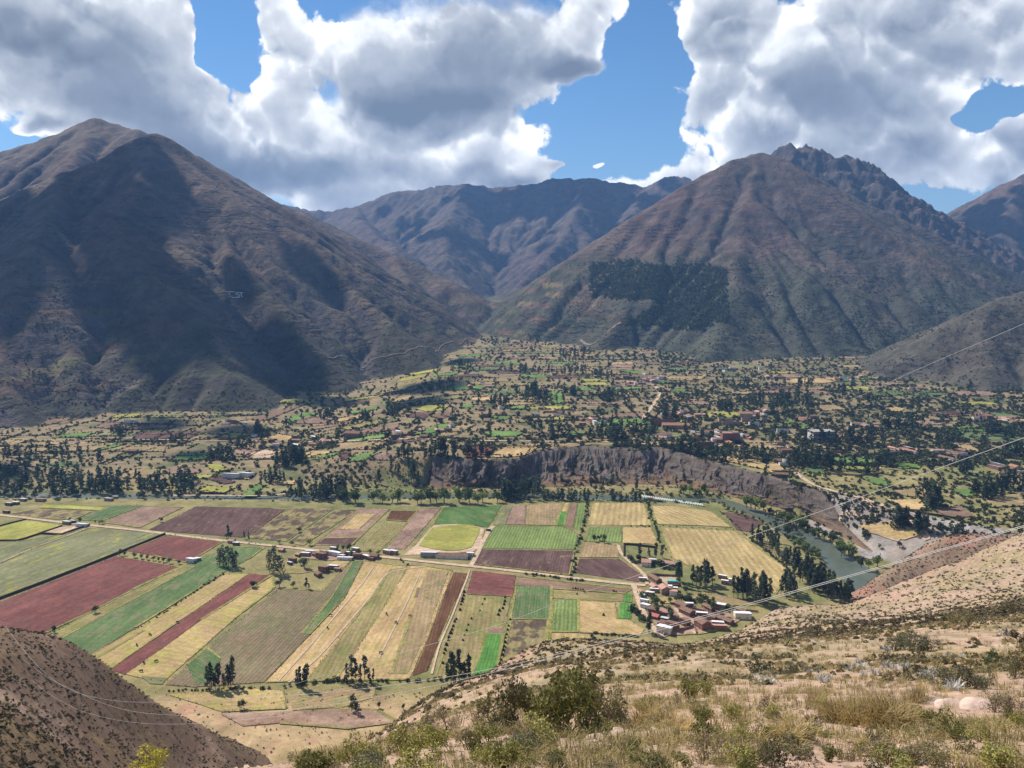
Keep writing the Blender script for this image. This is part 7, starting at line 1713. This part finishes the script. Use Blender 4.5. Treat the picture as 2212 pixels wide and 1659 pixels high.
# green shoots and dry stalks
for cv, px, py, hpx in ((T7, 1245, 1060, 120), (T8, 1400, 1240, 110), (T7, 1330, 1070, 60)):
    X_, Y_, Z_ = near_hit(*cv(px, py)); s = hpx * ZS / FP * math.hypot(X_, Y_, Z_); o = obj('green_shoot', mesh_np('green_shoot', *blade_tuft(int(px), 14, 1.0, .12, .03, .05), [leaf_mat('fresh_shoot', (.16, .34, .03), (.24, .42, .05))]), None, (X_, Y_, Z_)); o.scale = (s, s, s); tag(o, 'fresh green shoot standing on the dry slope', 'plant', 'fresh green shoots')
# boulders
RKP = tint = plain('pale_pink_rock', (.50, .37, .30), .95, .1, .2, 2.5); ROCK = [rock_mesh(s, RKP) for s in range(4)]
for cv, px, py, wpx, lab in ((T8, 1620, 830, 170, 'long pale rock ledge'), (T8, 1760, 850, 180, 'pale flat boulder in the rock ledge'), (T8, 1930, 860, 190, 'broad pale boulder at the ledge end'), (T8, 1250, 1040, 110, 'white chalky stone under the tall tussock'), (T6, 1740, 1200, 120, 'pale boulder at the slope edge'), (T6, 1930, 1190, 90, 'smaller pale boulder at the slope edge'), (T6, 2190, 1240, 80, 'pink boulder below the yellow shrub'), (T7, 1440, 1130, 90, 'pink rock block on bare dirt'), (T7, 1280, 1150, 70, 'small pink rock on bare dirt'), (T7, 1080, 1160, 100, 'flat pink rock on bare dirt'), (T7, 1800, 1040, 150, 'pink rock step below the big bush'), (T7, 1650, 1060, 130, 'pink rock slab below the big bush'), (T7, 2020, 1150, 130, 'pale pink slab near the dry grass')):
    X_, Y_, Z_ = near_hit(*cv(px, py)); s = wpx * ZS / FP * math.hypot(X_, Y_, Z_) * 1.25; o = obj('rock', ROCK[RNG.randint(4)], None, (X_, Y_, Z_ - .05 * s), RNG.uniform(0, 6)); o.scale = (s, s * .8, s * .5); tag(o, lab, 'rock')
# dry grass, too much to count
x, y, z = rand_near(13000, 3.6, 110, -.30, .78); k = fbm(x / 2.2 + 5, y / 2.2, 3) * 1.6 > RNG.uniform(-.3, .7, len(x)) - .35 * np.clip((y - 8) / 15, 0, 1); x, y, z = x[k], y[k], z[k]; n = len(x); s = RNG.uniform(.07, .19, n) * (1 + y / 30); g = RNG.rand(n, 1)
tc = np.array([.42, .32, .15]) * (1 - g) + np.array([.27, .235, .095]) * g; tc = tc * RNG.uniform(.75, 1.2, (n, 1))
stuff('dry_grass', 'dry grass tufts covering the near slope', [blade_tuft(s_, 22, 1.0, .6, .016, .30) for s_ in range(5)], np.stack([x, y, z - .02], 1), np.stack([s * 1.3, s], 1), RNG.uniform(0, 6.28, n), tc, tintleaf_mat('dry_grass_mix', .3))
# pebbles and twigs on the dirt
x, y, z = rand_near(3500, 3.6, 24, -.7, .75); n = len(x); s = RNG.uniform(.015, .07, n)
pv, pf = boxvf(-.5, .5, -.4, .4, -.2, .5); pv = pv + np.random.RandomState(3).normal(0, .09, pv.shape); pft = np.concatenate([pf[:, [0, 1, 2]], pf[:, [0, 2, 3]]])
stuff('gravel', 'loose stones lying on the pink dirt', [(pv, pft)], np.stack([x, y, z], 1), np.stack([s, s * .7], 1), RNG.uniform(0, 6, n), np.array([.44, .31, .24]) * RNG.uniform(.55, 1.2, (n, 1)), plain('loose_stone', (.40, .29, .22), .95, .1, .2, 3))
# scrub dots over the wider hillside and the knoll
x, y, z = rand_near(26000, 26, 760, -.30, .80); k = fbm(x / (4 + y * .09), y / (4 + y * .09), 3) * 1.2 > RNG.uniform(-.55, .7, len(x)) + .35 * np.clip((120 - y) / 60, 0, 1); x, y, z = x[k], y[k], z[k]; n = len(x); s = RNG.uniform(.45, 1.35, n) * (.7 + .9 * np.clip(y / 300, 0, 1.3)); g = RNG.rand(n, 1)
tc = np.array([.10, .088, .052]) * (1 - g) + np.array([.20, .175, .09]) * g; tc = np.where(RNG.rand(n, 1) < .45, np.array([.29, .22, .115]), tc); s = s * np.clip(.55 + y / 130, .55, 1)
_a = rand_near(24000, 110, 760, -.15, .80); _k = fbm(_a[0] / 30, _a[1] / 30, 3) > RNG.uniform(-.8, .6, len(_a[0])); x = np.r_[x, _a[0][_k]]; y = np.r_[y, _a[1][_k]]; z = np.r_[z, _a[2][_k]]; _m = int(_k.sum()); s = np.r_[s, RNG.uniform(.6, 1.7, _m)]; _g = RNG.rand(_m, 1); tc = np.concatenate([tc, np.array([.075, .062, .042]) * (1 - _g) + np.array([.16, .13, .075]) * _g])
_a = rand_near(7000, 500, 790, .36, .72); x = np.r_[x, _a[0]]; y = np.r_[y, _a[1]]; z = np.r_[z, _a[2]]; _m = len(_a[0]); s = np.r_[s, RNG.uniform(.8, 2.6, _m)]; _g = RNG.rand(_m, 1); tc = np.concatenate([tc, np.array([.06, .052, .034]) * (1 - _g) + np.array([.13, .11, .06]) * _g]); n = len(x)
stuff('hillside_shrubbery', 'low scrub dotting the hillside', [bush_shape(s_, 34, .7) for s_ in range(141, 146)], np.stack([x, y, z - .05], 1), np.stack([s, s * RNG.uniform(.5, .95, n)], 1), RNG.uniform(0, 6.28, n), tc)
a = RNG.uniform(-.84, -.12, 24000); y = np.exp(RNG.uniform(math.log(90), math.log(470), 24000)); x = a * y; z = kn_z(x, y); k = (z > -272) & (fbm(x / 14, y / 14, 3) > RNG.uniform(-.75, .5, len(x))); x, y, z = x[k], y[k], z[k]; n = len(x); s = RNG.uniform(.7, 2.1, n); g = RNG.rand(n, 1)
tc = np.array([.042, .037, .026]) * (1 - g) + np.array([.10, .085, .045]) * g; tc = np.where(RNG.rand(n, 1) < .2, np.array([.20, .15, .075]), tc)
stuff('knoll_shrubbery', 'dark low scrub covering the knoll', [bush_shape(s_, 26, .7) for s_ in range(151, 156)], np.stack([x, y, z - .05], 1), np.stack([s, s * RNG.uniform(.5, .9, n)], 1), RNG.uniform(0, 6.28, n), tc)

# ------------------------------------------------------------------ power line
STEEL = plain('galvanised_steel', (.55, .55, .56), .45, .5, .06, 1); WIREM = plain('aluminium_cable', (.62, .60, .58), .4, .5, .05, .5); CERAM = plain('insulator_glass', (.6, .6, .58), .3, .5, .05, 1)
def cable(pts_, r, label, up=0):
    P = np.array(pts_, float); s = np.concatenate([[0], np.cumsum(np.linalg.norm(np.diff(P, axis=0), axis=1))]); t = np.linspace(0, s[-1], 90)
    # Catmull-like smoothing through the surveyed points
    Q = np.stack([np.interp(t, s, P[:, i]) for i in range(3)], 1)
    for _ in range(14): Q[1:-1] = (Q[:-2] + 2 * Q[1:-1] + Q[2:]) / 4
    V, F = tube(Q, [r] * len(Q), 5); o = obj('power_cable', mesh_np('power_cable', V, F, [WIREM], True)); tag(o, label, 'cable', 'power cables'); return o
def inv_line(pts_, u0, y0, u1, y1):
    """points on a straight plan line: depth varies as 1/Y linear across the view"""
    out = []
    for u, v in pts_:
        k = (u - u0) / (u1 - u0); Y = 1.0 / ((1 - k) / y0 + k / y1); out.append(at(u, v, Y))
    return out
c1 = [T6(*p) for p in ((35, 335), (100, 432), (230, 590), (370, 712), (520, 780), (720, 820), (900, 832), (1150, 822), (1500, 800))] + [T7(*p) for p in ((0, 700), (400, 745), (640, 712), (800, 672), (1000, 628), (1300, 556), (1800, 425), (2212, 316))] + [T8(*p) for p in ((440, 195), (1160, 0))] + [R5(2212, 905), R5(2500, 820)]
c1 = [(0 + 12, 1353), (40, 1392), (78, 1436), (124, 1478), (175, 1501), (242, 1514), (302, 1518), (386, 1515), (520, 1508), (700, 1498), (860, 1480), (950, 1466), (1070, 1447), (1171, 1423), (1339, 1381), (1470, 1344), (1617, 1304), (1859, 1238), (2040, 1186), (2212, 1136), (2300, 1110)]
cable(inv_line(c1, 0, 262, 2212, 46), .020, 'pale power cable crossing low over the fields')
c2 = [(-4, 1364), (40, 1417), (101, 1464), (171, 1497), (235, 1526), (302, 1541), (386, 1546), (470, 1546), (560, 1541), (734, 1521), (900, 1490), (1000, 1469), (1171, 1428), (1339, 1386), (1470, 1349), (1617, 1308), (1859, 1241), (2040, 1188), (2212, 1139), (2300, 1113)]
cable(inv_line(c2, 0, 258, 2212, 45), .018, 'second power cable running just under the first')
c3 = [(-8, 1392), (44, 1450), (101, 1497), (168, 1534), (235, 1553), (302, 1563), (370, 1565), (470, 1561), (620, 1545)]
cable(inv_line(c3, 0, 254, 2212, 44), .018, 'lowest power cable sagging across the dark knoll')
c4 = [(560, 1502), (734, 1447), (952, 1386), (1104, 1343), (1248, 1282), (1383, 1242), (1469, 1213), (1680, 1137), (1858, 1075), (2030, 1010), (2212, 946), (2300, 914)]
cable(inv_line(c4, 0, 300, 2212, 85), .028, 'thin upper power cable slanting over the river bluff')
c5 = [(1770, 892), (1870, 850), (1960, 808), (2060, 764), (2160, 722), (2300, 660)]
cable(inv_line(c5, 1000, 420, 2212, 120), .025, 'faint far cable slanting before the low scrub hill')
def pylon():
    x, y, z = at(-22, 1342, 262); zb = float(kn_z(np.array([x]), np.array([y]))[0]); h = z - zb
    e = empty('power_pylon', (x, y, zb)); tag(e, 'steel lattice power pylon on the dark knoll', 'pylon')
    for sx in (-1, 1):
        for sy in (-1, 1): part('leg', [tube([(sx * 1.4, sy * 1.4, -.6), (sx * .25, sy * .25, h)], (.08, .05), 4)], STEEL, e)
    br = []
    for k in range(8):
        a, b = k / 8, (k + 1) / 8; wa, wb = 1.4 - 1.15 * a, 1.4 - 1.15 * b
        for s in (-1, 1): br += [tube([(-wa, s * wa, h * a), (wb, s * wb, h * b)], (.03, .03), 3), tube([(s * wa, -wa, h * a), (s * wb, wb, h * b)], (.03, .03), 3)]
    part('bracing', br, STEEL, e)
    for zz in (h - .3, h - 3.2): part('crossarm', [tube([(-5.2, 0, zz), (0, 0, zz + .5), (5.2, 0, zz)], (.05, .07, .05), 4), tube([(-5.2, 0, zz), (0, 0, zz), (5.2, 0, zz)], (.04, .05, .04), 4)], STEEL, e)
    for sx in (-1, 1): part('insulator', [tube([(sx * 5.0, 0, h - .3), (sx * 5.0, 0, h - 1.3)], (.09, .09), 6)], CERAM, e)
pylon()
# ------------------------------------------------------------------ unseen cumulus meshes added above the frame to shade parts of the mountains
def shade_cloud_mesh(seed, rx, ry, n=60):
    rs = np.random.RandomState(seed); parts_ = []
    bm = bmesh.new(); bmesh.ops.create_icosphere(bm, subdivisions=3, radius=1.0); sv = np.array([v.co[:] for v in bm.verts]); sf = np.array([[v.index for v in f.verts] for f in bm.faces]); bm.free()
    for i in range(n):
        a = rs.uniform(0, 6.28); q = rs.rand() ** .6; c = np.array((math.cos(a) * q * rx, math.sin(a) * q * ry, 0)); r = (1.15 - .75 * q) * rs.uniform(.09, .23) * min(rx, ry)
        V = sv * r; d = fbm(V[:, 0] / r * 1.7 + i * 3.1, V[:, 1] / r * 1.7 + V[:, 2] / r * 1.3, 4) * .35 * r; V = V + sv * d[:, None]; V[:, 2] = np.where(V[:, 2] < 0, V[:, 2] * .25, V[:, 2]); parts_.append((V + c, sf))
    V, F = join(parts_); return mesh_np('cloud', V, F, [CLM], True)
CLM, _nt, _b = mat('shade_cloud_white', 1.0, 0.0); setc(_nt, _b, (.9, .9, .92))
def cloud(gx, gy, gz_, alt, rx, ry, seed, label):
    h = alt - gz_; k = h / SUNV.z; o = obj('cloud', shade_cloud_mesh(seed, rx, ry), None, (gx + SUNV.x * k, gy + SUNV.y * k, alt)); tag(o, label, 'cloud', 'unseen clouds added for shade')
cloud(-1230, 1980, 60, 2700, 1080, 720, 3, 'broad unseen cloud added to shade the gullied mountain')
cloud(450, 6300, 450, 4300, 1700, 900, 5, 'long unseen cloud added to shade the far range')
cloud(2900, 4700, 300, 3600, 800, 600, 11, 'unseen cloud added to shade the distant blue slope')
# ------------------------------------------------------------------ haze: one closed box of pale air
def build_haze():
    x0, x1, y0, y1, z0, z1 = -15000, 15000, -15000, 15000, -332, 1050
    V = np.array([(x, y, z) for z in (z0, z1) for y in (y0, y1) for x in (x0, x1)], float)
    F = np.array([(0, 2, 3, 1), (4, 5, 7, 6), (0, 1, 5, 4), (2, 6, 7, 3), (0, 4, 6, 2), (1, 3, 7, 5)])
    m = bpy.data.materials.new('haze_air'); m.use_nodes = True; nt = m.node_tree; nt.nodes.clear()
    o = nt.nodes.new('ShaderNodeOutputMaterial'); v = nt.nodes.new('ShaderNodeVolumePrincipled')
    v.inputs['Color'].default_value = (0.26, 0.52, 1.0, 1); v.inputs['Density'].default_value = HAZE; v.inputs['Anisotropy'].default_value = 0.0
    nt.links.new(v.outputs[0], o.inputs['Volume'])
    b = obj('haze', mesh_np('haze', V, F, [m])); tag(b, kind='stuff', label='pale blue air that fades the far mountains')
HAZE = 6.2e-5
build_haze()
